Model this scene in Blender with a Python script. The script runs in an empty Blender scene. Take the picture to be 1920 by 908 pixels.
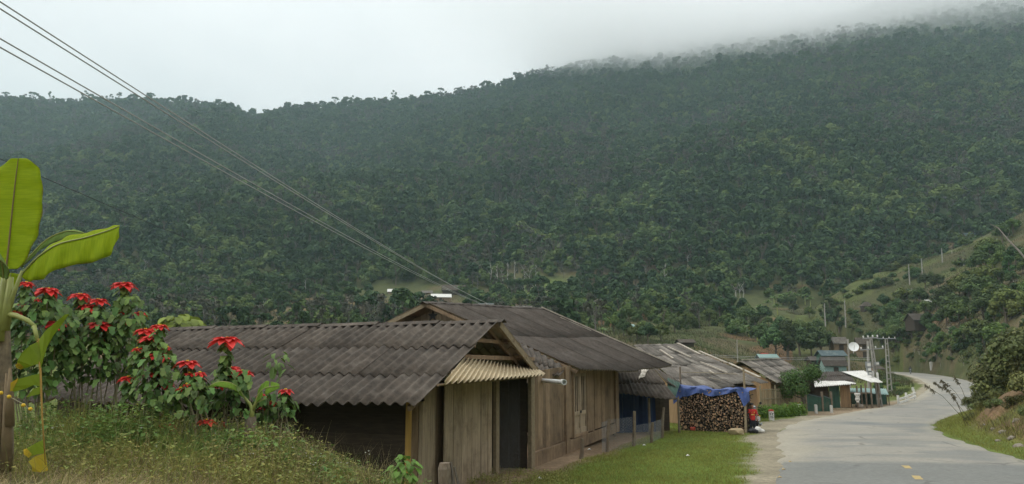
import bpy, math, random
import numpy as np
from mathutils import Vector, Matrix, Euler
random.seed(7)
RNG = np.random.default_rng(11)
sc = bpy.context.scene
COL = sc.collection
R = math.radians
F = 1450.0; CAMZ = 2.4
TH = math.atan(236 / 1450.0); CT, ST = math.cos(TH), math.sin(TH)

# ------------------------------------------------------------ view helpers (photo pixel + own distance -> place)
def ray(px, py):
    dx = (px - 960) / F; dz = (454 - py) / F
    return Vector((dx, CT - dz * ST, ST + dz * CT))
def P(px, py, y):
    d = ray(px, py)
    return Vector((0, 0, CAMZ)) + d * (y / d.y)
def on_plane(px, py, p0, hd):
    """where the sight line meets the vertical plane through p0 with horizontal direction hd"""
    n = Vector((hd.y, -hd.x, 0)); d = ray(px, py); o = Vector((0, 0, CAMZ))
    return o + d * (n.dot(p0 - o) / n.dot(d))
def ue(px, py):
    d = ray(px, py); return d.x / d.y, d.z / d.y

# ------------------------------------------------------------ objects
ORG = {}
def tagp(o, label, cat, group=None):
    o['label'] = label; o['category'] = cat
    if group: o['group'] = group
    return o
def thing(name, label, cat, loc, group=None):
    o = bpy.data.objects.new(name, None); COL.objects.link(o)
    o.empty_display_size = .2
    o.location = loc; ORG[o.name] = Vector(loc)
    return tagp(o, label, cat, group)

class MB:
    def __init__(s): s.v = []; s.f = []; s.m = []
    def quad(s, a, b, c, d, m=0):
        i = len(s.v); s.v += [tuple(a), tuple(b), tuple(c), tuple(d)]; s.f.append((i, i+1, i+2, i+3)); s.m.append(m)
    def poly(s, pts, m=0):
        i = len(s.v); s.v += [tuple(p) for p in pts]; s.f.append(tuple(range(i, i+len(pts)))); s.m.append(m)
    def hexa(s, lo, hi, m=0):
        """lo, hi: 4 corner points each, same order"""
        i = len(s.v); s.v += [tuple(p) for p in lo] + [tuple(p) for p in hi]
        s.f += [(i+3, i+2, i+1, i), (i+4, i+5, i+6, i+7)]
        for k in range(4):
            k2 = (k+1) % 4; s.f.append((i+k, i+k2, i+4+k2, i+4+k))
        s.m += [m]*6
    def box(s, c, sx, sy, sz, ax=None, m=0):
        """c centre; ax = 3 unit vectors or None"""
        X, Y, Z = ax if ax else (Vector((1,0,0)), Vector((0,1,0)), Vector((0,0,1)))
        c = Vector(c); X = X*sx/2; Y = Y*sy/2; Z = Z*sz/2
        s.hexa([c-X-Y-Z, c+X-Y-Z, c+X+Y-Z, c-X+Y-Z], [c-X-Y+Z, c+X-Y+Z, c+X+Y+Z, c-X+Y+Z], m)
    def beam(s, p, q, w, h, up=Vector((0,0,1)), m=0):
        p = Vector(p); q = Vector(q); d = (q-p); L = d.length; d.normalize()
        x = d.cross(up)
        if x.length < 1e-4: x = d.cross(Vector((0,1,0)))
        x.normalize(); z = x.cross(d)
        s.box((p+q)/2, w, L, h, (x, d, z), m)
    def tube(s, pts, rad, n=6, m=0, cap=True):
        pts = [Vector(p) for p in pts]
        if not hasattr(rad, '__len__'): rad = [rad]*len(pts)
        i0 = len(s.v); prev = None
        for k, p in enumerate(pts):
            d = (pts[min(k+1, len(pts)-1)] - pts[max(k-1, 0)])
            if d.length < 1e-9: d = Vector((0,0,1))
            d.normalize()
            if prev is None:
                x = d.cross(Vector((0,0,1)))
                if x.length < .05: x = d.cross(Vector((0,1,0)))
            else: x = prev - d*prev.dot(d)
            x.normalize(); prev = x; y = d.cross(x)
            for j in range(n):
                t = 2*math.pi*j/n
                s.v.append(tuple(p + (x*math.cos(t) + y*math.sin(t))*rad[k]))
        for k in range(len(pts)-1):
            for j in range(n):
                j2 = (j+1) % n
                s.f.append((i0+k*n+j, i0+k*n+j2, i0+(k+1)*n+j2, i0+(k+1)*n+j)); s.m.append(m)
        if cap:
            s.f.append(tuple(i0+j for j in range(n-1, -1, -1))); s.m.append(m)
            e = i0+(len(pts)-1)*n
            s.f.append(tuple(e+j for j in range(n))); s.m.append(m)
    def lathe(s, c, prof, n=12, axis=Vector((0,0,1)), m=0):
        """prof: list of (radius, along)"""
        c = Vector(c); a = axis.normalized(); x = a.orthogonal().normalized(); y = a.cross(x)
        i0 = len(s.v)
        for r, h in prof:
            for j in range(n):
                t = 2*math.pi*j/n
                s.v.append(tuple(c + a*h + (x*math.cos(t)+y*math.sin(t))*max(r, 1e-4)))
        for k in range(len(prof)-1):
            for j in range(n):
                j2 = (j+1) % n
                s.f.append((i0+k*n+j, i0+k*n+j2, i0+(k+1)*n+j2, i0+(k+1)*n+j)); s.m.append(m)
        s.f.append(tuple(i0+j for j in range(n-1, -1, -1))); s.m.append(m)
        e = i0+(len(prof)-1)*n
        s.f.append(tuple(e+j for j in range(n))); s.m.append(m)
    def build(s, name, mat, parent=None, origin=None, smooth=False):
        if parent is not None:
            q = parent
            while q.parent is not None: q = q.parent
            origin = ORG.get(q.name, Vector((0,0,0)))
        elif origin is None:
            a = np.array(s.v); origin = Vector(((a[:,0].min()+a[:,0].max())/2, (a[:,1].min()+a[:,1].max())/2, a[:,2].min()))
        origin = Vector(origin)
        me = bpy.data.meshes.new(name)
        a = np.array(s.v, dtype=float) - np.array(origin)
        me.from_pydata([tuple(x) for x in a], [], s.f)
        mats = mat if isinstance(mat, (list, tuple)) else [mat]
        for mm in mats: me.materials.append(mm)
        if len(mats) > 1: me.polygons.foreach_set('material_index', s.m)
        if smooth: me.polygons.foreach_set('use_smooth', [True]*len(me.polygons))
        me.update()
        o = bpy.data.objects.new(name, me); COL.objects.link(o)
        if parent is not None: o.parent = parent
        else: o.location = origin; ORG[o.name] = origin
        return o

def np_mesh(name, V, Q, mats, mi=None, smooth=False, attr=None):
    """big meshes from numpy: V (n,3), Q (m,4) or (m,3)"""
    me = bpy.data.meshes.new(name)
    V = np.asarray(V, dtype=np.float32); Q = np.asarray(Q, dtype=np.int32); k = Q.shape[1]
    me.vertices.add(len(V)); me.vertices.foreach_set('co', V.ravel())
    me.loops.add(Q.size); me.loops.foreach_set('vertex_index', Q.ravel())
    me.polygons.add(len(Q)); me.polygons.foreach_set('loop_start', np.arange(0, Q.size, k, dtype=np.int32))
    for mm in (mats if isinstance(mats, (list, tuple)) else [mats]): me.materials.append(mm)
    if mi is not None: me.polygons.foreach_set('material_index', np.asarray(mi, dtype=np.int32))
    if smooth: me.polygons.foreach_set('use_smooth', np.ones(len(Q), dtype=bool))
    if attr:
        for an, arr in attr.items():
            at = me.attributes.new(an, 'FLOAT_COLOR', 'POINT')
            c = np.ones((len(V), 4), dtype=np.float32); c[:, :3] = arr
            at.data.foreach_set('color', c.ravel())
    me.update(calc_edges=True); me.validate()
    return me
def link(name, me, parent=None, loc=(0,0,0)):
    o = bpy.data.objects.new(name, me); COL.objects.link(o); o.location = loc
    if parent is not None: o.parent = parent
    else: ORG[o.name] = Vector(loc)
    return o
def copy_tree(src, loc, rz=0, s=1, label=None):
    r = src.copy(); COL.objects.link(r); r.location = loc; r.rotation_euler = (0, 0, rz)
    r.scale = s if hasattr(s, '__len__') else (s, s, s)
    if label: r['label'] = label
    ORG[r.name] = Vector(loc)
    for ch in list(src.children):
        c = ch.copy(); COL.objects.link(c); c.parent = r
        for g in ch.children:
            d = g.copy(); COL.objects.link(d); d.parent = c
    return r

# ------------------------------------------------------------ noise in python
_HT = RNG.random((512, 512))
def vnoise(x, y):
    x = np.asarray(x, float); y = np.asarray(y, float)
    xi = np.floor(x).astype(int); yi = np.floor(y).astype(int); fx = x-xi; fy = y-yi
    fx = fx*fx*(3-2*fx); fy = fy*fy*(3-2*fy)
    h = lambda i, j: _HT[i % 512, j % 512]
    return (h(xi,yi)*(1-fx)+h(xi+1,yi)*fx)*(1-fy) + (h(xi,yi+1)*(1-fx)+h(xi+1,yi+1)*fx)*fy
def fbm(x, y, o=4):
    t = 0; a = .5
    for k in range(o):
        t = t + a*vnoise(x*2**k+17*k, y*2**k+31*k); a *= .5
    return t/(1-.5**o)
def sst(x, a, b):
    t = np.clip((np.asarray(x, float)-a)/(b-a), 0, 1); return t*t*(3-2*t)

# ------------------------------------------------------------ materials
MATS = {}
def newmat(name):
    m = bpy.data.materials.new(name); m.use_nodes = True
    nt = m.node_tree; nt.nodes.clear(); MATS[name] = m
    return m, nt, nt.nodes.new, nt.links.new
def mat(name, c1, c2=None, scale=3., rough=.85, bump=0., stretch=(1,1,1), island=0., hue=0., transl=0., dirt=None, dirt_scale=1.2,
        dirt_amt=.5, metal=0., objrand=0., spec=.3, coords='Object', tcol=None):
    c2 = c2 or tuple(x*.7 for x in c1)
    m, nt, N, L = newmat(name)
    out = N('ShaderNodeOutputMaterial'); b = N('ShaderNodeBsdfPrincipled')
    b.inputs['Roughness'].default_value = rough; b.inputs['Metallic'].default_value = metal
    b.inputs['Specular IOR Level'].default_value = spec
    tc = N('ShaderNodeTexCoord'); mp = N('ShaderNodeMapping'); mp.inputs['Scale'].default_value = stretch
    L(tc.outputs[coords], mp.inputs['Vector'])
    no = N('ShaderNodeTexNoise'); no.inputs['Scale'].default_value = scale; no.inputs['Detail'].default_value = 5; no.inputs['Roughness'].default_value = .62
    L(mp.outputs[0], no.inputs['Vector'])
    rp = N('ShaderNodeValToRGB'); rp.color_ramp.elements[0].position = .3; rp.color_ramp.elements[1].position = .7
    rp.color_ramp.elements[0].color = (*c2, 1); rp.color_ramp.elements[1].color = (*c1, 1)
    L(no.outputs['Fac'], rp.inputs[0]); cur = rp.outputs[0]
    if dirt:
        n2 = N('ShaderNodeTexNoise'); n2.inputs['Scale'].default_value = dirt_scale; n2.inputs['Detail'].default_value = 6; n2.inputs['Roughness'].default_value = .7
        L(tc.outputs[coords], n2.inputs['Vector'])
        r2 = N('ShaderNodeValToRGB'); r2.color_ramp.elements[0].position = .48; r2.color_ramp.elements[1].position = .68
        r2.color_ramp.elements[0].color = (0,0,0,1); r2.color_ramp.elements[1].color = (dirt_amt,)*3+(1,)
        L(n2.outputs['Fac'], r2.inputs[0])
        mx = N('ShaderNodeMix'); mx.data_type = 'RGBA'; L(r2.outputs[0], mx.inputs[0]); L(cur, mx.inputs[6]); mx.inputs[7].default_value = (*dirt, 1)
        cur = mx.outputs[2]
    if island or hue or objrand:
        hs = N('ShaderNodeHueSaturation'); L(cur, hs.inputs['Color'])
        g = N('ShaderNodeNewGeometry'); src = g.outputs['Random Per Island']
        if objrand:
            oi = N('ShaderNodeObjectInfo'); src2 = oi.outputs['Random']
        def rng(s, lo, hi):
            r = N('ShaderNodeMapRange'); r.inputs[3].default_value = lo; r.inputs[4].default_value = hi; L(s, r.inputs[0]); return r.outputs[0]
        val = None
        if island: val = rng(src, 1-island, 1+island)
        if objrand:
            v2 = rng(src2, 1-objrand, 1+objrand)
            if val is None: val = v2
            else:
                mu = N('ShaderNodeMath'); mu.operation = 'MULTIPLY'; L(val, mu.inputs[0]); L(v2, mu.inputs[1]); val = mu.outputs[0]
        if val is not None: L(val, hs.inputs['Value'])
        if hue:
            fr = N('ShaderNodeMath'); fr.operation = 'FRACT'; mm = N('ShaderNodeMath'); mm.operation = 'MULTIPLY'; mm.inputs[1].default_value = 7.31
            L(src2 if objrand else src, mm.inputs[0]); L(mm.outputs[0], fr.inputs[0]); L(rng(fr.outputs[0], .5-hue, .5+hue), hs.inputs['Hue'])
        cur = hs.outputs[0]
    L(cur, b.inputs['Base Color'])
    if bump:
        bp = N('ShaderNodeBump'); bp.inputs['Strength'].default_value = bump; bp.inputs['Distance'].default_value = .02
        L(no.outputs['Fac'], bp.inputs['Height']); L(bp.outputs[0], b.inputs['Normal'])
    if transl:
        tr = N('ShaderNodeBsdfTranslucent'); ms = N('ShaderNodeMixShader'); ms.inputs[0].default_value = transl
        if tcol: tr.inputs[0].default_value = (*tcol, 1)
        else: L(cur, tr.inputs[0])
        L(b.outputs[0], ms.inputs[1]); L(tr.outputs[0], ms.inputs[2]); L(ms.outputs[0], out.inputs[0])
    else: L(b.outputs[0], out.inputs[0])
    return m

def banana_mat(name, c1, c2, tcol, tr_amt):
    """leaf blade with fine cross veins (attribute: along the rib, across the blade) and browned ragged margin"""
    m, nt, N, L = newmat(name); out = N('ShaderNodeOutputMaterial'); b = N('ShaderNodeBsdfPrincipled'); b.inputs['Roughness'].default_value = .75; b.inputs['Specular IOR Level'].default_value = .12
    at = N('ShaderNodeAttribute'); at.attribute_name = 'blade'; sp = N('ShaderNodeSeparateColor'); L(at.outputs['Color'], sp.inputs[0])
    cb = N('ShaderNodeCombineXYZ'); mu = N('ShaderNodeMath'); mu.operation = 'MULTIPLY'; mu.inputs[1].default_value = 60; L(sp.outputs[0], mu.inputs[0]); L(mu.outputs[0], cb.inputs[0]); L(sp.outputs[1], cb.inputs[1])
    n = N('ShaderNodeTexNoise'); n.inputs['Scale'].default_value = 1.6; n.inputs['Detail'].default_value = 4; L(cb.outputs[0], n.inputs['Vector'])
    tc = N('ShaderNodeTexCoord'); n2 = N('ShaderNodeTexNoise'); n2.inputs['Scale'].default_value = 3.5; n2.inputs['Detail'].default_value = 5; L(tc.outputs['Object'], n2.inputs['Vector'])
    rp = N('ShaderNodeValToRGB'); e = rp.color_ramp.elements; e[0].position = .4; e[0].color = (*c2,1); e[1].position = .6; e[1].color = (*c1,1); L(n.outputs['Fac'], rp.inputs[0])
    ad = N('ShaderNodeMath'); ad.operation = 'MULTIPLY_ADD'; ad.inputs[1].default_value = .35; L(n2.outputs['Fac'], ad.inputs[0]); L(sp.outputs[1], ad.inputs[2])
    ed = N('ShaderNodeMapRange'); ed.inputs[1].default_value = 1.12; ed.inputs[2].default_value = 1.22; L(ad.outputs[0], ed.inputs[0])
    def edge(col):
        mx = N('ShaderNodeMix'); mx.data_type = 'RGBA'; L(ed.outputs[0], mx.inputs[0]); mx.inputs[7].default_value = (.2,.13,.05,1)
        if isinstance(col, tuple): mx.inputs[6].default_value = (*col,1)
        else: L(col, mx.inputs[6])
        return mx.outputs[2]
    L(edge(rp.outputs[0]), b.inputs['Base Color']); bp = N('ShaderNodeBump'); bp.inputs['Strength'].default_value = .35; bp.inputs['Distance'].default_value = .01; L(n.outputs['Fac'], bp.inputs['Height']); L(bp.outputs[0], b.inputs['Normal'])
    tr = N('ShaderNodeBsdfTranslucent'); L(edge(tcol), tr.inputs[0]); ms = N('ShaderNodeMixShader'); ms.inputs[0].default_value = tr_amt; L(b.outputs[0], ms.inputs[1]); L(tr.outputs[0], ms.inputs[2]); L(ms.outputs[0], out.inputs[0]); return m

M = {}
M['wood_grey'] = mat('wood_grey', (.375,.295,.205), (.19,.142,.095), 3, .9, .3, (8,8,.45), .32, dirt=(.09,.065,.042), dirt_scale=1.6, dirt_amt=.6)
M['wood_brown'] = mat('wood_brown', (.285,.198,.122), (.14,.095,.058), 3, .9, .3, (8,8,.45), .3, dirt=(.065,.043,.028), dirt_scale=1.3, dirt_amt=.65)
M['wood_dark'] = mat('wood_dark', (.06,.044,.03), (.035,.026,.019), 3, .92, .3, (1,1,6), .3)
M['wood_pale'] = mat('wood_pale', (.28,.22,.14), (.18,.14,.09), 4, .9, .2, (3,3,3), .12)
M['wood_yellow'] = mat('wood_yellow', (.40,.25,.06), (.3,.18,.05), 4, .85, .2, (5,5,.6))
M['post'] = mat('post_wood', (.22,.17,.12), (.12,.09,.065), 6, .95, .5, (4,4,1), dirt=(.3,.28,.22), dirt_scale=5, dirt_amt=.4)
M['fibro'] = mat('fibro_sheet', (.092,.073,.057), (.042,.034,.027), 5, .95, .35, (1,1,1), .2, dirt=(.2,.17,.14), dirt_scale=2.2, dirt_amt=.38)
M['fibro_dark'] = mat('fibro_dark', (.078,.063,.051), (.044,.036,.030), 7, .95, .4, (1,1,1), .1, dirt=(.15,.13,.112), dirt_scale=1.4, dirt_amt=.4)
M['fibro_old'] = mat('fibro_old', (.165,.145,.122), (.075,.065,.056), 2.5, .95, .3, (1,1,1), .4, dirt=(.30,.275,.235), dirt_scale=1.1, dirt_amt=.5)
M['awning'] = mat('awning_sheet', (.56,.46,.30), (.43,.34,.21), 5, .8, .1, (1,1,1), .05, dirt=(.25,.19,.12), dirt_scale=3, dirt_amt=.45)
M['verge_pale'] = mat('verge_pale', (.52,.46,.38), (.3,.26,.21), 6, .9, .2, dirt=(.12,.1,.08), dirt_scale=3, dirt_amt=.7)
M['white_sheet'] = mat('white_sheet', (.72,.70,.66), (.55,.53,.49), 3, .6, dirt=(.3,.27,.23), dirt_scale=2, dirt_amt=.5)
M['teal_sheet'] = mat('teal_sheet', (.075,.11,.115), (.05,.075,.08), 3, .7, dirt=(.25,.27,.25), dirt_scale=1.2, dirt_amt=.4)
M['pale_teal'] = mat('pale_teal', (.26,.36,.33), (.19,.28,.255), 3, .6)
M['green_sheet'] = mat('green_sheet', (.04,.105,.075), (.028,.07,.05), 3, .6, dirt=(.1,.1,.07), dirt_scale=2)
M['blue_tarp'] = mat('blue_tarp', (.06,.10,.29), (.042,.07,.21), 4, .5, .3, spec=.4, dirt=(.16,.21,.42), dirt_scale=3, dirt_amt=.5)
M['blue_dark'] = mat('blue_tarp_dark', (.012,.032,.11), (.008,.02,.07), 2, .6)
M['pvc'] = mat('pvc_pipe', (.6,.6,.57), (.45,.45,.42), 3, .4)
M['concrete'] = mat('concrete_pole', (.36,.34,.3), (.25,.235,.21), 4, .9, dirt=(.2,.19,.17), dirt_scale=3)
M['white_paint'] = mat('white_paint', (.74,.73,.7), (.6,.58,.54), 4, .7, dirt=(.35,.3,.24), dirt_scale=5, dirt_amt=.6)
M['red_paint'] = mat('red_paint', (.55,.09,.055), (.42,.07,.045), 5, .6)
M['black'] = mat('black_plastic', (.02,.02,.022), (.012,.012,.013), 5, .45)
M['steel'] = mat('dull_steel', (.45,.46,.48), (.3,.31,.32), 5, .4, metal=.6)
M['wire'] = mat('fence_wire', (.27,.28,.28), (.17,.17,.16), 5, .6)
M['cable'] = mat('power_cable_skin', (.40,.40,.39), (.34,.34,.33), 1, .6)
M['cable_black'] = mat('cable_black', (.02,.02,.02), (.015,.015,.015), 1, .6)
M['rock'] = mat('rock', (.30,.26,.21), (.17,.145,.115), 3, .95, .6, dirt=(.12,.09,.06), dirt_scale=2)
M['tan_rock'] = mat('tan_rock', (.42,.33,.2), (.33,.25,.15), 4, .95, .4)
M['grey_bark'] = mat('grey_bark', (.2,.18,.155), (.12,.11,.095), 3, .9)
M['bark'] = mat('bark', (.16,.13,.1), (.08,.065,.05), 4, .95, .5, (2,2,.5))
M['pale_bark'] = mat('pale_bark', (.46,.44,.38), (.32,.30,.26), 3, .9)
M['log_end'] = mat('log_end', (.38,.235,.14), (.15,.09,.055), 8, .9, .2, objrand=.5)
M['log_bark'] = mat('log_bark', (.08,.06,.048), (.04,.031,.025), 6, .95, .4, objrand=.3)
M['stick_end'] = mat('stick_end', (.30,.21,.14), (.16,.11,.07), 8, .9, 0, island=.5)
M['stick_bark'] = mat('stick_bark', (.065,.05,.04), (.035,.028,.022), 6, .95, 0, island=.4)
M['wall_tan'] = mat('wall_tan', (.34,.22,.12), (.24,.15,.08), 3, .9, .1, (4,4,.5), .15)
M['bamboo'] = mat('bamboo', (.3,.25,.16), (.19,.155,.1), 5, .85, .1, (4,4,.5), .25)
M['yellow_paint'] = mat('yellow_paint', (.50,.36,.13), (.38,.29,.14), 9, .8, dirt=(.25,.23,.18), dirt_scale=7, dirt_amt=.7)
# foliage
M['leaf_poin'] = mat('poinsettia_leaf', (.125,.205,.045), (.07,.135,.03), 2, .6, 0, island=.5, hue=.025, transl=.22)
M['leaf_red'] = mat('poinsettia_bract', (.74,.055,.042), (.62,.032,.028), 4, .55, 0, island=.2, transl=.25)
M['leaf_banana'] = banana_mat('banana_leaf', (.36,.43,.02), (.21,.30,.014), (.62,.72,.02), .5)
M['leaf_banana_grey'] = banana_mat('banana_leaf_top', (.21,.30,.08), (.15,.235,.06), (.3,.42,.06), .3)
M['leaf_banana_yellow'] = mat('banana_leaf_yellow', (.62,.42,.03), (.42,.36,.03), 4, .6, .05, transl=.3)
M['leaf_banana_brown'] = mat('banana_dry_leaf', (.26,.19,.11), (.15,.11,.06), 4, .8, .05, transl=.15)
M['banana_rib'] = mat('banana_midrib', (.22,.15,.06), (.15,.1,.04), 4, .6)
M['banana_petiole'] = mat('banana_petiole', (.30,.33,.09), (.23,.24,.07), 4, .5)
M['banana_stem'] = mat('banana_stem', (.27,.21,.13), (.11,.085,.055), 3, .85, .5, (4,4,.6), dirt=(.05,.04,.03), dirt_scale=4, dirt_amt=.8)
M['leaf_bright'] = mat('bright_leaf', (.16,.29,.045), (.1,.2,.03), 2, .55, 0, island=.25, transl=.3)
M['leaf_young'] = banana_mat('young_banana_leaf', (.19,.31,.04), (.13,.23,.03), (.3,.45,.04), .35)
M['leaf_yellowgreen'] = mat('yellowgreen_leaf', (.22,.27,.04), (.14,.19,.03), 2, .6, 0, island=.3, transl=.3)
M['stem_green'] = mat('shrub_stem', (.33,.29,.19), (.22,.19,.12), 5, .8)
M['weed'] = mat('weed_leaf', (.29,.28,.07), (.18,.19,.05), 2, .7, 0, island=.45, hue=.04, transl=.35)
M['drygrass'] = mat('dry_grass', (.58,.47,.26), (.4,.32,.17), 2, .8, 0, island=.4, hue=.02, transl=.3)
M['brownweed'] = mat('brown_weed', (.25,.18,.1), (.15,.11,.065), 2, .8, 0, island=.45, transl=.25)
M['lawn'] = mat('lawn_grass', (.275,.27,.062), (.185,.195,.044), 2, .7, 0, island=.4, hue=.03, transl=.35)
M['petal_white'] = mat('petal_white', (.75,.75,.7), (.65,.65,.6), 2, .6)
M['bud_yellow'] = mat('bud_yellow', (.75,.5,.03), (.6,.38,.03), 2, .6)
M['bush'] = mat('bush_leaf', (.115,.13,.045), (.075,.09,.03), 2, .65, 0, island=.4, hue=.03, objrand=.2, transl=.25)
M['slope_dry'] = mat('slope_dry_grass', (.088,.08,.037), (.058,.054,.026), 2, .75, 0, island=.45, hue=.02, transl=.15)
M['slope_green'] = mat('slope_green_grass', (.075,.095,.03), (.05,.068,.021), 2, .75, 0, island=.45, hue=.03, transl=.15)
M['bush_dry'] = mat('bank_grass', (.16,.135,.06), (.1,.09,.04), 2, .75, 0, island=.45, hue=.02, transl=.2)
M['tree_dark'] = mat('tree_leaf', (.068,.112,.031), (.04,.072,.02), .35, .65, 0, island=.4, hue=.03, objrand=.35, transl=.15)
M['tree_light'] = mat('tree_leaf_light', (.125,.165,.038), (.075,.11,.026), .35, .65, 0, island=.35, hue=.03, objrand=.25, transl=.2)
M['tree_brown'] = mat('tree_leaf_brown', (.125,.105,.075), (.08,.068,.045), .35, .8, 0, island=.35, objrand=.2, transl=.1)
M['banana_far'] = mat('banana_far_leaf', (.15,.23,.06), (.1,.165,.04), 1, .5, 0, island=.3, objrand=.15, transl=.3)
# ============================================================ road centre line, terrain heights
CL = np.array([(-6,-30),(-2,-14),(3.2,1.5),(9.7,19),(15.7,36),(22.2,47.5),(29.4,58),(38,70),(47.5,85),(57.8,102),(67.2,122),(75.8,142),(82.6,160),(91,185),(94,220),(92,260),(86,300)], float)
def catmull(pts, n=10):
    out = []; p = [pts[0]*2-pts[1]] + list(pts) + [pts[-1]*2-pts[-2]]
    for i in range(1, len(p)-2):
        for k in range(n):
            t = k/n
            out.append(.5*((2*p[i])+(-p[i-1]+p[i+1])*t+(2*p[i-1]-5*p[i]+4*p[i+1]-p[i+2])*t*t+(-p[i-1]+3*p[i]-3*p[i+1]+p[i+2])*t**3))
    out.append(p[-2]); return np.array(out)
CLS = catmull(CL, 10)
def road_z(y):
    return np.interp(y, [-40,0,14,20,36,50,66,82,100,125,156,190,240,300], [.2,.1,0,-.04,-.3,-.58,-.72,-.7,-.1,.55,1.05,1.4,2,4])
def lateral(x, y):
    """signed distance to the road's centre line, + = right of travel"""
    x = np.asarray(x, float); y = np.asarray(y, float)
    best = np.full(x.shape, 1e9); sgn = np.ones(x.shape)
    for a, b in zip(CLS[:-1:2], list(CLS[2::2])):
        d = b-a; L2 = d@d
        t = np.clip(((x-a[0])*d[0]+(y-a[1])*d[1])/L2, 0, 1)
        ex = x-(a[0]+d[0]*t); ey = y-(a[1]+d[1]*t); q = np.hypot(ex, ey)
        s = np.where(d[1]*(x-a[0])-d[0]*(y-a[1]) >= 0, 1., -1.)
        m = q < best; best = np.where(m, q, best); sgn = np.where(m, s, sgn)
    return best*sgn

YR = 1120.0
_rt = [(-700,150),(-300,172),(-100,182),(0,184),(60,190),(100,196),(150,192),(200,190),(250,186),(300,194),(360,193),(400,197),(440,202),(470,219),(486,223),(500,212),(540,205),(600,197),(650,193),(700,192),(760,188),(800,182),(850,174),(900,166),(940,157),(960,150),(985,139),(1010,133),(1060,130),(1100,124),(1150,116),(1200,110),
       (1260,100),(1330,85),(1400,68),(1500,48),(1600,24),(1700,0),(1800,-22),(1920,-45),(2300,-100)]
RU = np.array([ue(px, py)[0] for px, py in _rt]); RE = np.array([ue(px, py+4)[1] for px, py in _rt])
_sp = [(1400,640),(1480,604),(1540,566),(1600,531),(1640,515),(1700,496),(1760,474),(1800,458),(1850,436),(1920,398),(2000,360),(2200,280)]
SU = np.array([ue(px, py)[0] for px, py in _sp]); SE = np.array([ue(px, py)[1] for px, py in _sp]); YS = 270.0
_yf = [(1400,215),(1560,205),(1690,190),(1780,138),(1860,118),(1920,104),(2200,80)]
FU = np.array([ue(px, 650)[0] for px, _ in _yf]); FY = np.array([y for _, y in _yf], float)

def height(x, y, detail=True):
    x = np.asarray(x, float); y = np.asarray(y, float)
    yy = np.maximum(y, 1.0); u = np.clip(x/yy, -3, 3)
    hl = np.interp(y, [-60,0,20,30,45,60,80,110,150,200,260,350,420], [.4,.1,-.2,-.3,-.5,-.7,-.3,1.8,6.5,13,21.5,35,42])
    hr = np.interp(y, [-60,0,20,30,45,60,80,100,130,150,170,200,260,350,420], [.4,.1,-.2,-.3,-.5,-.72,-.7,-.5,.3,1.4,4,8.5,20,34,42])
    w = sst(u, .2, .38); h = hl*(1-w)+hr*w
    # the spur on the right
    zs = CAMZ + np.interp(u, SU, SE)*YS; yf = np.interp(u, FU, FY)
    t = np.clip((y-yf)/(YS-yf), 0, 1)
    sp = np.interp(y, [0,80,110,160], [-1.2,-1.2,-.2,1.0]) + (zs-1.2)*(t**.92) - np.maximum(y-YS, 0)*.22
    ws = sst(u, .30, .38)*(y > 40)
    h = np.where(ws > 0, h*(1-ws)+np.maximum(h, sp)*ws, h)
    # the mountain
    zr = CAMZ + np.interp(u, RU, RE)*YR
    s = np.clip((y-300)/(YR-300), 0, None)
    mt = 27 + (zr-27)*np.minimum(s, 1)**1.12 - np.maximum(y-YR, 0)*.45
    g = (fbm(x/170+3, y/240, 3)-.5)*70*np.clip(s*(1-s)*4, 0, 1)
    mt = mt + np.where(s > 0, g, 0)
    h = np.where(y > 300, np.maximum(h*(y < 440)+(y >= 440)*(-99), mt), h)
    if detail:
        far = sst(y, 70, 140)
        h = h + (fbm(x/23, y/23, 3)-.5)*5*far*(1-sst(y, 330, 420)) + (fbm(x/3.1+5, y/3.1, 3)-.5)*.22
    # weedy bank in the left foreground
    H = np.interp(u, [-1.5,-.7,-.46,-.30,-.2,-.145,-.09,-.04,.02], [1.1,1.12,1.1,.95,.62,.4,.2,.05,0])
    bank = H*(1-sst(y, 12.9, 15.6))*sst(y, -30, 6)
    H2 = np.interp(u, [-1.5,-.7,-.45,-.33,-.25], [1,.8,.35,.1,0])
    h = h + np.where(y > -30, np.maximum(bank, H2*(1-sst(y, 15, 24))*.7), 0)
    # road cutting and the bank to its right
    lt = lateral(x, y)
    rz = road_z(y)
    near = 1-sst(y, 215, 260)
    wl = np.where(lt < 0, 1-sst(-lt, 3.8, 9), 1-sst(lt, 3.8, 4.6))*near
    m = np.interp(y, [-30,20,50,70,95,120,200], [.9,.95,.6,.4,.25,.12,.06])
    bk = rz + m*(1-sst(y, 120, 205))*np.clip(lt-4.6, 0, 8)+.3*np.interp(y,[0,60,100],[1,1,0])*np.clip(lt-12.6, 0, 60)
    bk = bk + (fbm(x/2.2, y/2.2+9, 3)-.5)*np.clip(lt-4.6, 0, 1.6)
    h = np.where((lt > 3.8) & (y < 205), np.maximum(h, bk), h)
    h = h*(1-wl) + (rz-.09)*wl
    return h
def pixn(x, y, z):
    yc = y*CT+(z-CAMZ)*ST; zc = -y*ST+(z-CAMZ)*CT; return 960+F*x/yc, 454-F*zc/yc
def open_mask(px, py, y):
    """how bare of trees the lower slopes are"""
    o = 0*px
    for a, b_, rx, ry in ((480,604,110,12),(600,580,110,20),(705,560,70,20),(800,562,90,26),(1020,543,80,24),(985,592,60,20),(1350,642,120,24),(1450,612,50,16),(740,562,44,22),(838,576,72,36)):
        o = np.maximum(o, np.exp(-(((px-a)/rx)**2+((py-b_)/ry)**2)**2))
    return o
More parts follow.
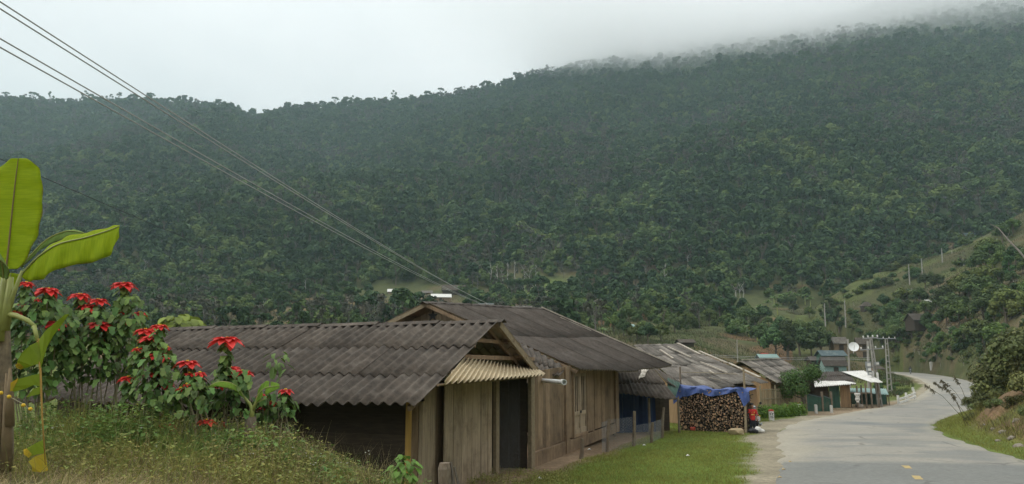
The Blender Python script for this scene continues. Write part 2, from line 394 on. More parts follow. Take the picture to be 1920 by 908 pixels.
def shoulder(x, y, lt):
    n1 = fbm(x/6, y/6); n3 = fbm(x/1.4, y/1.4+4); dl = np.interp(y, [0,14,20,30,40,60,66,78,90,130], [.4,.7,.85,1.25,2.0,2.0,.8,1.4,1.3,.6])
    return sst(-lt+(n1-.5)*1.0, 2.9, 3.1)*(1-sst(-lt+(n3-.5)*1.6, 3.0+dl*.75, 3.4+dl))*(y < 150)
def gz(x, y): return float(height(np.array([x]), np.array([y]))[0])
def gpt(px, py, y0=8, y1=420):
    """first place where the sight line of a photo pixel meets the ground"""
    d = ray(px, py); ys = np.exp(np.linspace(math.log(y0), math.log(y1), 900))
    xs = ys*d.x/d.y; zs = CAMZ + ys*d.z/d.y
    hit = np.nonzero(height(xs, ys) >= zs)[0]
    if len(hit) == 0: return None
    k = hit[0]; return Vector((xs[k], ys[k], height(xs[k:k+1], ys[k:k+1])[0]))

# ------------------------------------------------------------ the ground sheet
def build_ground():
    ph = np.concatenate([np.linspace(-R(62), R(62), 1150), np.linspace(R(62), R(298), 90)[1:-1]])
    rr = np.concatenate([[0.6], np.exp(np.linspace(math.log(2.0), math.log(1900.0), 520))])
    PH, RR = np.meshgrid(ph, rr); X = RR*np.sin(PH); Y = RR*np.cos(PH)
    Z = height(X, Y)
    n = len(ph); mr = len(rr)
    V = np.stack([X, Y, Z], -1).reshape(-1, 3)
    i = np.arange(mr-1)[:, None]*n; j = np.arange(n)[None, :]; j2 = (j+1) % n
    Q = np.stack([i+j, i+j2, i+n+j2, i+n+j], -1).reshape(-1, 4)
    # surface cover, by place
    x, y = V[:,0], V[:,1]; lt = lateral(x, y); u = x/np.maximum(y, 1)
    c = np.tile(np.array([.105,.125,.033]), (len(V), 1))
    def mixc(col, w):
        nonlocal c
        c = c*(1-w[:,None]) + np.array(col)*w[:,None]
    n1 = fbm(x/6, y/6); n2 = fbm(x/40+7, y/40+3); n3 = fbm(x/1.4, y/1.4+4)
    mixc((.105,.15,.026), (y < 60)*(lt < 0)*(u > -.05)*1.)
    mixc((.13,.12,.055), (y < 16)*(u < -.03)*sst(n1, .3, .6))
    hill = sst(y, 75, 130)
    mixc((.075,.082,.032), hill*sst(n2, .3, .5))
    mixc((.11,.088,.048), hill*sst(fbm(x/30+20, y/30), .5, .62))
    mixc((.175,.10,.055), hill*sst(fbm(x/22+50, y/22+9), .6, .68)*.8)
    qx, qy = pixn(x, np.maximum(y,1), V[:,2]); far_ = (y > 150)
    mixc((.10,.135,.04), far_*np.exp(-(((qx-1020)/80)**2+((qy-540)/26)**2)**2))
    mixc((.16,.115,.07), far_*np.exp(-(((qx-985)/50)**2+((qy-592)/16)**2)**2)*.8)
    mixc((.15,.118,.06), far_*np.exp(-(((qx-620)/170)**2+((qy-580)/22)**2)**2)*.8)
    sg = (u > .36)*sst(y, 120, 180)*(y < 300)
    mixc((.06,.064,.027), sg*.9); mixc((.085,.07,.038), sg*sst(fbm(x/9, y/9), .5, .65)*.7)
    mixc((.10,.12,.035), sg*sst(fbm(x/14+3, y/14), .55, .65)*.6)
    mixc((.03,.043,.018), sst(y, 330, 400))
    # red scar above the bend
    sc_ = np.exp(-(((x-98)/7)**2+((y-178)/14)**2)); mixc((.125,.098,.055), (u > .36)*(y > 110)*(y < 215)*(lt > 4)*sst(fbm(x/5+9, y/7), .42, .6)*.8); mixc((.2,.125,.075), sst(sc_+.9*(n1-.5), .45, .9)*(lt > 9)*.8)
    # bank right of the road
    bk = (lt > 4.3)*(y < 75)
    mixc((.155,.105,.06), bk*1.); mixc((.21,.13,.075), bk*sst(n3, .5, .7)); mixc((.12,.115,.04), bk*sst(n1, .5, .62))
    mixc((.12,.155,.035), (lt > 3.0)*(1-sst(lt, 4.4, 5.2))*(1-sst(y, 36, 48))*.9)
    # dusty shoulder on the left of the road, earth along the house
    sh = shoulder(x, y, lt)
    mixc((.285,.245,.18), sh*.95)
    hx = .56+(y-21.5)*.378
    dh = (x-hx)
    mixc((.235,.165,.105), (y > 17)*(y < 36)*(1-sst(dh+(n3-.5)*1.2, .8, 1.7))*(dh > -14)*1.)
    ys = (y > 52)*(y < 75)*(lt < -3)*(lt > -16)*(u > .375)
    mixc((.25,.185,.12), ys*.9)
    me = np_mesh('ground', V, Q, ground_mat(), smooth=True, attr={'cover': c})
    o = link('ground', me); o['kind'] = 'structure'; return o

def ground_mat():
    m, nt, N, L = newmat('ground')
    out = N('ShaderNodeOutputMaterial'); b = N('ShaderNodeBsdfPrincipled'); b.inputs['Roughness'].default_value = .95; b.inputs['Specular IOR Level'].default_value = .1
    at = N('ShaderNodeAttribute'); at.attribute_name = 'cover'
    tc = N('ShaderNodeTexCoord')
    def noise(s, d, rg, lo, hi):
        n = N('ShaderNodeTexNoise'); n.inputs['Scale'].default_value = s; n.inputs['Detail'].default_value = d; n.inputs['Roughness'].default_value = rg
        L(tc.outputs['Object'], n.inputs['Vector']); r = N('ShaderNodeMapRange'); r.inputs[1].default_value = .3; r.inputs[2].default_value = .7
        r.inputs[3].default_value = lo; r.inputs[4].default_value = hi; L(n.outputs['Fac'], r.inputs[0]); return r.outputs[0], n.outputs['Fac']
    a, _ = noise(7, 8, .75, .6, 1.4); a2, f2 = noise(.5, 6, .7, .75, 1.25)
    mu = N('ShaderNodeMath'); mu.operation = 'MULTIPLY'; L(a, mu.inputs[0]); L(a2, mu.inputs[1])
    hs = N('ShaderNodeHueSaturation'); L(at.outputs['Color'], hs.inputs['Color']); L(mu.outputs[0], hs.inputs['Value'])
    L(hs.outputs[0], b.inputs['Base Color'])
    bp = N('ShaderNodeBump'); bp.inputs['Strength'].default_value = .5; bp.inputs['Distance'].default_value = .06; L(a, bp.inputs['Height']); L(bp.outputs[0], b.inputs['Normal'])
    L(b.outputs[0], out.inputs[0]); return m

# ------------------------------------------------------------ the road
def road_mat():
    m, nt, N, L = newmat('worn_asphalt')
    out = N('ShaderNodeOutputMaterial'); b = N('ShaderNodeBsdfPrincipled'); b.inputs['Roughness'].default_value = .85; b.inputs['Specular IOR Level'].default_value = .25
    at = N('ShaderNodeAttribute'); at.attribute_name = 'cover'; tc = N('ShaderNodeTexCoord')
    n = N('ShaderNodeTexNoise'); n.inputs['Scale'].default_value = 9; n.inputs['Detail'].default_value = 8; n.inputs['Roughness'].default_value = .75
    n2 = N('ShaderNodeTexNoise'); n2.inputs['Scale'].default_value = .45; n2.inputs['Detail'].default_value = 5
    L(tc.outputs['Object'], n.inputs['Vector']); L(tc.outputs['Object'], n2.inputs['Vector'])
    r = N('ShaderNodeMapRange'); r.inputs[1].default_value = .3; r.inputs[2].default_value = .7; r.inputs[3].default_value = .78; r.inputs[4].default_value = 1.2; L(n.outputs['Fac'], r.inputs[0])
    r2 = N('ShaderNodeMapRange'); r2.inputs[1].default_value = .35; r2.inputs[2].default_value = .65; r2.inputs[3].default_value = .95; r2.inputs[4].default_value = 1.05; L(n2.outputs['Fac'], r2.inputs[0])
    mu = N('ShaderNodeMath'); mu.operation = 'MULTIPLY'; L(r.outputs[0], mu.inputs[0]); L(r2.outputs[0], mu.inputs[1])
    hs = N('ShaderNodeHueSaturation'); L(at.outputs['Color'], hs.inputs['Color']); L(mu.outputs[0], hs.inputs['Value'])
    vo = N('ShaderNodeTexVoronoi'); vo.feature = 'DISTANCE_TO_EDGE'; vo.inputs['Scale'].default_value = .55; wp = N('ShaderNodeMix'); wp.data_type = 'VECTOR'; wp.inputs[0].default_value = .12; n4 = N('ShaderNodeTexNoise'); n4.inputs['Scale'].default_value = 1.5; n4.inputs['Detail'].default_value = 5
    L(tc.outputs['Object'], n4.inputs['Vector']); L(tc.outputs['Object'], wp.inputs[4]); L(n4.outputs['Color'], wp.inputs[5]); wp.inputs[0].default_value = .25; L(wp.outputs[1], vo.inputs['Vector'])
    cr = N('ShaderNodeMapRange'); cr.inputs[1].default_value = .012; cr.inputs[2].default_value = .03; cr.inputs[3].default_value = 1; cr.inputs[4].default_value = 0; L(vo.outputs['Distance'], cr.inputs[0])
    cm = N('ShaderNodeMapRange'); cm.inputs[1].default_value = .5; cm.inputs[2].default_value = .6; cm.inputs[4].default_value = .55; L(n2.outputs['Fac'], cm.inputs[0])
    c2_ = N('ShaderNodeMath'); c2_.operation = 'MULTIPLY'; L(cr.outputs[0], c2_.inputs[0]); L(cm.outputs[0], c2_.inputs[1])
    cx = N('ShaderNodeMix'); cx.data_type = 'RGBA'; L(c2_.outputs[0], cx.inputs[0]); L(hs.outputs[0], cx.inputs[6]); cx.inputs[7].default_value = (.09,.085,.075,1)
    L(cx.outputs[2], b.inputs['Base Color'])
    bp = N('ShaderNodeBump'); bp.inputs['Strength'].default_value = .3; bp.inputs['Distance'].default_value = .01; L(n.outputs['Fac'], bp.inputs['Height']); L(bp.outputs[0], b.inputs['Normal'])
    L(b.outputs[0], out.inputs[0]); return m
def dense_cl(step=.35):
    pts = catmull(CL, 60); d = np.concatenate([[0], np.cumsum(np.hypot(*np.diff(pts, axis=0).T))])
    s = np.arange(0, d[-1], step); return np.stack([np.interp(s, d, pts[:,0]), np.interp(s, d, pts[:,1])], -1), s
def build_road():
    c, s = dense_cl(); t = np.gradient(c, axis=0); t /= np.linalg.norm(t, axis=1)[:,None]; nr = np.stack([t[:,1], -t[:,0]], -1)
    lat = np.concatenate([[-3.35], np.linspace(-3.1, 3.1, 31), [3.3]])
    wob = (fbm(s/1.5, s*0+3, 3)-.5)*.5
    L_ = lat[None,:] + np.where(np.abs(lat)[None,:] > 3.0, wob[:,None], 0)
    X = c[:,0][:,None]+nr[:,0][:,None]*L_; Y = c[:,1][:,None]+nr[:,1][:,None]*L_
    Z = road_z(Y) - .012*np.abs(L_); Z[:,0] -= .16; Z[:,-1] -= .16
    n = len(lat); V = np.stack([X, Y, Z], -1).reshape(-1, 3)
    i = np.arange(len(s)-1)[:,None]*n; j = np.arange(n-1)[None,:]
    Q = np.stack([i+j, i+j+1, i+n+j+1, i+n+j], -1).reshape(-1, 4)
    x, y = V[:,0], V[:,1]; la = np.repeat(L_.reshape(1,-1), 1, 0).ravel()
    col = np.tile(np.array([.245,.231,.202]), (len(V),1))
    def mx(cc, w):
        nonlocal col; col = col*(1-w[:,None])+np.array(cc)*w[:,None]
    nz = fbm(x/1.1, y/1.1, 4); nl = fbm(x/3.5+3, y/3.5, 3)
    ys = y - .36*x*0.0
    mx((.125,.125,.115), np.exp(-((y-29.5-(nl-.5)*3+.1*la)/.55)**2)*sst(la, -3.2, -1)*(1-sst(la,1.2,2.4))*sst(nz,.25,.5)*1.0)
    mx((.165,.17,.165), np.exp(-((y-40.5+.35*la)/1.5)**2)*sst(la,-1.5,0)*1.0)
    for tr in (-2.2,-.8,.9,2.2): mx((.20,.195,.175), np.exp(-((la-tr-(nl-.5)*.5)/.3)**2)*sst(nl,.35,.65)*.55)
    mx((.31,.285,.235), sst(fbm(x/5+30, y/9+2, 3), .55, .68)*.5); mx((.17,.175,.165), sst(fbm(x/2.6+12, y/1.1+7, 3), .6, .7)*.55)
    mx((.34,.305,.235), (1-sst(la+(nz-.5)*1.6, -3.0, -1.6))*.8)                       # dust washed in from the shoulder
    mx((.30,.28,.22), sst(la+(nz-.5)*.8, 2.5, 3.1)*.6)
    mx((.165,.168,.156), (1-sst(y+(nz-.5)*.8+.12*la, 20.8, 21.6))*.85)                   # newer strip laid nearest
    me = np_mesh('road', V, Q, road_mat(), smooth=True, attr={'cover': col})
    o = link('road', me); o['kind'] = 'structure'
    # centre dashes: three short worn yellow ones
    for px, py in ((1700,866), (1719,882.5), (1747,905)):
        yy = CAMZ*F/(py-690); k = int(np.argmin(np.abs(c[:,1]-yy)))
        p = c[k]; tt = t[k]; nn = nr[k]
        mb = MB(); W = .085; Ln = .34; u0 = (ue(px, py)[0]*p[1]-p[0])
        q = np.array([p[0]+u0, p[1]])
        rows = []
        for a in np.linspace(-Ln, Ln, 5):
            l = q+tt*a-nn*W; r = q+tt*a+nn*W
            zz = float(road_z(l[1]))-.012*abs(u0)+.006
            rows.append(((l[0]+random.uniform(-.012,.012), l[1], zz), (r[0]+random.uniform(-.012,.012), r[1], zz)))
        for a_, b_ in zip(rows[:-1], rows[1:]): mb.quad(a_[0], a_[1], b_[1], b_[0])
        ORG[o.name] = Vector((0,0,0)); mb.build('lane_dash', M['yellow_paint'], o)
    return o

# ------------------------------------------------------------ sky, light, camera
def build_world():
    w = bpy.data.worlds.new('World'); sc.world = w; w.use_nodes = True
    nt = w.node_tree; nt.nodes.clear(); N = nt.nodes.new; L = nt.links.new
    el, rot = R(42), R(255)
    out = N('ShaderNodeOutputWorld'); bg = N('ShaderNodeBackground'); bg.inputs[1].default_value = .1
    sky = N('ShaderNodeTexSky'); sky.sky_type = 'NISHITA'; sky.sun_disc = False; sky.sun_elevation = el; sky.sun_rotation = rot
    sky.air_density = 1; sky.dust_density = 4; sky.altitude = 600
    hs = N('ShaderNodeHueSaturation'); hs.inputs['Saturation'].default_value = .3; L(sky.outputs[0], hs.inputs['Color'])
    # the closed cloud deck: even grey-white, brighter towards the zenith, soft lighter and darker billows
    tc = N('ShaderNodeTexCoord'); mp = N('ShaderNodeMapping'); mp.inputs['Scale'].default_value = (1.4,1.4,3.2); L(tc.outputs['Generated'], mp.inputs['Vector'])
    n = N('ShaderNodeTexNoise'); n.inputs['Scale'].default_value = 1.7; n.inputs['Detail'].default_value = 4; n.inputs['Roughness'].default_value = .5; n.inputs['Distortion'].default_value = .4
    L(mp.outputs[0], n.inputs['Vector'])
    rp = N('ShaderNodeValToRGB'); e = rp.color_ramp.elements
    e[0].position = .3; e[0].color = (7.2,7.35,7.38,1); e[1].position = .68; e[1].color = (8.6,8.65,8.58,1)
    L(n.outputs['Fac'], rp.inputs[0])
    sx = N('ShaderNodeSeparateXYZ'); L(tc.outputs['Generated'], sx.inputs[0])
    zr = N('ShaderNodeMapRange'); zr.inputs[1].default_value = .3; zr.inputs[2].default_value = 1; zr.inputs[3].default_value = 1; zr.inputs[4].default_value = 2.3; L(sx.outputs[2], zr.inputs[0])
    ml = N('ShaderNodeMix'); ml.data_type = 'RGBA'; ml.blend_type = 'MULTIPLY'; ml.inputs[0].default_value = 1
    L(rp.outputs[0], ml.inputs[6]); L(zr.outputs[0], ml.inputs[7])
    mx = N('ShaderNodeMix'); mx.data_type = 'RGBA'; mx.inputs[0].default_value = .88; L(hs.outputs[0], mx.inputs[6]); L(ml.outputs[2], mx.inputs[7])
    L(mx.outputs[2], bg.inputs[0]); L(bg.outputs[0], out.inputs[0])
    sl = bpy.data.lights.new('sun', 'SUN'); sl.energy = 1.15; sl.angle = R(12); sl.color = (1,.95,.87)
    so = bpy.data.objects.new('sun', sl); COL.objects.link(so)
    # NISHITA: rotation measured from +Y towards +X
    d = Vector((math.sin(rot)*math.cos(el), math.cos(rot)*math.cos(el), math.sin(el)))
    so.rotation_euler = d.to_track_quat('Z', 'Y').to_euler(); so.location = (0,-10,60)
    cam = bpy.data.cameras.new('camera'); cam.lens = 36*F/1920; cam.sensor_width = 36; cam.clip_end = 6000; cam.clip_start = .1
    co = bpy.data.objects.new('camera', cam); COL.objects.link(co); co.location = (0,0,CAMZ); co.rotation_euler = (R(90)+TH, 0, 0)
    sc.camera = co
    vs = sc.view_settings; vs.view_transform = 'Standard'; vs.look = 'None'; vs.gamma = 1; vs.exposure = EXPO; vs.use_curve_mapping = False
    cy = sc.cycles; cy.max_bounces = 24; cy.diffuse_bounces = 3; cy.glossy_bounces = 2; cy.transmission_bounces = 4; cy.volume_bounces = 24; cy.transparent_max_bounces = 8
    cy.use_denoising = True
    try: cy.denoiser = 'OPENIMAGEDENOISE'
    except Exception: pass
    cy.volume_step_rate = 1.0; cy.volume_max_steps = 64; cy.sample_clamp_indirect = 10
EXPO = 0.22

def build_haze():
    mb = MB()
    x0, x1, y0, y1, z0, z1 = -2150, 2150, -2150, 2150, -420, 760
    mb.hexa([(x0,y0,z0),(x1,y0,z0),(x1,y1,z0),(x0,y1,z0)], [(x0,y0,z1),(x1,y0,z1),(x1,y1,z1),(x0,y1,z1)])
    m, nt, N, L = newmat('haze_air')
    out = N('ShaderNodeOutputMaterial'); v = N('ShaderNodeVolumePrincipled')
    v.inputs['Color'].default_value = (.66,.88,.94,1); v.inputs['Density'].default_value = HAZE; v.inputs['Anisotropy'].default_value = .3
    L(v.outputs[0], out.inputs['Volume'])
    o = mb.build('haze', m, origin=(0,0,0)); o['kind'] = 'stuff'; return o
HAZE = .00022

def build_cloud():
    """the cloud that sits on the mountain's right shoulder"""
    mb = MB(); x0, x1, y0, y1, z0, z1 = -420, 1500, 690, 1240, 330, 740
    mb.hexa([(x0,y0,z0),(x1,y0,z0),(x1,y1,z0),(x0,y1,z0)], [(x0,y0,z1),(x1,y0,z1),(x1,y1,z1),(x0,y1,z1)])
    m, nt, N, L = newmat('cloud_vapour')
    out = N('ShaderNodeOutputMaterial'); v = N('ShaderNodeVolumePrincipled'); v.inputs['Color'].default_value = (1,1,1,1); v.inputs['Anisotropy'].default_value = .75
    tc = N('ShaderNodeTexCoord'); sx = N('ShaderNodeSeparateXYZ'); L(tc.outputs['Object'], sx.inputs[0])
    def math_(op, a, b=None, c=None):
        q = N('ShaderNodeMath'); q.operation = op
        for k, s in enumerate((a, b, c)):
            if s is None: continue
            if isinstance(s, (int, float)): q.inputs[k].default_value = s
            else: L(s, q.inputs[k])
        return q.outputs[0]
    n = N('ShaderNodeTexNoise'); n.inputs['Scale'].default_value = .011; n.inputs['Detail'].default_value = 3; n.inputs['Roughness'].default_value = .55
    mp = N('ShaderNodeMapping'); mp.inputs['Scale'].default_value = (.6,.8,1.6); L(tc.outputs['Object'], mp.inputs['Vector']); L(mp.outputs[0], n.inputs['Vector'])
    base = math_('MULTIPLY_ADD', sx.outputs[0], .053, CLOUD_Z)                 # cloud base climbs to the right
    base = math_('MULTIPLY_ADD', n.outputs['Fac'], -70, base)
    lf = N('ShaderNodeMapRange'); lf.interpolation_type = 'SMOOTHSTEP'; lf.inputs[1].default_value = -300; lf.inputs[2].default_value = 400; lf.inputs[3].default_value = 200; lf.inputs[4].default_value = 0; L(sx.outputs[0], lf.inputs[0])
    base = math_('ADD', base, lf.outputs[0])
    dz = math_('SUBTRACT', sx.outputs[2], base)
    r = N('ShaderNodeMapRange'); r.interpolation_type = 'SMOOTHSTEP'; r.inputs[1].default_value = -30; r.inputs[2].default_value = 75; r.inputs[3].default_value = 0; r.inputs[4].default_value = .024; L(dz, r.inputs[0])
    def edge(s, a, b):
        q = N('ShaderNodeMapRange'); q.interpolation_type = 'SMOOTHSTEP'; q.inputs[1].default_value = a; q.inputs[2].default_value = b; L(s, q.inputs[0]); return q.outputs[0]
    d = math_('MULTIPLY', r.outputs[0], edge(sx.outputs[0], -410, 150)); d = math_('MULTIPLY', d, edge(sx.outputs[1], 780, 960))
    d = math_('MULTIPLY', d, edge(sx.outputs[1], 1235, 1140)); d = math_('MULTIPLY', d, edge(dz, 190, 90))
    L(d, v.inputs['Density']); L(v.outputs[0], out.inputs['Volume'])
    o = mb.build('low_cloud', m, origin=(0,0,0)); o['kind'] = 'stuff'; return o
CLOUD_Z = 352
# ============================================================ foliage
def rand_unit(n):
    v = RNG.normal(size=(n,3)); return v/np.linalg.norm(v, axis=1)[:,None]
def leaf_quads(C, Nrm, size, bend=.25, aspect=.55, roll=None):
    """n bent leaf quads: centres C, normals Nrm, half length size(n,)"""
    n = len(C); a = rand_unit(n); t = a - Nrm*(a*Nrm).sum(1)[:,None]; t /= np.linalg.norm(t,axis=1)[:,None]+1e-9
    b = np.cross(Nrm, t); s = np.asarray(size).reshape(-1,1)*np.ones((n,1))
    v0 = C - t*s; v1 = C + b*s*aspect + Nrm*s*bend; v2 = C + t*s; v3 = C - b*s*aspect + Nrm*s*bend*.6
    V = np.stack([v0,v1,v2,v3],1).reshape(-1,3); Q = np.arange(4*n).reshape(-1,4); return V, Q
def crown_pts(clumps, per, up=.35):
    """leaf places on the outside of clumps [(c, (rx,ry,rz))]"""
    Cs, Ns = [], []
    for c, r in clumps:
        u = rand_unit(per); rad = RNG.uniform(.55, 1.05, size=(per,1))
        Cs.append(np.array(c)+u*np.array(r)*rad); nn = u + rand_unit(per)*.55 + np.array([0,0,up]); Ns.append(nn/np.linalg.norm(nn,axis=1)[:,None])
    return np.concatenate(Cs), np.concatenate(Ns)
def make_clumps(kind, h, w):
    cl = []
    if kind == 'round':
        for k in range(13):
            u = rand_unit(1)[0]; u[2] = abs(u[2])*1.1-.25
            r = RNG.uniform(.26,.42)*w; cl.append(((u[0]*w*.62, u[1]*w*.62, h*.5+u[2]*h*.36), (r, r, r*.85)))
    elif kind == 'tall':
        for k in range(12):
            t = RNG.uniform(0,1); ang = RNG.uniform(0,6.28); rr = w*.5*(1-abs(t-.4))
            r = RNG.uniform(.25,.4)*w; cl.append(((math.cos(ang)*rr, math.sin(ang)*rr, h*(.25+.68*t)), (r, r, r*.95)))
    elif kind == 'umbrella':
        for k in range(10):
            ang = RNG.uniform(0,6.28); rr = w*math.sqrt(RNG.uniform(0,1))*.8
            r = RNG.uniform(.24,.36)*w; cl.append(((math.cos(ang)*rr, math.sin(ang)*rr, h*(.9-.12*(rr/w)**2)+RNG.uniform(-.05,.05)*h), (r, r, r*.45)))
    elif kind == 'bush':
        for k in range(12):
            ang = RNG.uniform(0,6.28); rr = w*math.sqrt(RNG.uniform(0,1))*.75
            r = RNG.uniform(.25,.42)*w; cl.append(((math.cos(ang)*rr, math.sin(ang)*rr, h*RNG.uniform(.3,.75)*(1.1-.5*rr/w)), (r, r, r*.8)))
    elif kind == 'sparse':
        for k in range(8):
            u = rand_unit(1)[0]; r = RNG.uniform(.16,.3)*w
            cl.append(((u[0]*w*.65, u[1]*w*.65, h*.72+u[2]*h*.22), (r, r, r*.7)))
    return cl
def trunk_mb(h, w, clumps, lean=.03, r0=None, lo=0.0):
    mb = MB(); r0 = r0 or h*.028
    top = h*.72; n = 5; ph = RNG.uniform(0,6.28)
    pts = [Vector((math.sin(ph+k)*h*lean*(k/n), math.cos(ph+k)*h*lean*(k/n), lo+(top-lo)*k/n)) for k in range(n+1)]
    mb.tube(pts, [r0*(1.25-.95*k/n) for k in range(n+1)], 6)
    for c, r in clumps[:8]:
        k = random.randint(2, n-1); p = pts[k]; q = Vector(c); m_ = (p+q)/2 + Vector((0,0,-h*.03))
        mb.tube([p, m_, q], [r0*.5, r0*.32, r0*.1], 5, cap=False)
    return mb
def tree_src(name, kind, h, w, per, leaf, mleaf, mbark, label, cat='tree', group=None):
    cl = make_clumps(kind, h, w); t = thing(name, label, cat, (0,0,-500), group)
    C, Nn = crown_pts(cl, per); V, Q = leaf_quads(C, Nn, RNG.uniform(.6,1.25,size=len(C))*leaf)
    me = np_mesh('crown', V, Q, mleaf); o = bpy.data.objects.new('crown', me); COL.objects.link(o); o.parent = t
    mb = trunk_mb(h, w, cl); mt = bpy.data.meshes.new('trunk'); mt.from_pydata(mb.v, [], mb.f); mt.materials.append(mbark)
    o2 = bpy.data.objects.new('trunk', mt); COL.objects.link(o2); o2.parent = t
    return t
def bare_src(name, h, mbark, label, tuft=None):
    """dead pale tree: forked trunk and bare limbs"""
    t = thing(name, label, 'tree', (0,0,-500)); mb = MB()
    r0 = h*.013; pts = [Vector((math.sin(k*1.3)*h*.006*k, math.cos(k*2.1)*h*.005*k, h*k/6)) for k in range(7)]
    mb.tube(pts, [r0*(1.2-.16*k) for k in range(7)], 5)
    ends = []
    for k in range(6):
        i = random.randint(3,6); p = pts[i]; a = RNG.uniform(0,6.28); l = h*RNG.uniform(.1,.2)
        q = p + Vector((math.cos(a)*l*.6, math.sin(a)*l*.6, l*.8)); mb.tube([p, (p+q)/2+Vector((0,0,-l*.08)), q], [r0*.45, r0*.3, r0*.1], 4, cap=False); ends.append(q)
        for s in (-1,1):
            e = q + Vector((math.cos(a+s)*l*.3, math.sin(a+s)*l*.3, l*.25)); mb.tube([(p+q)/2, e], [r0*.22, r0*.08], 4, cap=False)
    me = bpy.data.meshes.new('trunk'); me.from_pydata(mb.v, [], mb.f); me.materials.append(mbark)
    o = bpy.data.objects.new('trunk', me); COL.objects.link(o); o.parent = t
    if tuft:
        C, Nn = crown_pts([(tuple(e), (h*.1,h*.1,h*.06)) for e in ends], 14); V, Q = leaf_quads(C, Nn, RNG.uniform(.3,.5,size=len(C)))
        o2 = bpy.data.objects.new('crown', np_mesh('crown', V, Q, tuft)); COL.objects.link(o2); o2.parent = t
    return t
def banana_far_src(name, label):
    t = thing(name, label, 'plant', (0,0,-500)); mb = MB(); mb.tube([(0,0,-.3),(0,0,1.2),(.05,.03,2.3)], [.16,.13,.08], 6)
    me = bpy.data.meshes.new('stem'); me.from_pydata(mb.v, [], mb.f); me.materials.append(M['banana_petiole']); o = bpy.data.objects.new('stem', me); COL.objects.link(o); o.parent = t
    lv = MB()
    for k in range(9):
        a = k*2.4+RNG.uniform(-.3,.3); el = RNG.uniform(.5,1.3); Ln = RNG.uniform(1.6,2.4); d = Vector((math.cos(a),math.sin(a),0)); s = Vector((-d.y,d.x,0))
        prev = None
        for j in range(7):
            q = j/6; p = Vector((0,0,2.1)) + d*(Ln*q*math.cos(el*(1-.3*q))) + Vector((0,0,Ln*(q*math.sin(el)-.62*q*q)))
            w = .34*math.sin(math.pi*min(.97,q*.85+.13)); cur = (p+s*w+Vector((0,0,-w*.35)), p, p-s*w+Vector((0,0,-w*.35)))
            if prev: lv.quad(prev[0],prev[1],cur[1],cur[0]); lv.quad(prev[1],prev[2],cur[2],cur[1])
            prev = cur
    me = bpy.data.meshes.new('leaves'); me.from_pydata(lv.v, [], lv.f); me.materials.append(M['banana_far']); o = bpy.data.objects.new('leaves', me); COL.objects.link(o); o.parent = t
    return t

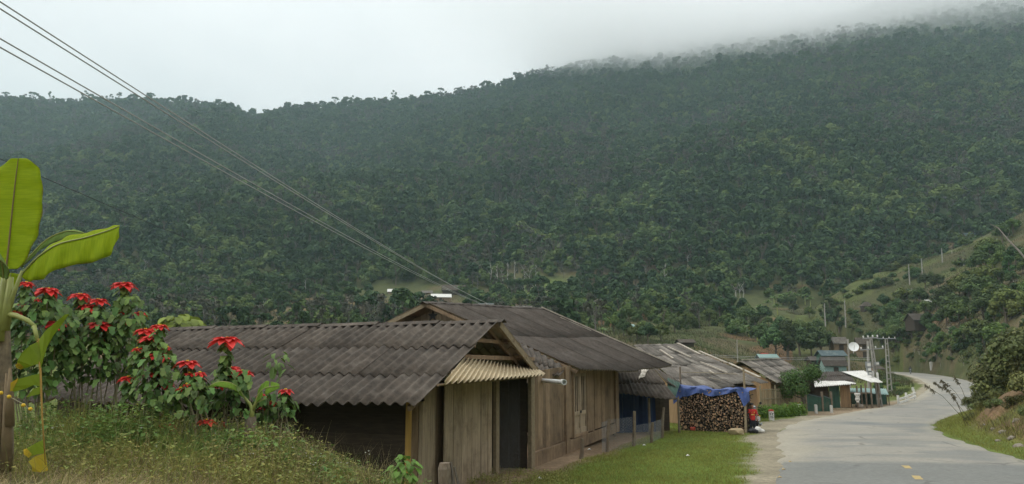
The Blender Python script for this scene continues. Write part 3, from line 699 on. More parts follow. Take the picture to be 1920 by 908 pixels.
# ------------------------------------------------------------ the forest on the mountain (one mass)
def forest():
    srcs = []
    spec = [('round',7.5,3.6,34,.8,'fd'),('tall',10,3.0,34,.75,'fd'),('round',6.5,3.8,32,.78,'fl'),('umbrella',10.5,4.0,36,.62,'fd'),('bush',5.0,3.6,30,.72,'fl'),('sparse',9.5,3.6,26,.42,'fb'),('tall',8.5,3.4,34,.75,'fd')]
    bc = {'fd': forest_mat('forest_dark', (.027,.058,.019), (.058,.1,.029)), 'fl': forest_mat('forest_light', (.058,.1,.026), (.112,.15,.037)), 'fb': forest_mat('forest_bare', (.06,.066,.045), (.092,.086,.062))}
    for i, (k, h, w, per, lf, mk) in enumerate(spec):
        cl = make_clumps(k, h, w); C, Nn = crown_pts(cl, per, .5); V, Q = leaf_quads(C, Nn, RNG.uniform(.6,1.3,size=len(C))*lf)
        mb = trunk_mb(h, w, cl, r0=h*(.016 if mk != 'fb' else .013)); tv = np.array(mb.v); tq = np.array([f for f in mb.f if len(f) == 4])
        VV = np.concatenate([V, tv]); QQ = np.concatenate([Q, tq+len(V)]); mi = np.concatenate([np.zeros(len(Q)), np.ones(len(tq))])
        me = np_mesh('forest_tree', VV, QQ, [bc[mk], M['grey_bark'] if mk == 'fb' else M['bark']], mi)
        srcs.append(bpy.data.objects.new('forest_tree', me))      # only a mesh source: never linked to the scene
    # places
    P_, S_, I_ = [], [], []
    y = 160.0
    while y < 1175:
        sp = 5.0 + max(0,y-285)/890*3.8
        xs = np.arange(-.86*y, .80*y, sp); xs = xs + RNG.uniform(-.45,.45,size=len(xs))*sp; ys = y + RNG.uniform(-.5,.5,size=len(xs))*sp
        P_.append(np.stack([xs, ys], -1)); S_.append(np.full(len(xs), .80+sp*.105)); y += sp*.82
    p = np.concatenate(P_); s = np.concatenate(S_)
    u = p[:,0]/p[:,1]; z = height(p[:,0], p[:,1])
    open_ = sst(p[:,1]+60*(fbm(p[:,0]/45, p[:,1]/45)-.5)*2, 300, 395)
    patch = sst(fbm(p[:,0]/28+9, p[:,1]/28), .42, .6)
    qx, qy = pixn(p[:,0], p[:,1], z); om = open_mask(qx, qy, p[:,1]); lowz = 1-sst(p[:,1], 240, 420)
    keep = RNG.random(len(p)) < np.where(p[:,1] < 420, np.clip((1-om)*(.62+.38*patch), .02, 1), 1)
    keep &= np.abs(lateral(p[:,0], p[:,1])) > 14
    # behind the skyline only a thin rim is ever seen
    keep &= p[:,1] < 1150
    # the grassy spur stays open
    keep &= ~((u > .33) & (p[:,1] < 300)); keep &= ~((u > .12) & (p[:,1] < 200))
    p, s, z, u, lowz = p[keep], s[keep], z[keep], u[keep], lowz[keep]
    n = len(p); g = fbm(p[:,0]/70+3, p[:,1]/70+8)
    light = sst(g+.10*np.exp(-((u-.12)/.28)**2)*(1-sst(p[:,1], 380, 620)), .42, .56)*(1-sst(p[:,1], 520, 950))
    r = RNG.random(n); idx = np.where(r < .30+.45*light, np.where(RNG.random(n) < .6, 2, 4), RNG.choice([0,1,3,6], size=n))
    brown = sst(fbm(p[:,0]/60+40, p[:,1]/90+2), .5, .62)
    idx = np.where(RNG.random(n) < .02+.42*brown, 5, idx)
    s = s*RNG.uniform(.62,1.2,size=n)*np.where(RNG.random(n) < .06, 1.35, 1)
    s *= np.where(p[:,1] > 1090, .5, 1)*(1-.45*lowz)
    V = np.stack([p[:,0], p[:,1], z-.4], -1)
    me = bpy.data.meshes.new('forest'); me.vertices.add(n); me.vertices.foreach_set('co', V.astype(np.float32).ravel())
    for nm, tp, arr in (('scl','FLOAT',s), ('rot','FLOAT',RNG.uniform(0,6.28,n)), ('idx','INT',idx)):
        at = me.attributes.new(nm, tp, 'POINT'); at.data.foreach_set('value', arr.astype(np.float32 if tp == 'FLOAT' else np.int32))
    o = link('forest', me); o['kind'] = 'stuff'
    ng = bpy.data.node_groups.new('forest_scatter', 'GeometryNodeTree'); ng.interface.new_socket('Geometry', in_out='INPUT', socket_type='NodeSocketGeometry'); ng.interface.new_socket('Geometry', in_out='OUTPUT', socket_type='NodeSocketGeometry')
    N = ng.nodes.new; L = ng.links.new; gi = N('NodeGroupInput'); go = N('NodeGroupOutput')
    jn = N('GeometryNodeJoinGeometry')
    def named(nm, tp):
        q = N('GeometryNodeInputNamedAttribute'); q.data_type = tp; q.inputs['Name'].default_value = nm
        return [x for x in q.outputs if x.enabled and x.name == 'Attribute'][0]
    sc_ = named('scl','FLOAT'); ro = named('rot','FLOAT'); ix = named('idx','INT'); cx = N('ShaderNodeCombineXYZ'); L(ro, cx.inputs[2])
    for i, so in enumerate(srcs):
        oi = N('GeometryNodeObjectInfo'); oi.inputs['Object'].default_value = so; oi.inputs['As Instance'].default_value = True
        cp = N('FunctionNodeCompare'); cp.data_type = 'INT'; cp.operation = 'EQUAL'
        ins = [k for k in cp.inputs if k.enabled and k.type == 'INT']; L(ix, ins[0]); ins[1].default_value = i
        ip = N('GeometryNodeInstanceOnPoints'); L(gi.outputs[0], ip.inputs['Points']); L([k for k in cp.outputs if k.enabled][0], ip.inputs['Selection'])
        L(oi.outputs['Geometry'], ip.inputs['Instance']); L(cx.outputs[0], ip.inputs['Rotation']); L(sc_, ip.inputs['Scale'])
        L(ip.outputs[0], jn.inputs[0])
    L(jn.outputs[0], go.inputs[0])
    md = o.modifiers.new('scatter', 'NODES'); md.node_group = ng
    print('forest trees', n)
    return o
def forest_mat(name, c1, c2):
    m, nt, N, L = newmat(name); out = N('ShaderNodeOutputMaterial'); b = N('ShaderNodeBsdfPrincipled'); b.inputs['Roughness'].default_value = .7; b.inputs['Specular IOR Level'].default_value = .2
    oi = N('ShaderNodeObjectInfo'); g = N('ShaderNodeNewGeometry')
    n = N('ShaderNodeTexNoise'); n.inputs['Scale'].default_value = .012; n.inputs['Detail'].default_value = 3; L(g.outputs['Position'], n.inputs['Vector'])
    ad = N('ShaderNodeMath'); ad.operation = 'MULTIPLY_ADD'; ad.inputs[1].default_value = .6; L(oi.outputs['Random'], ad.inputs[0]); L(n.outputs['Fac'], ad.inputs[2])
    r = N('ShaderNodeMapRange'); r.inputs[1].default_value = .5; r.inputs[2].default_value = 1.1; L(ad.outputs[0], r.inputs[0])
    mx = N('ShaderNodeMix'); mx.data_type = 'RGBA'; L(r.outputs[0], mx.inputs[0]); mx.inputs[6].default_value = (*c1,1); mx.inputs[7].default_value = (*c2,1)
    hs = N('ShaderNodeHueSaturation'); L(mx.outputs[2], hs.inputs['Color'])
    v = N('ShaderNodeMapRange'); v.inputs[3].default_value = .8; v.inputs[4].default_value = 1.2; L(g.outputs['Random Per Island'], v.inputs[0]); L(v.outputs[0], hs.inputs['Value'])
    L(hs.outputs[0], b.inputs['Base Color'])
    tr = N('ShaderNodeBsdfTranslucent'); L(hs.outputs[0], tr.inputs[0]); ms = N('ShaderNodeMixShader'); ms.inputs[0].default_value = .12; L(b.outputs[0], ms.inputs[1]); L(tr.outputs[0], ms.inputs[2])
    L(ms.outputs[0], out.inputs[0]); return m
# ============================================================ building helpers
def corr_roof(name, A1, A2, E1, E2, rows, pitch, amp, mats, parent, sheet=4, over=.13, lift=.022, sag=0., jit=1., ns=6, thick=.012, stag=.0, skip=()):
    """rows of corrugated sheets from ridge A1-A2 down to eave E1-E2, every sheet its own shell"""
    A1, A2, E1, E2 = (np.array(q, float) for q in (A1, A2, E1, E2))
    nrm = np.cross(A2-A1, E1-A1); nrm /= np.linalg.norm(nrm)
    if nrm[2] < 0: nrm = -nrm
    W = max(np.linalg.norm(A2-A1), np.linalg.norm(E2-E1)); waves = max(2, int(round(W/pitch))); Ls = (np.linalg.norm(E1-A1)+np.linalg.norm(E2-A2))/2
    VV, QQ, off = [], [], 0
    for r in range(rows-1, -1, -1):
        k0 = 0
        while k0 < waves:
            k1 = min(waves, k0+sheet)
            if waves-k1 < sheet*.4: k1 = waves
            if (r, k0//sheet) in skip: k0 = k1; continue
            n = (k1-k0)*ns+1; kk = np.linspace(k0-.22*(k0 > 0), k1, n); nt = 4
            t0 = r/rows; t1 = (r+1)/rows + (over/Ls if r < rows-1 else random.uniform(-.012,.03)*jit)
            dt = random.uniform(-.012, .012)*jit if r < rows-1 else 0; rot = random.uniform(-.006,.006)*jit; up = random.uniform(0,.012)*jit
            t = np.linspace(t0, t1+dt, nt)
            S, T = np.meshgrid(kk/waves, t); T = T + rot*(S*waves-(k0+k1)/2)/max(1, k1-k0)
            p = (A1[None,None]*(1-S[...,None])+A2[None,None]*S[...,None])*(1-T[...,None]) + (E1[None,None]*(1-S[...,None])+E2[None,None]*S[...,None])*T[...,None]
            f = (T-t0)/(t1-t0)
            h = amp*np.cos(2*np.pi*(S*waves)) + lift*f + up
            p = p + nrm*h[...,None]; p[...,2] -= sag*4*S*(1-S)*T
            VV.append(p.reshape(-1,3)); i = np.arange(nt-1)[:,None]*n; j = np.arange(n-1)[None,:]
            QQ.append(np.stack([i+j, i+j+1, i+n+j+1, i+n+j], -1).reshape(-1,4)+off); off += n*nt
            k0 = k1
    V = np.concatenate(VV); Q = np.concatenate(QQ)
    fn = np.cross(V[Q[0,1]]-V[Q[0,0]], V[Q[0,3]]-V[Q[0,0]])
    if fn @ nrm < 0: Q = Q[:, ::-1]
    q = parent
    while q.parent is not None: q = q.parent
    V = V - np.array(ORG[q.name])
    me = np_mesh(name, V, Q, mats, smooth=True); o = bpy.data.objects.new(name, me); COL.objects.link(o); o.parent = parent
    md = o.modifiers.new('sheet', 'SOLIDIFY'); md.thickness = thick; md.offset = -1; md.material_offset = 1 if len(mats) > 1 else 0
    return o
def ridge_cap(parent, A1, A2, d1, d2, mat_, piece=1.7, w=.2, rise=.03, name='ridge_cap'):
    """bent cap pieces along a ridge; d1, d2: unit vectors down the two slopes"""
    A1, A2 = Vector(A1), Vector(A2); L = (A2-A1).length; d = (A2-A1)/L; n = max(1, int(L/piece)); mb = MB()
    for k in range(n):
        p = A1+d*(L*k/n - .06); q = A1+d*(L*(k+1)/n); u0 = Vector((0,0,rise)); u1 = Vector((0,0,rise+.03+random.uniform(0,.02)))
        j = random.uniform(-.02,.02)
        for dd in (d1, d2):
            a, b = p+u0, q+u1; c, e = q+u1+dd*(w+j), p+u0+dd*(w+j)
            mb.hexa([a-Vector((0,0,.012)), b-Vector((0,0,.012)), c-Vector((0,0,.012)), e-Vector((0,0,.012))], [a, b, c, e])
    return mb.build(name, mat_, parent)
def on_patch(px, py, A1, A2, E1, E2):
    """point of a roof patch under a photo pixel"""
    s, t = np.meshgrid(np.linspace(-.05,1.05,140), np.linspace(-.05,1.05,140)); s, t = s[...,None], t[...,None]
    a1, a2, e1, e2 = (np.array(q) for q in (A1,A2,E1,E2)); p = (a1*(1-s)+a2*s)*(1-t)+(e1*(1-s)+e2*s)*t
    x, y = pixn(p[...,0], p[...,1], p[...,2]); k = np.argmin((x-px)**2+(y-py)**2); return Vector(p.reshape(-1,3)[k])
class Wall:
    """vertical plane with board tools; s runs along hd from p0, n points outwards"""
    def __init__(s, p0, hd, n): s.p0 = Vector(p0); s.hd = Vector(hd).normalized(); s.n = Vector(n).normalized()
    def s_at(s, px, py=760): return (on_plane(px, py, s.p0, s.hd)-s.p0).dot(s.hd)
    def z_at(s, px, py): return on_plane(px, py, s.p0, s.hd).z
    def pt(s, a, z, off=0):
        q = s.p0 + s.hd*a + s.n*off; return Vector((q.x, q.y, z))
    def board(s, mb, s0, s1, z0, z1, th=.025, off=0, z1b=None, z0b=None, tilt=0):
        z1b = z1 if z1b is None else z1b; z0b = z0 if z0b is None else z0b
        mb.hexa([s.pt(s0,z0,off), s.pt(s1,z0b,off), s.pt(s1,z0b,off+th), s.pt(s0,z0,off+th)], [s.pt(s0+tilt,z1,off), s.pt(s1+tilt,z1b,off), s.pt(s1+tilt,z1b,off+th), s.pt(s0+tilt,z1,off+th)])
    def planks(s, mb, s0, s1, z0, z1, w=.2, gap=.008, th=.024, off=0, z1e=None, z0e=None):
        n = max(1, int(round(abs(s1-s0)/w))); e = [s0+(s1-s0)*k/n for k in range(n+1)]
        for k in range(1, n): e[k] += random.uniform(-.2,.2)*(s1-s0)/n
        for k in range(n):
            f0, f1 = k/n, (k+1)/n; za = z1 if z1e is None else z1+(z1e-z1)*f0; zb = z1 if z1e is None else z1+(z1e-z1)*f1
            y0 = z0 if z0e is None else z0+(z0e-z0)*f0; y1 = z0 if z0e is None else z0+(z0e-z0)*f1
            s.board(mb, e[k]+gap/2, e[k+1]-gap/2, y0+random.uniform(0,.015), za, th, off+random.uniform(0,.012), zb, y1, random.uniform(-.004,.004))
    def rails(s, mb, s0, s1, z0, z1, h=.2, gap=.01, th=.024, off=0):
        n = max(1, int(round((z1-z0)/h)))
        for k in range(n):
            s.board(mb, s0, s1, z0+(z1-z0)*k/n+gap/2, z0+(z1-z0)*(k+1)/n-gap/2, th, off+random.uniform(0,.01))
def ang(deg): return Vector((math.sin(R(deg)), math.cos(R(deg)), 0))
def wire_mesh_mb(wl, s0, s1, z0, z1, step, rad, off=0, za=None):
    mb = MB(); n = int((s1-s0+z1-z0)/step)
    for sg in (1, -1):
        for k in range(n+1):
            c = s0-(z1-z0)+k*step if sg > 0 else s0+k*step
            a0, a1 = c, c+sg*(z1-z0); q0, q1 = z0, z1
            pts = []
            for f in np.linspace(0, 1, 2): pts.append((a0+(a1-a0)*f, q0+(q1-q0)*f))
            (x0, y0), (x1, y1) = pts
            def clip(x, y, xo, yo):
                if x < s0: t = (s0-x)/(xo-x); return s0, y+(yo-y)*t
                if x > s1: t = (s1-x)/(xo-x); return s1, y+(yo-y)*t
                return x, y
            if max(x0,x1) <= s0 or min(x0,x1) >= s1: continue
            p = clip(x0,y0,x1,y1); q = clip(x1,y1,x0,y0)
            mb.tube([wl.pt(p[0],p[1],off), wl.pt(q[0],q[1],off)], rad, 3, cap=False)
    return mb

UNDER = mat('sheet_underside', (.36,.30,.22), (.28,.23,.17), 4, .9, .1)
def build_shed():
    a = ang(20); b = Vector((-a.y, a.x, 0)); o = -b
    E1 = P(785,763,15.0); Rg = on_plane(937,603,E1,a); E2 = on_plane(1010,697,E1,a); L = 10.4
    t = thing('farm_shed', 'low grey corrugated-roofed wooden shed behind the red-flowered shrubs, beige awning over its plank end', 'shed', (E1.x, E1.y+1, -.25))
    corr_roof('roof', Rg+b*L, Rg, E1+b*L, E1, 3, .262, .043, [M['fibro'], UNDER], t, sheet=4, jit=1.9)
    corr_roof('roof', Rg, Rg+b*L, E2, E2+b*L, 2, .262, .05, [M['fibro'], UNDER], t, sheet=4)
    ridge_cap(t, Rg+b*L-b*.1, Rg-b*.12, (E1-Rg).normalized(), (E2-Rg).normalized(), M['fibro'])
    W1 = Wall(E1+b*.32, a, o); W2 = Wall(E1+b*.5, a, o)
    zb = -.28
    # pale planks of the end wall
    mb = MB(); ed = [832,848,864,882,897.5,900.5,912.5,920]
    for k in range(len(ed)-1):
        s0, s1 = W1.s_at(ed[k]), W1.s_at(ed[k+1]); W1.board(mb, s0+.006, s1-.006, zb, 2.28, .026, random.uniform(0,.02), tilt=random.uniform(-.012,.012))
    mb.build('plank_wall', M['wood_grey'], t)
    mb = MB(); W1.board(mb, W1.s_at(925), W1.s_at(931), zb, 2.3, .08, .0); mb.build('door_post', M['wood_pale'], t)
    mb = MB(); W1.board(mb, W1.s_at(913), W1.s_at(925), zb, 2.28, .02, -.06); mb.build('plank', M['wood_brown'], t)
    mb = MB(); W1.board(mb, W1.s_at(880,890), W1.s_at(925,890), zb-.05, zb+.14, .05, .05); mb.build('skirting_board', M['wood_pale'], t)
    # darker planks and posts near the corner
    mb = MB(); W2.board(mb, W2.s_at(794), W2.s_at(815), zb, 1.9, .024, 0, z1b=2.0); mb.build('plank', M['wood_grey'], t)
    mb = MB(); W2.board(mb, W2.s_at(816.5), W2.s_at(838), zb, 2.0, .024, -.03, z1b=2.2); mb.build('plank', M['wood_brown'], t)
    mb = MB(); W2.board(mb, W2.s_at(786), W2.s_at(793.5), zb, 1.72, .09, .0); mb.build('corner_post', M['wood_grey'], t)
    sC = W2.s_at(787)
    C = W2.pt(sC, zb, 0)
    LW = Wall(C + a*.02, b, -a)
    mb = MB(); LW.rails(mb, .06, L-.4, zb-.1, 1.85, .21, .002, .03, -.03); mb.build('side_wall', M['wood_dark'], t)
    mb = MB(); LW.board(mb, .02, .2, zb, 1.75, .03, .0); mb.build('plank', M['wood_brown'], t)
    q = on_plane(766, 800, C - a*.3, b); mb = MB(); mb.box((q.x, q.y, (zb+1.72)/2), .09, .09, 1.72-zb, (b, -a, Vector((0,0,1)))); mb.build('eave_post', M['wood_yellow'], t)
    for k in (2.9, 5.6, 8.3):
        mb = MB(); p = C - a*.12 + b*k; mb.box((p.x, p.y, .7), .1, .1, 1.95, (b, -a, Vector((0,0,1)))); mb.build('eave_post', M['wood_dark'], t)
    # gable triangle: rafters, purlins, tie beams, barge board
    mb = MB(); u = Vector((0,0,1))
    dn = (E2-Rg).normalized(); mb.beam(Rg - dn*.05 - u*.1 + o*.02, E2 - u*.1 + o*.02 - dn*.1, .045, .15); mb.build('barge_board', M['wood_pale'], t)
    mb = MB(); d1 = (E1-Rg).normalized(); mb.beam(Rg - u*.13 + b*.3, E1 - u*.13 + b*.3 - d1*.2, .07, .1); mb.beam(Rg - u*.14 + b*.34, E2 - u*.14 + b*.34, .07, .1)
    mb.beam(W1.pt(W1.s_at(868,672), W1.z_at(868,669)), W1.pt(W1.s_at(1000,690), W1.z_at(868,669)), .08, .1)
    mb.beam(W1.pt(W1.s_at(893,640), W1.z_at(920,640)), W1.pt(W1.s_at(962,640), W1.z_at(920,640)), .07, .09)
    for f in (.3, .62):
        p = Rg+(E2-Rg)*f - u*.07; mb.beam(p+o*.05, p+b*L*.8, .06, .08)
        p = Rg+(E1-Rg)*f - u*.07; mb.beam(p+o*.0+b*.1, p+b*L*.9, .06, .08)
    mb.build('roof_frame', M['wood_brown'], t)
    mb = MB(); s0 = W1.s_at(872,660); s1 = W1.s_at(990,660); zt = W1.z_at(872,672)
    # awning
    U1 = W1.pt(W1.s_at(871,671), W1.z_at(871,671)); U2 = W1.pt(W1.s_at(1004,692), W1.z_at(1004,692))
    po = E1 - b*.75; O1 = on_plane(831,719,po,a); O2 = on_plane(1021,703,po,a)
    corr_roof('awning', U1, U2, O1, O2, 1, .27, .04, [M['awning']], t, sheet=60, lift=0, jit=.3, thick=.006, ns=8)
    mb = MB(); mb.tube([O1+b*.25-u*.04+a*.3, O2+b*.25-u*.05-a*.2], .025, 6); mb.build('awning_rail', M['wood_brown'], t)
    # inside: back partition, far wall, so the openings look into a dark room
    mb = MB(); PW = Wall(E1+b*5.5, a, o); sR = (Rg-E1).dot(a); sE = (E2-E1).dot(a)
    PW.board(mb, .3, sR, zb, E1.z-.1, .03, 0, Rg.z-.25); PW.board(mb, sR, sE-.2, zb, Rg.z-.25, .03, 0, E2.z-.15)
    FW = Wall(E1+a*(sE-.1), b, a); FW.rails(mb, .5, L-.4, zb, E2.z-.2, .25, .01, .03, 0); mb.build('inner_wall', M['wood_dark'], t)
    # wire netting across the open doorway
    sa, sb = W1.s_at(931,800), W1.s_at(986,800)
    nw = wire_mesh_mb(W1, sa, sb, zb, 2.25, .08, .0011, .03); nw.build('door_netting', M['wire'], t)
    return t, W1, a, b

def star_pts(c, r, r2, X, Z, n=5):
    return [c + X*(math.sin(k*math.pi/n)*(r if k % 2 == 0 else r2)) + Z*(math.cos(k*math.pi/n)*(r if k % 2 == 0 else r2)) for k in range(2*n)]
def build_house():
    A1, A2, E1, E2 = P(799,567,27), P(1016,579,34), P(1083,692,25), P(1256,684,33)
    Zv = Vector((0,0,1)); rd = (A2-A1).normalized(); ev = Vector((E1.x-A1.x, E1.y-A1.y, 0)).normalized()
    B1, B2 = P(998,868,21.5), P(1154,805,31)
    t = thing('wooden_house', 'long brown plank house with a black star in its gable and a sagging dark roof', 'house', (B1.x, B1.y, -.2))
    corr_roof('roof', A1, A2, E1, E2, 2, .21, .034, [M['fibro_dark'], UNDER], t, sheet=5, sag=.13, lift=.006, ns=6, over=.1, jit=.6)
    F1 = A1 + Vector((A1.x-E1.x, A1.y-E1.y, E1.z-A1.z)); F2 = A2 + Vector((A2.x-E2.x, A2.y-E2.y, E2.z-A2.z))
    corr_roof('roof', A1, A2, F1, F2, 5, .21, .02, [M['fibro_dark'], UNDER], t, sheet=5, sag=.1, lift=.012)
    ridge_cap(t, A1-rd*.15, A2, (E1-A1).normalized(), (F1-A1).normalized(), M['fibro_dark'], piece=.55, w=.16, rise=.02)
    # pale far verge of split battens
    mb = MB()
    for k in range(5):
        f0, f1 = k/5, (k+1)/5+.03; p = A2+(E2-A2)*f0; q = A2+(E2-A2)*min(f1,1.02); off = Zv*(.06+.02*random.random()) - rd*.02
        mb.beam(p+off, q+off, .11, .05)
    mb.build('verge_batten', M['verge_pale'], t)
    mb = MB(); p = A2+(E2-A2)*.18-rd*.35+Zv*.04; mb.beam(p, A2+(E2-A2)*.42-rd*.32+Zv*.05, .16, .03); mb.build('verge_batten', M['verge_pale'], t)
    # near verge boards
    mb = MB(); mb.beam(A1-rd*.02-Zv*.09, F1-rd*.02-Zv*.09, .04, .13); mb.build('barge_board', M['wood_pale'], t)
    mb = MB(); mb.beam(A1-rd*.02-Zv*.1, E1-rd*.02-Zv*.1, .04, .12); mb.build('barge_board', M['wood_brown'], t)
    # star gable
    G = Wall(A1+rd*.62-Zv*.12, ev, -rd); mb = MB(); zt = A1.z-.16; sl = (A1.z-E1.z)/Vector((E1.x-A1.x, E1.y-A1.y, 0)).length
    e = np.arange(-4.0, 4.01, .2)
    for s0, s1 in zip(e[:-1], e[1:]):
        G.board(mb, s0+.004, s1-.004, 1.9, zt-abs(s0)*sl, .022, random.uniform(0,.01), zt-abs(s1)*sl)
    mb.build('gable_boards', M['wood_grey'], t)
    c = on_plane(813,592.5,G.p0,G.hd) - rd*.06; mb = MB(); st = star_pts(c, .2, .08, ev, Zv); i = len(mb.v)
    back = [q+rd*.03 for q in st]; mb.v += [tuple(q) for q in st+back]; n = len(st)
    mb.v += [tuple(c), tuple(c+rd*.03)]
    for k in range(n):
        k2 = (k+1) % n; mb.f += [(k, k2, 2*n), (n+k2, n+k, 2*n+1), (k2, k, n+k, n+k2)]; mb.m += [0,0,0]
    mb.build('star', M['black'], t)
    # road-side wall
    hd = Vector((B2.x-B1.x, B2.y-B1.y, 0)); Lw = hd.length; hd.normalize(); n = Vector((hd.y, -hd.x, 0))
    W = Wall((B1.x, B1.y, 0), hd, n); zb = lambda s: B1.z+(B2.z-B1.z)*s/Lw
    zt0, zt1 = 2.3, 2.75; zt = lambda s: zt0+(zt1-zt0)*max(0, s)/Lw
    S = lambda px, py=760: W.s_at(px, py)
    def pl(px0, px1, w, off, m, zlo=.28, nm='plank_panel'):
        mb = MB(); s0, s1 = S(px0), S(px1); W.planks(mb, s0, s1, zb(s0)+zlo, zt(s0), w, .007, .022, off, zt(s1), zb(s1)+zlo); return mb.build(nm, m, t)
    pl(997, 1056, .23, 0, M['wood_brown']); pl(1062, 1072, .3, -.01, M['wood_brown']); pl(1099, 1110, .4, .01, M['wood_brown']); pl(1114, 1150.5, .22, 0, M['wood_brown'])
    for px0, px1, off in ((990.5,997,.05),(1056,1062,.06),(1110,1113.5,-.03),(1150.5,1156,.06)):
        mb = MB(); W.board(mb, S(px0), S(px1), zb(S(px0))-.1, zt(S(px0)), .1, off-.06); mb.build('wall_post', M['wood_brown'] if px0 > 1000 else M['wood_pale'], t)
    mb = MB()
    for px0, px1, hh in ((997,1057,.25),(1062,1151,.24)):
        s0, s1 = S(px0), S(px1); W.board(mb, s0, s1, zb(s0)-.12, zb(s0)+hh, .07, .0, zb(s1)+hh, zb(s1)-.12)
    mb.build('sill_beam', M['wood_brown'], t)
    # shuttered window, 1072..1099
    mb = MB(); s0, s1 = S(1072), S(1099); z0, z1 = W.z_at(1085, 812), W.z_at(1085, 700)
    for (u0, u1, v0, v1) in ((s0, s0+.1, z0-.1, z1+.1), (s1-.1, s1, z0-.1, z1+.1), (s0+.1, s1-.1, z0-.1, z0), (s0+.1, s1-.1, z1, z1+.1)): W.board(mb, u0, u1, v0, v1, .08, -.01)
    wf = mb.build('window', M['wood_brown'], t)
    mid = (s0+s1)/2; zm = W.z_at(1085, 778)
    for u0, u1 in ((s0+.1, mid-.01), (mid+.01, s1-.1)):
        mb = MB(); w_ = .07
        W.board(mb, u0, u0+w_, z0, z1, .035, .0); W.board(mb, u1-w_, u1, z0, z1, .035, .0)
        for v in (z0, zm, z1-.1): W.board(mb, u0+w_, u1-w_, v, v+(.12 if v != z0 else .16), .034, .0)
        W.board(mb, u0+w_, u1-w_, z0+.16, zm, .015, -.01)
        k = zm+.12
        nb = 3
        for q in range(nb): 
            uu = u0+w_+(u1-u0-2*w_)*(q+.5)/nb; W.board(mb, uu-.035, uu+.035, zm+.12, z1-.1, .02, .004)
        mb.build('shutter', M['wood_grey'], wf)
    mb = MB(); c = W.pt(mid, zm+.1, .06); mb.lathe(c - n*.03, [(.03,0),(.05,.02),(.04,.05),(.0,.06)], 8, n); mb.build('latch', M['black'], wf)
    # other walls and a dark room behind the doorway
    b = Vector((-hd.y, hd.x, 0)); mb = MB()
    q1 = B1 + hd*(-.25); WE = Wall((q1.x, q1.y, 0), b, -hd); WE.planks(mb, .05, 6.8, -.3, 2.25, .25); WB = Wall((B2.x, B2.y, 0), b, hd); WB.planks(mb, .05, 6.8, -.2, 2.7, .25)
    WK = Wall((B1.x+b.x*6.8, B1.y+b.y*6.8, 0), hd, b); WK.planks(mb, -.2, Lw, -.3, 2.3, .3)
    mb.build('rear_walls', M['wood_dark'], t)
    # strip of old sheets closing the gap to the shed
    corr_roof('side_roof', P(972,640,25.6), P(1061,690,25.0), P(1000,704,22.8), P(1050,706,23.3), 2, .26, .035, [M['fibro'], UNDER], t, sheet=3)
    mb = MB(); p, q = P(998,712.5,23.2), P(1058,717,20.6); d = (q-p).normalized()
    mb.lathe(p, [(.062,0),(.062,(q-p).length-.16),(.078,(q-p).length-.15),(.078,(q-p).length),(.055,(q-p).length),(.05,(q-p).length-.1)], 14, d); mb.build('drain_pipe', M['pvc'], t, smooth=False)
    return t

def build_leanto():
    A1, A2, E1, E2 = P(1149,697,33.0), P(1216,683,35.6), P(1150,737,31.6), P(1266,747,33.2)
    Zv = Vector((0,0,1)); g = -.5
    t = thing('lean_to', 'dark low lean-to with patched corrugated roof and blue tarp walls beside the plank house', 'shed', (E1.x+1, E1.y+2, g))
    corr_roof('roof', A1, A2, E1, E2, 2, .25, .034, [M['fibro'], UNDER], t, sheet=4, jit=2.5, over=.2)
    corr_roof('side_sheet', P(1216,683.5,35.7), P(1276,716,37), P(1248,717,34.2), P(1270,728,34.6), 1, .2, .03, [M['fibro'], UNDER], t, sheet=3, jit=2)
    corr_roof('green_sheet', P(1251,708,34.9), P(1275,718,35.2), P(1250,744,33.3), P(1266,744,33.6), 1, .09, .02, [M['green_sheet']], t, sheet=20, jit=1, thick=.003)
    hd = (E2-E1); hd.z = 0; hd.normalize(); b = Vector((-hd.y, hd.x, 0))
    mb = MB(); c0 = E1+b*1.7; W = Wall((c0.x, c0.y, 0), hd, -b)
    n = 26
    for k in range(n):
        s0, s1 = .35+3.2*k/n, .35+3.2*(k+1)/n; f = lambda s: .06*math.sin(s*9)+.03*math.sin(s*23)
        mb.quad(W.pt(s0, g-.1, f(s0)), W.pt(s1, g-.1, f(s1)), W.pt(s1, 1.72, f(s1)*.5), W.pt(s0, 1.72, f(s0)*.5))
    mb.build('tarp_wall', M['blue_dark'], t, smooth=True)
    mb = MB(); W.planks(mb, -1.0, .35, g-.1, 1.5, .25, off=.1); mb.build('plank_wall', M['wood_dark'], t); mb = MB(); W.planks(mb, 3.5, 4.6, g-.1, 1.2, .25, off=-.3); mb.build('plank_wall', M['wood_dark'], t)
    for s in (.3, 2.1, 3.7):
        p = E1+hd*s+b*.35; mb = MB(); mb.tube([(p.x,p.y,g-.1),(p.x,p.y,1.15)], .05, 7); mb.build('post', M['post'], t)
    # torn white plastic weighing down the sheets: a thing lying on the roof
    mb = MB(); rows = [(1201,691,1217,690),(1203,697,1216,697),(1202,703,1211,704),(1198,709,1209,710),(1197,716,1202,713)]
    onroof = lambda px, py: on_patch(px, py, A1, A2, E1, E2)
    pr = None; 
    for x0,y0,x1,y1 in rows:
        l, r = onroof(x0,y0)+Zv*.075, onroof(x1,y1)+Zv*.085; m_ = (l+r)/2+Zv*.03
        if pr: mb.quad(pr[0],pr[1],m_,l); mb.quad(pr[1],pr[2],r,m_)
        pr = (l,m_,r)
    o = mb.build('plastic_sheet', M['awning_pale'], None, smooth=True); tagp(o, 'torn cream plastic sheet lying on the lean-to roof', 'sheet')
    md = o.modifiers.new('thick','SOLIDIFY'); md.thickness = .01
    return t
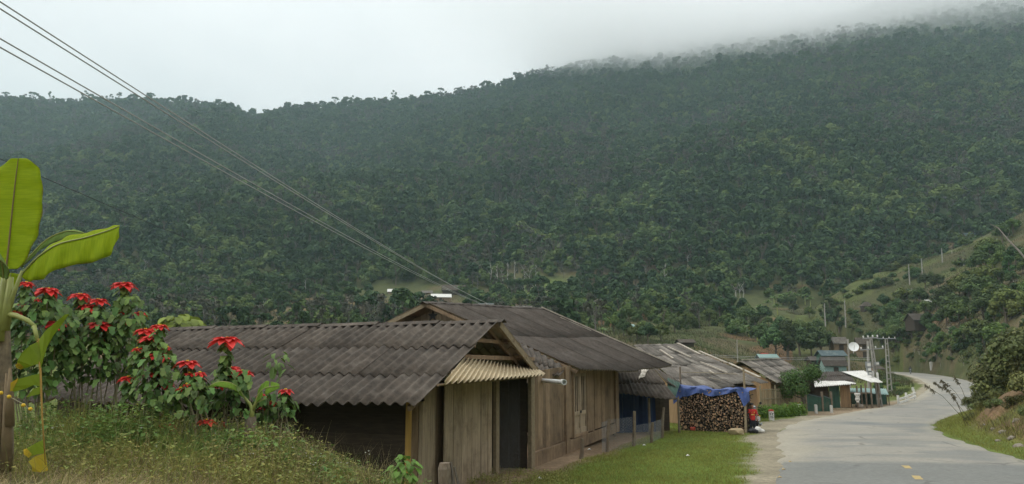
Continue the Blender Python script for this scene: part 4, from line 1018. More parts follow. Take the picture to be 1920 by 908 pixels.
M['awning_pale'] = mat('torn_sheet', (.6,.54,.46), (.45,.4,.33), 5, .6)

def simple_roof_house(name, label, cat, A1, A2, E1, E2, g, rows, pitch, rmat, wmat, battens=(), back=True, wall_in=.5, wall_px=None):
    """gabled house from its visible roof plane; walls stand under the eaves"""
    Zv = Vector((0,0,1)); c = (E1+E2)/2
    t = thing(name, label, cat, (c.x, c.y, g))
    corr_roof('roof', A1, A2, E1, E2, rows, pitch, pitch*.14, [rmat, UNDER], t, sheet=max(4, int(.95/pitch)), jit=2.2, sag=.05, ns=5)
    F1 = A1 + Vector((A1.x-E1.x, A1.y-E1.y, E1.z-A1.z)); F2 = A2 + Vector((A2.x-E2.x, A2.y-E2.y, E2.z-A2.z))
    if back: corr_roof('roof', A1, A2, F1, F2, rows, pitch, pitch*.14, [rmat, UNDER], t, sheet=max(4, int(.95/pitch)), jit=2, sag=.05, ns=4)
    ridge_cap(t, A1, A2, (E1-A1).normalized(), (F1-A1).normalized(), rmat, piece=1.2)
    rd = (A2-A1); rd.z = 0; rd.normalize(); ev = (E1-A1); ev.z = 0; ev.normalize()
    e1 = E1-ev*wall_in+rd*wall_in; e2 = E2-ev*wall_in-rd*wall_in; f1 = F1+ev*wall_in+rd*wall_in; f2 = F2+ev*wall_in-rd*wall_in
    mb = MB()
    for p, q, n in ((e1,e2,ev),(f1,f2,-ev)):
        h = q-p; h.z = 0; W = Wall((p.x,p.y,0), h, n); W.planks(mb, 0, h.length, g-.3, min(E1.z,E2.z)+.05, .3)
    for p, q, ap, n in ((e1,f1,A1,-rd),(e2,f2,A2,rd)):
        h = q-p; h.z = 0; W = Wall((p.x,p.y,0), h, n); L = h.length; zt = min(E1.z,E2.z)+.05; za = ap.z-.2
        k = max(4, int(L/.35)); 
        for i in range(k):
            s0, s1 = L*i/k, L*(i+1)/k; hh = lambda s: zt+(za-zt)*(1-abs(2*s/L-1))
            W.board(mb, s0+.005, s1-.005, g-.3, hh(s0), .025, random.uniform(0,.01), hh(s1))
    mb.build('wall', wmat, t)
    for (x0,y0,x1,y1,w) in battens:
        p = on_patch(x0,y0,A1,A2,E1,E2); q = on_patch(x1,y1,A1,A2,E1,E2)
        m_ = MB(); m_.beam(p+Zv*.12, q+Zv*.12, w*1.3, .05); m_.build('roof_batten', M['verge_pale'], t)
    return t
# ============================================================ along the road
def build_row_houses():
    simple_roof_house('weathered_house', 'low house with broad weathered grey roof crossed by pale battens, behind the woodpile', 'house',
        P(1188,648,44), P(1270,646,52), P(1284,733,38.5), P(1430,714,46), -.55, 4, .2, M['fibro_old'], M['wall_tan'],
        ((1252,654,1296,674,.12),(1271,647,1313,668,.14),(1311,662,1364,684,.16),(1366,684,1425,711,.16),(1314,683,1364,703,.14),(1238,660,1262,676,.1),(1330,712,1352,718,.1),(1330,699,1342,706,.08)))
    simple_roof_house('weathered_house', 'grey-roofed house behind the bamboo fence and the bright green hedge', 'house',
        P(1387,678,55), P(1466,675,64), P(1452,717,52.5), P(1512,703,60), -.72, 3, .2, M['fibro_old'], M['wall_tan'],
        ((1392,678,1464,675,.1),(1405,681,1425,690,.08)))
    # shop with the green doors
    g = -.78; Zv = Vector((0,0,1))
    A1, A2, E1, E2 = P(1520,697,67), P(1590,697,69), P(1527,727,62), P(1606,722,63)
    t = thing('roadside_shop', 'small roadside shop with green and brown doors under a patched roof', 'shop', (E1.x+2, E1.y+1, g))
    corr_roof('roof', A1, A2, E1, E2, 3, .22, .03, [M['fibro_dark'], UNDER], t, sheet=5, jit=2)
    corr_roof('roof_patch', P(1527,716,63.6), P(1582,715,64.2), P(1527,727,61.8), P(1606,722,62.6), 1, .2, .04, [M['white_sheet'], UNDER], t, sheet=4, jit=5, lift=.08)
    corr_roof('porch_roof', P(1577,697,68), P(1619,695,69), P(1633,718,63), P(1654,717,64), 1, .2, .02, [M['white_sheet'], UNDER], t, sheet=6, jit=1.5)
    hd = (E2-E1); hd.z = 0; hd.normalize(); n = Vector((hd.y, -hd.x, 0)); W = Wall((E1.x-n.x*.5, E1.y-n.y*.5, 0), hd, n)
    S = W.s_at
    mb = MB(); W.planks(mb, S(1528,745), S(1554,745), g, 1.15, .3); mb.build('wall', M['wood_dark'], t); mb = MB(); W.planks(mb, S(1594,745), S(1610,745), g, .1, .3, off=-.9); mb.build('counter', M['wood_dark'], t)
    mb = MB(); W.planks(mb, S(1555,745), S(1574,745), g, 1.1, .25); mb.build('door', M['green_sheet'], t)
    mb = MB(); W.planks(mb, S(1575,745), S(1594,745), g+.05, 1.1, .16, off=.02); mb.build('door', M['wall_tan'], t)
    bk = Wall((E1.x-n.x*5, E1.y-n.y*5, 0), hd, n); mb = MB(); bk.planks(mb, 0, 5, g, 1.6, .3); mb.build('rear_wall', M['wood_dark'], t)
    for px, py0, y in ((1606,724,62.8),(1614,722,65.5),(1622,719,63.5),(1632,718,63.4),(1645,717,64.5)):
        p = P(px, py0, y); mb = MB(); mb.tube([(p.x,p.y,g-.2),(p.x,p.y,p.z)], .07, 7); mb.build('post', M['post'], t)
    mb = MB(); p, q = P(1596,737,62.6), P(1632,737,63.2); mb.beam(p, q, .06, .08); mb.build('counter_rail', M['post'], t)
    # low teal awning beyond the porch
    A1, A2, E1, E2 = P(1594,728,70), P(1661,729,70), P(1592,736,67.5), P(1666,741,67.5)
    t = thing('market_stall', 'pale teal sheet roof of a low stall behind the shop porch', 'stall', ((A1+A2)/2).to_tuple()[:2]+(g,))
    corr_roof('roof', A1, A2, E1, E2, 1, .22, .02, [M['pale_teal']], t, sheet=5)
    for p in (E1, E2, A1, A2):
        mb = MB(); mb.tube([(p.x,p.y,g-.6),(p.x,p.y,p.z)], .05, 6); mb.build('post', M['post'], t)
    mb = MB(); hd = (E2-E1).normalized(); W = Wall((A1.x, A1.y, 0), hd, Vector((hd.y,-hd.x,0))); W.planks(mb, 0, (A2-A1).length, g-.5, .2, .35); mb.build('wall', M['green_sheet'], t)
    # green panel fence in front of the shop
    p, q = P(1511,760,57), P(1559,763,57.5); hd = (q-p); hd.z = 0; Lf = hd.length; hd.normalize(); n = Vector((hd.y,-hd.x,0)); W = Wall((p.x,p.y,0), hd, n)
    t = thing('panel_fence', 'green sheet panel fence with dark posts in front of the shop', 'fence', (p.x, p.y, g))
    for s0, s1, z in ((.05,.62,.42),(.66,1.0,.3)):
        mb = MB(); W.planks(mb, Lf*s0, Lf*s1, g-.1, z+.1, .22, z1e=z-.15); mb.build('panel', M['green_sheet'], t)
        mb = MB(); W.board(mb, Lf*s0, Lf*s1, z+.08, z+.15, .05, .03, z-.1, z-.17); mb.build('rail', M['teal_sheet'], t)
    for s in (.0,.64,1.0):
        mb = MB(); c = W.pt(Lf*s, 0, .04); mb.box((c.x,c.y,(g+.75)/2-.05), .12, .12, .75-g, (hd,n,Vector((0,0,1)))); mb.build('post', M['post'], t)
    # bamboo fence and hedge in front of the second grey house
    p, q = P(1428,750,51.5), P(1508,750,56); hd = (q-p); hd.z = 0; Lf = hd.length; hd.normalize(); n = Vector((hd.y,-hd.x,0)); W = Wall((p.x,p.y,0), hd, n)
    t = thing('bamboo_fence', 'tall see-through fence of split bamboo behind the bright hedge', 'fence', (p.x,p.y,g))
    mb = MB(); s = 0
    while s < Lf: W.board(mb, s, s+.045, g-.2, 1.0+random.uniform(-.12,.12), .015, random.uniform(-.01,.01), tilt=random.uniform(-.03,.03)); s += random.uniform(.07,.13)
    mb.build('pales', M['bamboo'], t)
    for z in (-.15,.35,.95):
        mb = MB(); W.board(mb, 0, Lf, z, z+.06, .03, .03, z+.08, z+.02); mb.build('rail', M['bamboo'], t)
    for k in range(4):
        mb = MB(); c = W.pt(Lf*k/3, 0, -.06); mb.tube([(c.x,c.y,g-.2),(c.x,c.y,1.25)], .055, 6); mb.build('post', M['bamboo'], t)
    p, q = P(1420,765,47.5), P(1502,765,52)
    cl = []
    for k in range(26):
        f = k/25; c = p+(q-p)*f; cl.append(((c.x,c.y,-.28+random.uniform(-.05,.05)), (.45,.45,.46)))
    C, Nn = crown_pts(cl, 130, .6); V, Q = leaf_quads(C, Nn, RNG.uniform(.05,.09,size=len(C))); o0 = np.array([(p.x+q.x)/2,(p.y+q.y)/2,-.72])
    o = link('hedge', np_mesh('hedge', V-o0, Q, M['hedge']), None, tuple(o0)); tagp(o, 'bright green clipped hedge below the bamboo fence', 'hedge')
M['dish_white'] = mat('dish_white', (.78,.78,.76), (.7,.7,.68), 3, .6)
M['hedge'] = mat('hedge_leaf', (.14,.24,.025), (.09,.17,.02), 2, .6, 0, island=.3, transl=.3)

def log_mesh(r, L, seed):
    mb = MB(); n = 9; rr = random.Random(seed); pr = [r*rr.uniform(.88,1.1) for _ in range(n)]
    for h in (0, L):
        for j in range(n): mb.v.append((math.cos(6.283*j/n)*pr[j], h, math.sin(6.283*j/n)*pr[j]))
    for j in range(n): mb.f.append((j, (j+1)%n, n+(j+1)%n, n+j)); mb.m.append(1)
    mb.f.append(tuple(range(n))); mb.m.append(0); mb.f.append(tuple(range(2*n-1, n-1, -1))); mb.m.append(0)
    me = bpy.data.meshes.new('firewood_log'); me.from_pydata(mb.v, [], mb.f); me.materials.append(M['log_end']); me.materials.append(M['log_bark']); me.polygons.foreach_set('material_index', mb.m); return me
def build_woodpile():
    p0, p1 = P(1271,806,36.0), P(1401,817,34.2); zb = -.62; hd = (p1-p0); hd.z = 0; W_ = hd.length; hd.normalize(); back = Vector((-hd.y, hd.x, 0))
    H = 2.2; Z = Vector((0,0,1))
    # pack circles: big ones first, low on the left
    circ = []
    def grid_ok(x, z, r):
        for (a,b,c) in circ:
            if (a-x)**2+(b-z)**2 < (c+r)**2*.88: return False
        return True
    rr = random.Random(5)
    for r0, r1, n, x0, x1, z0, z1 in ((.07,.105,8,.1,1.2,.12,.6),(.045,.06,20,.1,1.9,.1,.9),(.042,.055,18,.1,W_-.1,.8,1.6),(.032,.045,180,.08,W_-.08,.06,H),(.022,.03,260,.06,W_-.06,.04,H)):
        k = 0; tries = 0
        while k < n and tries < n*40:
            tries += 1; r = rr.uniform(r0, r1); x = rr.uniform(x0, x1); z = rr.uniform(z0, z1)
            top = H-.12*abs(math.sin(x*1.7))-.1*(x/W_)
            if z+r > top or not grid_ok(x, z, r): continue
            circ.append((x,z,r)); k += 1
    circ.sort(key=lambda c: -c[2]); big, rest = circ[:290], circ[290:]
    meshes = [log_mesh(1, 1, s) for s in range(5)]
    yaw = math.atan2(hd.y, hd.x)
    for (x,z,r) in big:
        o = bpy.data.objects.new('firewood_log', rr.choice(meshes)); COL.objects.link(o)
        q = p0+hd*x; o.location = (q.x-back.x*rr.uniform(0,.07), q.y-back.y*rr.uniform(0,.07), zb+z)
        o.rotation_euler = (rr.uniform(-.05,.05), rr.uniform(0,6.28), yaw+rr.uniform(-.12,.12)); o.scale = (r, .95, r)
        if r > .07: tagp(o, 'thick firewood log with a broad pale cut end in the lower left of the woodpile', 'log', 'logs of the woodpile')
        elif r > .04: tagp(o, 'medium round firewood log showing a tan cut end in the woodpile', 'log', 'logs of the woodpile')
        else: tagp(o, 'thin firewood log stacked end-on in the woodpile under the blue tarp', 'log', 'logs of the woodpile')
    mb = MB()
    for k in range(2000):
        x = rr.uniform(.03, W_-.03); z = rr.uniform(.02, H-.14-.1*x/W_); r = rr.uniform(.014,.03)
        q = p0+hd*x+Z*0; d = back*rr.uniform(.7,.95)+hd*rr.uniform(-.15,.15)+Z*rr.uniform(-.08,.08); q = Vector((q.x,q.y,zb+z))+back*rr.uniform(.0,.06)
        i = len(mb.v); mb.tube([q, q+d], r, 5, 1, cap=False); mb.f.append(tuple(i+j for j in range(4,-1,-1))); mb.m.append(0)
    o = mb.build('firewood_sticks', [M['stick_end'], M['stick_bark']], None); o['kind'] = 'stuff'
    # blue tarp over the top
    mb = MB(); nx, ny = 40, 10; grid = []
    for j in range(ny):
        row = []
        for i in range(nx):
            f = i/(nx-1); s = -.16+f*(W_+.36); top = zb+H-.02-.1*f+.05*math.sin(f*9)+.03*math.sin(f*23)
            drop = .30+.07*math.sin(f*13)+.10*math.sin(f*5+1)
            if f < .14: drop += .42*(1-f/.14)
            if f > .84: drop += .62*max(0, 1-abs(f-.93)/.09)
            q = j/(ny-1)
            if q < .45: y = 1.0-q/.45*1.06; z = top+.03*math.sin(f*17+y*3)
            else: y = -.06-.05*math.sin(f*31+q*4)-.03*math.sin(f*60); z = top-(q-.45)/.55*drop
            c = p0+hd*s+back*y; row.append(Vector((c.x,c.y,z)))
        grid.append(row)
    for j in range(ny-1):
        for i in range(nx-1): mb.quad(grid[j][i],grid[j][i+1],grid[j+1][i+1],grid[j+1][i])
    o = mb.build('blue_tarp', M['blue_tarp'], None, smooth=False); tagp(o, 'blue tarpaulin draped over the top of the woodpile', 'tarp')
    m_ = o.modifiers.new('w','WELD'); m_.merge_threshold = .002; m_ = o.modifiers.new('t','SOLIDIFY'); m_.thickness = .008
    q = P(1394,690,34.4); b_ = P(1399,822,34.0)
    mb = MB(); mb.tube([b_, (b_+q)/2+Vector((.02,0,0)), q], [.055,.05,.045], 7); o = mb.build('wooden_pole', M['wood_pale'], None); tagp(o, 'tall pale wooden pole standing at the right end of the woodpile', 'pole')
    mb = MB(); q = P(1275,688,36.8); mb.tube([(q.x,q.y,zb),q], .045, 6); o = mb.build('wooden_pole', M['post'], None); tagp(o, 'thin dark pole rising behind the left end of the woodpile', 'pole')
    mb = MB(); mb.tube([P(1278,698,36.7), P(1330,699.5,36), P(1383,702,35.2)], .018, 5); o = mb.build('bamboo_rod', M['bamboo'], None); tagp(o, 'thin bamboo rod strung level above the woodpile between two poles', 'rod')
    r = rock_mb(.4, .26, .22, 3); p = P(1381,815,33.0); o = link('rock', r, None, (p.x,p.y,gz(p.x,p.y)-.03)); o.data.materials.append(M['tan_rock']); tagp(o, 'tan angular rock lying in front of the woodpile', 'rock')
    mb = MB(); p = P(1299,809,35.4); mb.lathe((p.x,p.y,gz(p.x,p.y)+.03), [(.05,0),(.1,.02),(.13,.13),(.12,.14),(.08,.03)], 12); o = mb.build('red_bowl', M['red_paint'], None); tagp(o, 'small red plastic bowl on the grass at the woodpile foot', 'bowl')
def rock_mb(sx, sy, sz, seed):
    rr = np.random.default_rng(seed); import bmesh
    bm = bmesh.new(); bmesh.ops.create_icosphere(bm, subdivisions=2, radius=1)
    pl = rr.normal(size=(9,3)); pl /= np.linalg.norm(pl,axis=1)[:,None]; dd = rr.uniform(.6,.85,9)
    for v in bm.verts:
        c = np.array(v.co)
        for n_, d in zip(pl, dd):
            k = c@n_
            if k > d: c = c - n_*(k-d)
        c = c*(1+rr.uniform(-.04,.04)); v.co = (c[0]*sx, c[1]*sy, c[2]*sz+sz*.55)
    me = bpy.data.meshes.new('rock'); bm.to_mesh(me); bm.free(); return me

def build_wire_fence():
    posts = [(1088,862,823,23.2),(1138,846,786,26.0),(1187,838,771,27.5),(1220,832,792,29.0),(1241,823,764,31.0)]
    pp = []
    c = P(1138,846,26); t = thing('wire_fence', 'ragged wire netting fence on crooked wooden posts along the house yard', 'fence', (c.x,c.y,gz(c.x,c.y)))
    for px, pb, pt, y in posts:
        b_ = P(px, pb, y); q = P(px+random.uniform(2,5), pt, y); b_ = Vector((b_.x,b_.y,min(b_.z, gz(b_.x,b_.y)+.02))); pp.append((b_, q))
        mb = MB(); mb.tube([b_-Vector((0,0,.2)), (b_+q)/2+Vector((random.uniform(-.03,.03),0,0)), q], [.065,.06,.05], 7); mb.build('post', M['post'], t)
    for (b0,q0),(b1,q1) in zip(pp[1:-1], pp[2:]):
        hd = b1-b0; hd.z = 0; W = Wall((b0.x,b0.y,0), hd, Vector((hd.y,-hd.x,0))); z0 = min(b0.z,b1.z); z1 = min(q0.z,q1.z)-.02
        wire_mesh_mb(W, 0, hd.length, z0, z1, .1, .0026).build('netting', M['wire'], t)
    b0, b1 = pp[0][0], pp[1][0]; hd = b1-b0; hd.z = 0; W = Wall((b0.x,b0.y,0), hd, Vector((hd.y,-hd.x,0)))
    wire_mesh_mb(W, hd.length*.8, hd.length+.25, b1.z, b1.z+.95, .1, .0028).build('netting', M['wire'], t)
    b0 = pp[1][0]; b1 = P(1156,800,31); hd = b1-b0; hd.z = 0; W = Wall((b0.x,b0.y,0), hd, Vector((hd.y,-hd.x,0))); 

def build_markers():
    def stone(px, pb, h, w, y, label, cat='km stone', red=True, txt=False):
        p = P(px, pb, y); g = p.z; t = thing('road_marker', label, cat, (p.x,p.y,g)); mb = MB(); d = .16
        zt = g+h; X = Vector((1,0,0)); n = 9
        prof = [(-w/2, g-.3), (w/2, g-.3), (w/2, zt-w*.4)] + [(w/2*math.cos(k*math.pi/n), zt-w*.4+w*.4*math.sin(k*math.pi/n)) for k in range(1, n)] + [(-w/2, zt-w*.4)]
        cut = zt-w*.45 if red else zt+1
        fr = [Vector((p.x+x, p.y, z)) for x, z in prof]; bk = [q+Vector((0,d,0)) for q in fr]
        mb.poly(fr); mb.poly(bk[::-1])
        for k in range(len(fr)): k2 = (k+1)%len(fr); mb.quad(fr[k2], fr[k], bk[k], bk[k2])
        mb.build('body', M['white_paint'], t)
        if red:
            mb = MB(); pr = [(x*1.06, z+.012 if z > zt-w*.41 else z) for x, z in prof[2:]]
            fr = [Vector((p.x+x, p.y-.006, z)) for x, z in pr]; bk = [q+Vector((0,d+.012,0)) for q in fr]
            mb.poly(fr); mb.poly(bk[::-1])
            for k in range(len(fr)): k2 = (k+1)%len(fr); mb.quad(fr[k2], fr[k], bk[k], bk[k2])
            mb.build('cap', M['red_paint'], t)
        if txt:
            mb = MB()
            for dx, dz, ww, hh in ((-.11,.0,.035,.12),(-.04,.0,.05,.035),(-.04,.085,.05,.035),(.05,.0,.035,.12),(.1,.04,.05,.03),(-.02,-.12,.16,.03),(-.06,-.2,.05,.05),(.06,-.2,.06,.05)):
                mb.box((p.x+dx*.8, p.y-.008, g+h*.55+dz), ww, .006, hh)
            mb.build('lettering', M['cable_black'], t)
        return t
    stone(1447.5, 787, .56, .27, 45, 'white kilometre stone with red domed cap and dark lettering in the grass', txt=True)
    stone(1476, 773, .42, .24, 51, 'short km stone with faded red cap in front of the hedge')
    stone(1499, 773.5, .62, .17, 52.5, 'slim white guide post with red top beside the hedge end', 'guide post')
    stone(1531, 772.5, .5, .17, 54.5, 'greyish guide post in front of the green panel fence', 'guide post', red=False)
    stone(1560, 773, .48, .15, 55.5, 'dull guide post at the right end of the green fence', 'guide post', red=False)
    stone(1747, 692, 1.55, .55, 168, 'white marker stone on the slope above the far bend', 'marker stone', red=False)

def pole_mesh(t, b_, q, w0, w1, rung=.55, mat_=None, cross=()):
    """H-shaped concrete pole: two tapering legs with rungs"""
    mat_ = mat_ or M['concrete']; d = (q-b_); L = d.length; d.normalize(); X = Vector((1,0,0)); X = (X-d*X.dot(d)).normalized(); Y = d.cross(X)
    mb = MB()
    for s in (-1, 1):
        lo = [b_+X*(s*w0/2+a)+Y*c for a, c in ((-.05,-.1),(.05,-.1),(.05,.1),(-.05,.1))]; hi = [q+X*(s*w1/2+a)+Y*c for a, c in ((-.04,-.07),(.04,-.07),(.04,.07),(-.04,.07))]
        mb.hexa(lo, hi)
    k = .3
    while k < L-.1:
        w = w0+(w1-w0)*k/L; mb.box(b_+d*k, w-.08, .14, .13+.0*k, (X, Y, d)); k += rung
    mb.build('pole_shaft', mat_, t)
    for h, w in cross:
        c = b_+d*(L*h); m2 = MB(); m2.box(c, w, .08, .09, (X, Y, d)); arm = m2.build('crossarm', M['steel'], t)
        for s in np.linspace(-.46, .46, 4):
            m3 = MB(); m3.lathe(c+X*(s*w)+d*.045, [(.035,0),(.07,.04),(.045,.08),(.07,.12),(.04,.17),(0.005,.19)], 8, d); m3.build('insulator', M['white_paint'], arm)
    return X, Y, d
def build_poles():
    b_, q = P(1650,756,66), P(1632,632,66); b_ = Vector((b_.x,b_.y,-1.0))
    t = thing('utility_pole', 'leaning concrete utility pole with two crossarms and meter boxes beside the shop porch', 'utility pole', b_)
    X, Y, d = pole_mesh(t, b_, q, .30, .14, cross=((.985,1.3),(.83,2.0)))
    for px, py, w, h in ((1628,684,.4,.5),(1629,693,.34,.44),(1644,682,.3,.3),(1631,700,.3,.36)):
        c = P(px,py,65.7); mb = MB(); mb.box(c, w, .25, h); bx = mb.build('meter_box', M['steel'], t); mb = MB(); mb.box(c-Vector((0,.14,0)), w*.7, .02, h*.5); mb.build('cover', M['white_paint'], bx)
    for px, py in ((1636,704),(1645.5,707)):
        c = P(px,py,65.7); mb = MB(); mb.lathe(c-Vector((0,0,.3)), [(.1,0),(.1,.6),(.06,.68)], 8); mb.build('cable_sleeve', M['white_paint'], t)
    b_, q = P(1668,728,95), P(1661.5,634,95)
    t = thing('utility_pole', 'ladder-like concrete utility pole standing alone right of the shop', 'utility pole', b_); b_ = Vector((b_.x,b_.y,b_.z-.6))
    pole_mesh(t, b_, q, .5, .24, rung=.7, cross=((.99,2.3),))
    b_, q = P(1628,720,72), P(1627,640,72)
    t = thing('utility_pole', 'thin pole half hidden behind the leaning utility pole', 'utility pole', b_); mb = MB(); mb.tube([b_-Vector((0,0,1)), q], [.15,.11], 8); mb.build('pole_shaft', M['concrete'], t)
    # dish on an arm
    q = P(1590,636,74); b_ = P(1591,690,74); t = thing('utility_pole', 'plain pole between the dark roofs carrying a white satellite dish', 'pole', b_)
    mb = MB(); mb.tube([b_-Vector((0,0,2)), q], [.1,.08], 7); mb.build('pole_shaft', M['concrete'], t)
    mb = MB(); mb.beam(P(1592,661,74), P(1629,657,73), .09, .12); mb.build('bracket', M['post'], t)
    c = P(1600.5,651,73.2); t = thing('satellite_dish', 'round white satellite dish above the dark roofs near the poles', 'dish', c-Vector((0,0,.5)))
    ax = Vector((-.25,-1,.35)).normalized(); mb = MB(); mb.lathe(c+ax*.12, [(.01,-.13),(.12,-.125),(.25,-.10),(.36,-.05),(.45,.0),(.46,-.02),(.37,-.08),(.25,-.13),(.12,-.16),(.01,-.165)], 20, ax); mb.build('reflector', M['dish_white'], t)
    mb = MB(); mb.tube([c-ax*.1, c-ax*.3-Vector((0,0,.3)), c-Vector((0,0,.52))-ax*.2], .03, 5); mb.tube([c-Vector((0,0,.4)), c+ax*.5], .015, 4); mb.build('mount', M['steel'], t)
    # thin poles on the slopes
    for px, pb, ptp, y, lab in ((1383,671,637,62,'grey post rising behind the weathered roofs'),(1547,600,569,175,'short pale pole on the slope left of the taller one'),(1585,602,563,175,'leaning pale pole on the slope above the dark houses'),
            (1705,525,496,225,'pale pole on the grassy spur, left of three'),(1729,511,485,235,'pale pole on the grassy spur, middle of three'),(1767,492,466,245,'pale pole on the grassy spur, right of three')):
        b_, q = P(px,pb,y), P(px-1.5,ptp,y); mb = MB(); r = .0011*y; mb.tube([b_-Vector((0,0,1.5)), q], [r*.75,r*.55], 6); o = mb.build('slope_pole', M['concrete'], None); tagp(o, lab, 'pole')
    # guard rail at the inner bend
    pts = [(1684,750,70),(1699,744.5,74),(1714,738,80)]
    t = thing('guard_rail', 'broken white two-bar guard rail at the inside of the bend', 'guard rail', P(1690,756,81))
    for k, (px,py,y) in enumerate(pts):
        p = P(px,py,y); mb = MB(); mb.box((p.x,p.y,p.z-.15), .15, .15, 1.1); mb.build('post', M['white_paint'], t)
    for dz in (0, .32):
        mb = MB()
        for (a, b2) in zip(pts[:-1], pts[1:]):
            p, q = P(*a), P(*b2); mb.beam(p+Vector((-.1,-.12,dz-.28)), q+Vector((.1,-.12,dz-.28)), .06, .16)
        mb.build('rail', M['white_paint'], t)
    p = P(1712,733,96); mb = MB(); mb.box((p.x,p.y,p.z-.1), .2, .2, 1.1); o = mb.build('guide_post', M['white_paint'], None); tagp(o, 'small white post past the far end of the guard rail', 'post')

def build_cables():
    def cable(pix0, pix1, sag, r, lab, mat_=M['cable']):
        a, b_ = P(*pix0), P(*pix1); n = 40; mb = MB(); pts = []
        for k in range(n+1):
            f = k/n; p = a+(b_-a)*f; p.z -= sag*4*f*(1-f); pts.append(p)
        mb.tube(pts, r, 5); o = mb.build('power_cable', mat_, None, origin=a); tagp(o, lab, 'cable', 'overhead cables')
    e = [(918,571,96),(922,573,96),(900,568,96),(904,571,96)]
    cable((-330,-210,11), e[0], .45, .0165, 'uppermost of the overhead cables falling from the top left corner')
    cable((-330,-192,11), e[1], .45, .0165, 'second overhead cable, close under the uppermost one')
    cable((-330,-118,11), e[2], .42, .0165, 'third overhead cable from the top, leaving the photo at the left edge')
    cable((-330,-96,11), e[3], .42, .0165, 'lowest of the four grey overhead cables')
    cable((-60,272,13), (748,586,80), .5, .008, 'single black cable hanging across the dark forest at left', M['cable_black'])
    p = P(911,580,96.3); q = P(911,568,96.3); t = thing('utility_pole', 'pole top peeping over the dark roof where the cables end', 'utility pole', p-Vector((0,0,9)))
    mb = MB(); mb.tube([p-Vector((0,0,9)), q], [.2,.14], 8); mb.build('pole_shaft', M['concrete'], t); mb = MB(); mb.box(q-Vector((0,.1,.15)), 2.0, .1, .12); mb.build('crossarm', M['steel'], t)
    for dy, lab in ((0,'upper level wire running from the roofs to the utility poles'),(3,'lower level wire running from the roofs to the utility poles')):
        a, b_ = P(1180,655+dy,58), P(1632,671+dy,66); mb = MB(); mb.tube([a+(b_-a)*(k/20)-Vector((0,0,.25*4*(k/20)*(1-k/20))) for k in range(21)], .011, 4); o = mb.build('power_cable', M['cable'], None, origin=a); tagp(o, lab, 'cable', 'overhead cables')
# ============================================================ people and motorbikes
def ell(mb, c, r, nu=10, nv=7, m=0):
    c = Vector(c); i0 = len(mb.v)
    for a in range(nv+1):
        t = math.pi*a/nv
        for b in range(nu):
            p = 2*math.pi*b/nu; mb.v.append((c.x+r[0]*math.sin(t)*math.cos(p), c.y+r[1]*math.sin(t)*math.sin(p), c.z+r[2]*math.cos(t)))
    for a in range(nv):
        for b in range(nu): mb.f.append((i0+a*nu+b, i0+(a+1)*nu+b, i0+(a+1)*nu+(b+1)%nu, i0+a*nu+(b+1)%nu)); mb.m.append(m)
def fused(mb, name, mat_, parent, vox, it=4):
    o = mb.build(name, mat_, parent, smooth=True)
    md = o.modifiers.new('fuse','REMESH'); md.mode = 'VOXEL'; md.voxel_size = vox; md.use_smooth_shade = True
    md = o.modifiers.new('soft','SMOOTH'); md.iterations = it; md.factor = .5; return o
def flat_tube(mb, pts, rx, ry, n=10):
    """stack of horizontal ellipses"""
    i0 = len(mb.v)
    for p, a, b in zip(pts, rx, ry):
        for j in range(n): t = 2*math.pi*j/n; mb.v.append((p[0]+a*math.cos(t), p[1]+b*math.sin(t), p[2]))
    for k in range(len(pts)-1):
        for j in range(n): mb.f.append((i0+k*n+j, i0+k*n+(j+1)%n, i0+(k+1)*n+(j+1)%n, i0+(k+1)*n+j)); mb.m.append(0)
    mb.f.append(tuple(i0+j for j in range(n-1,-1,-1))); e = i0+(len(pts)-1)*n; mb.f.append(tuple(e+j for j in range(n))); mb.m += [0,0]
SKIN = mat('skin', (.32,.18,.11), (.27,.15,.09), 4, .6); HAIR = mat('hair', (.018,.014,.012), (.01,.008,.007), 8, .6)
SHIRT = mat('red_shirt', (.60,.035,.03), (.5,.03,.026), 4, .8); TROUS = mat('dark_trousers', (.03,.033,.04), (.02,.022,.027), 4, .85); GOLD = mat('gold_print', (.75,.5,.12), (.65,.42,.1), 4, .6)
DARKJ = mat('dark_jacket', (.035,.035,.04), (.02,.02,.025), 4, .8)
def hand(mb, w, d, side, s):
    """palm, four unequal bent fingers, thumb; w wrist, d direction"""
    d = d.normalized(); X = Vector((0,1,0)) - d*d.y; X.normalize()
    mb.tube([w, w+d*.05*s, w+d*.075*s], [.02*s,.03*s,.028*s], 6)
    for k, l in enumerate((.055,.065,.06,.045)):
        b_ = w+d*.07*s+X*((k-1.5)*.016*s); mb.tube([b_, b_+d*l*.6*s, b_+d*l*s+Vector((-side*.018*s,0,0))], [.009*s,.0085*s,.007*s], 5)
    b_ = w+d*.025*s+X*(-.025*s); mb.tube([b_, b_+d*.03*s-X*.02*s, b_+d*.055*s-X*.022*s], [.011*s,.010*s,.008*s], 5)
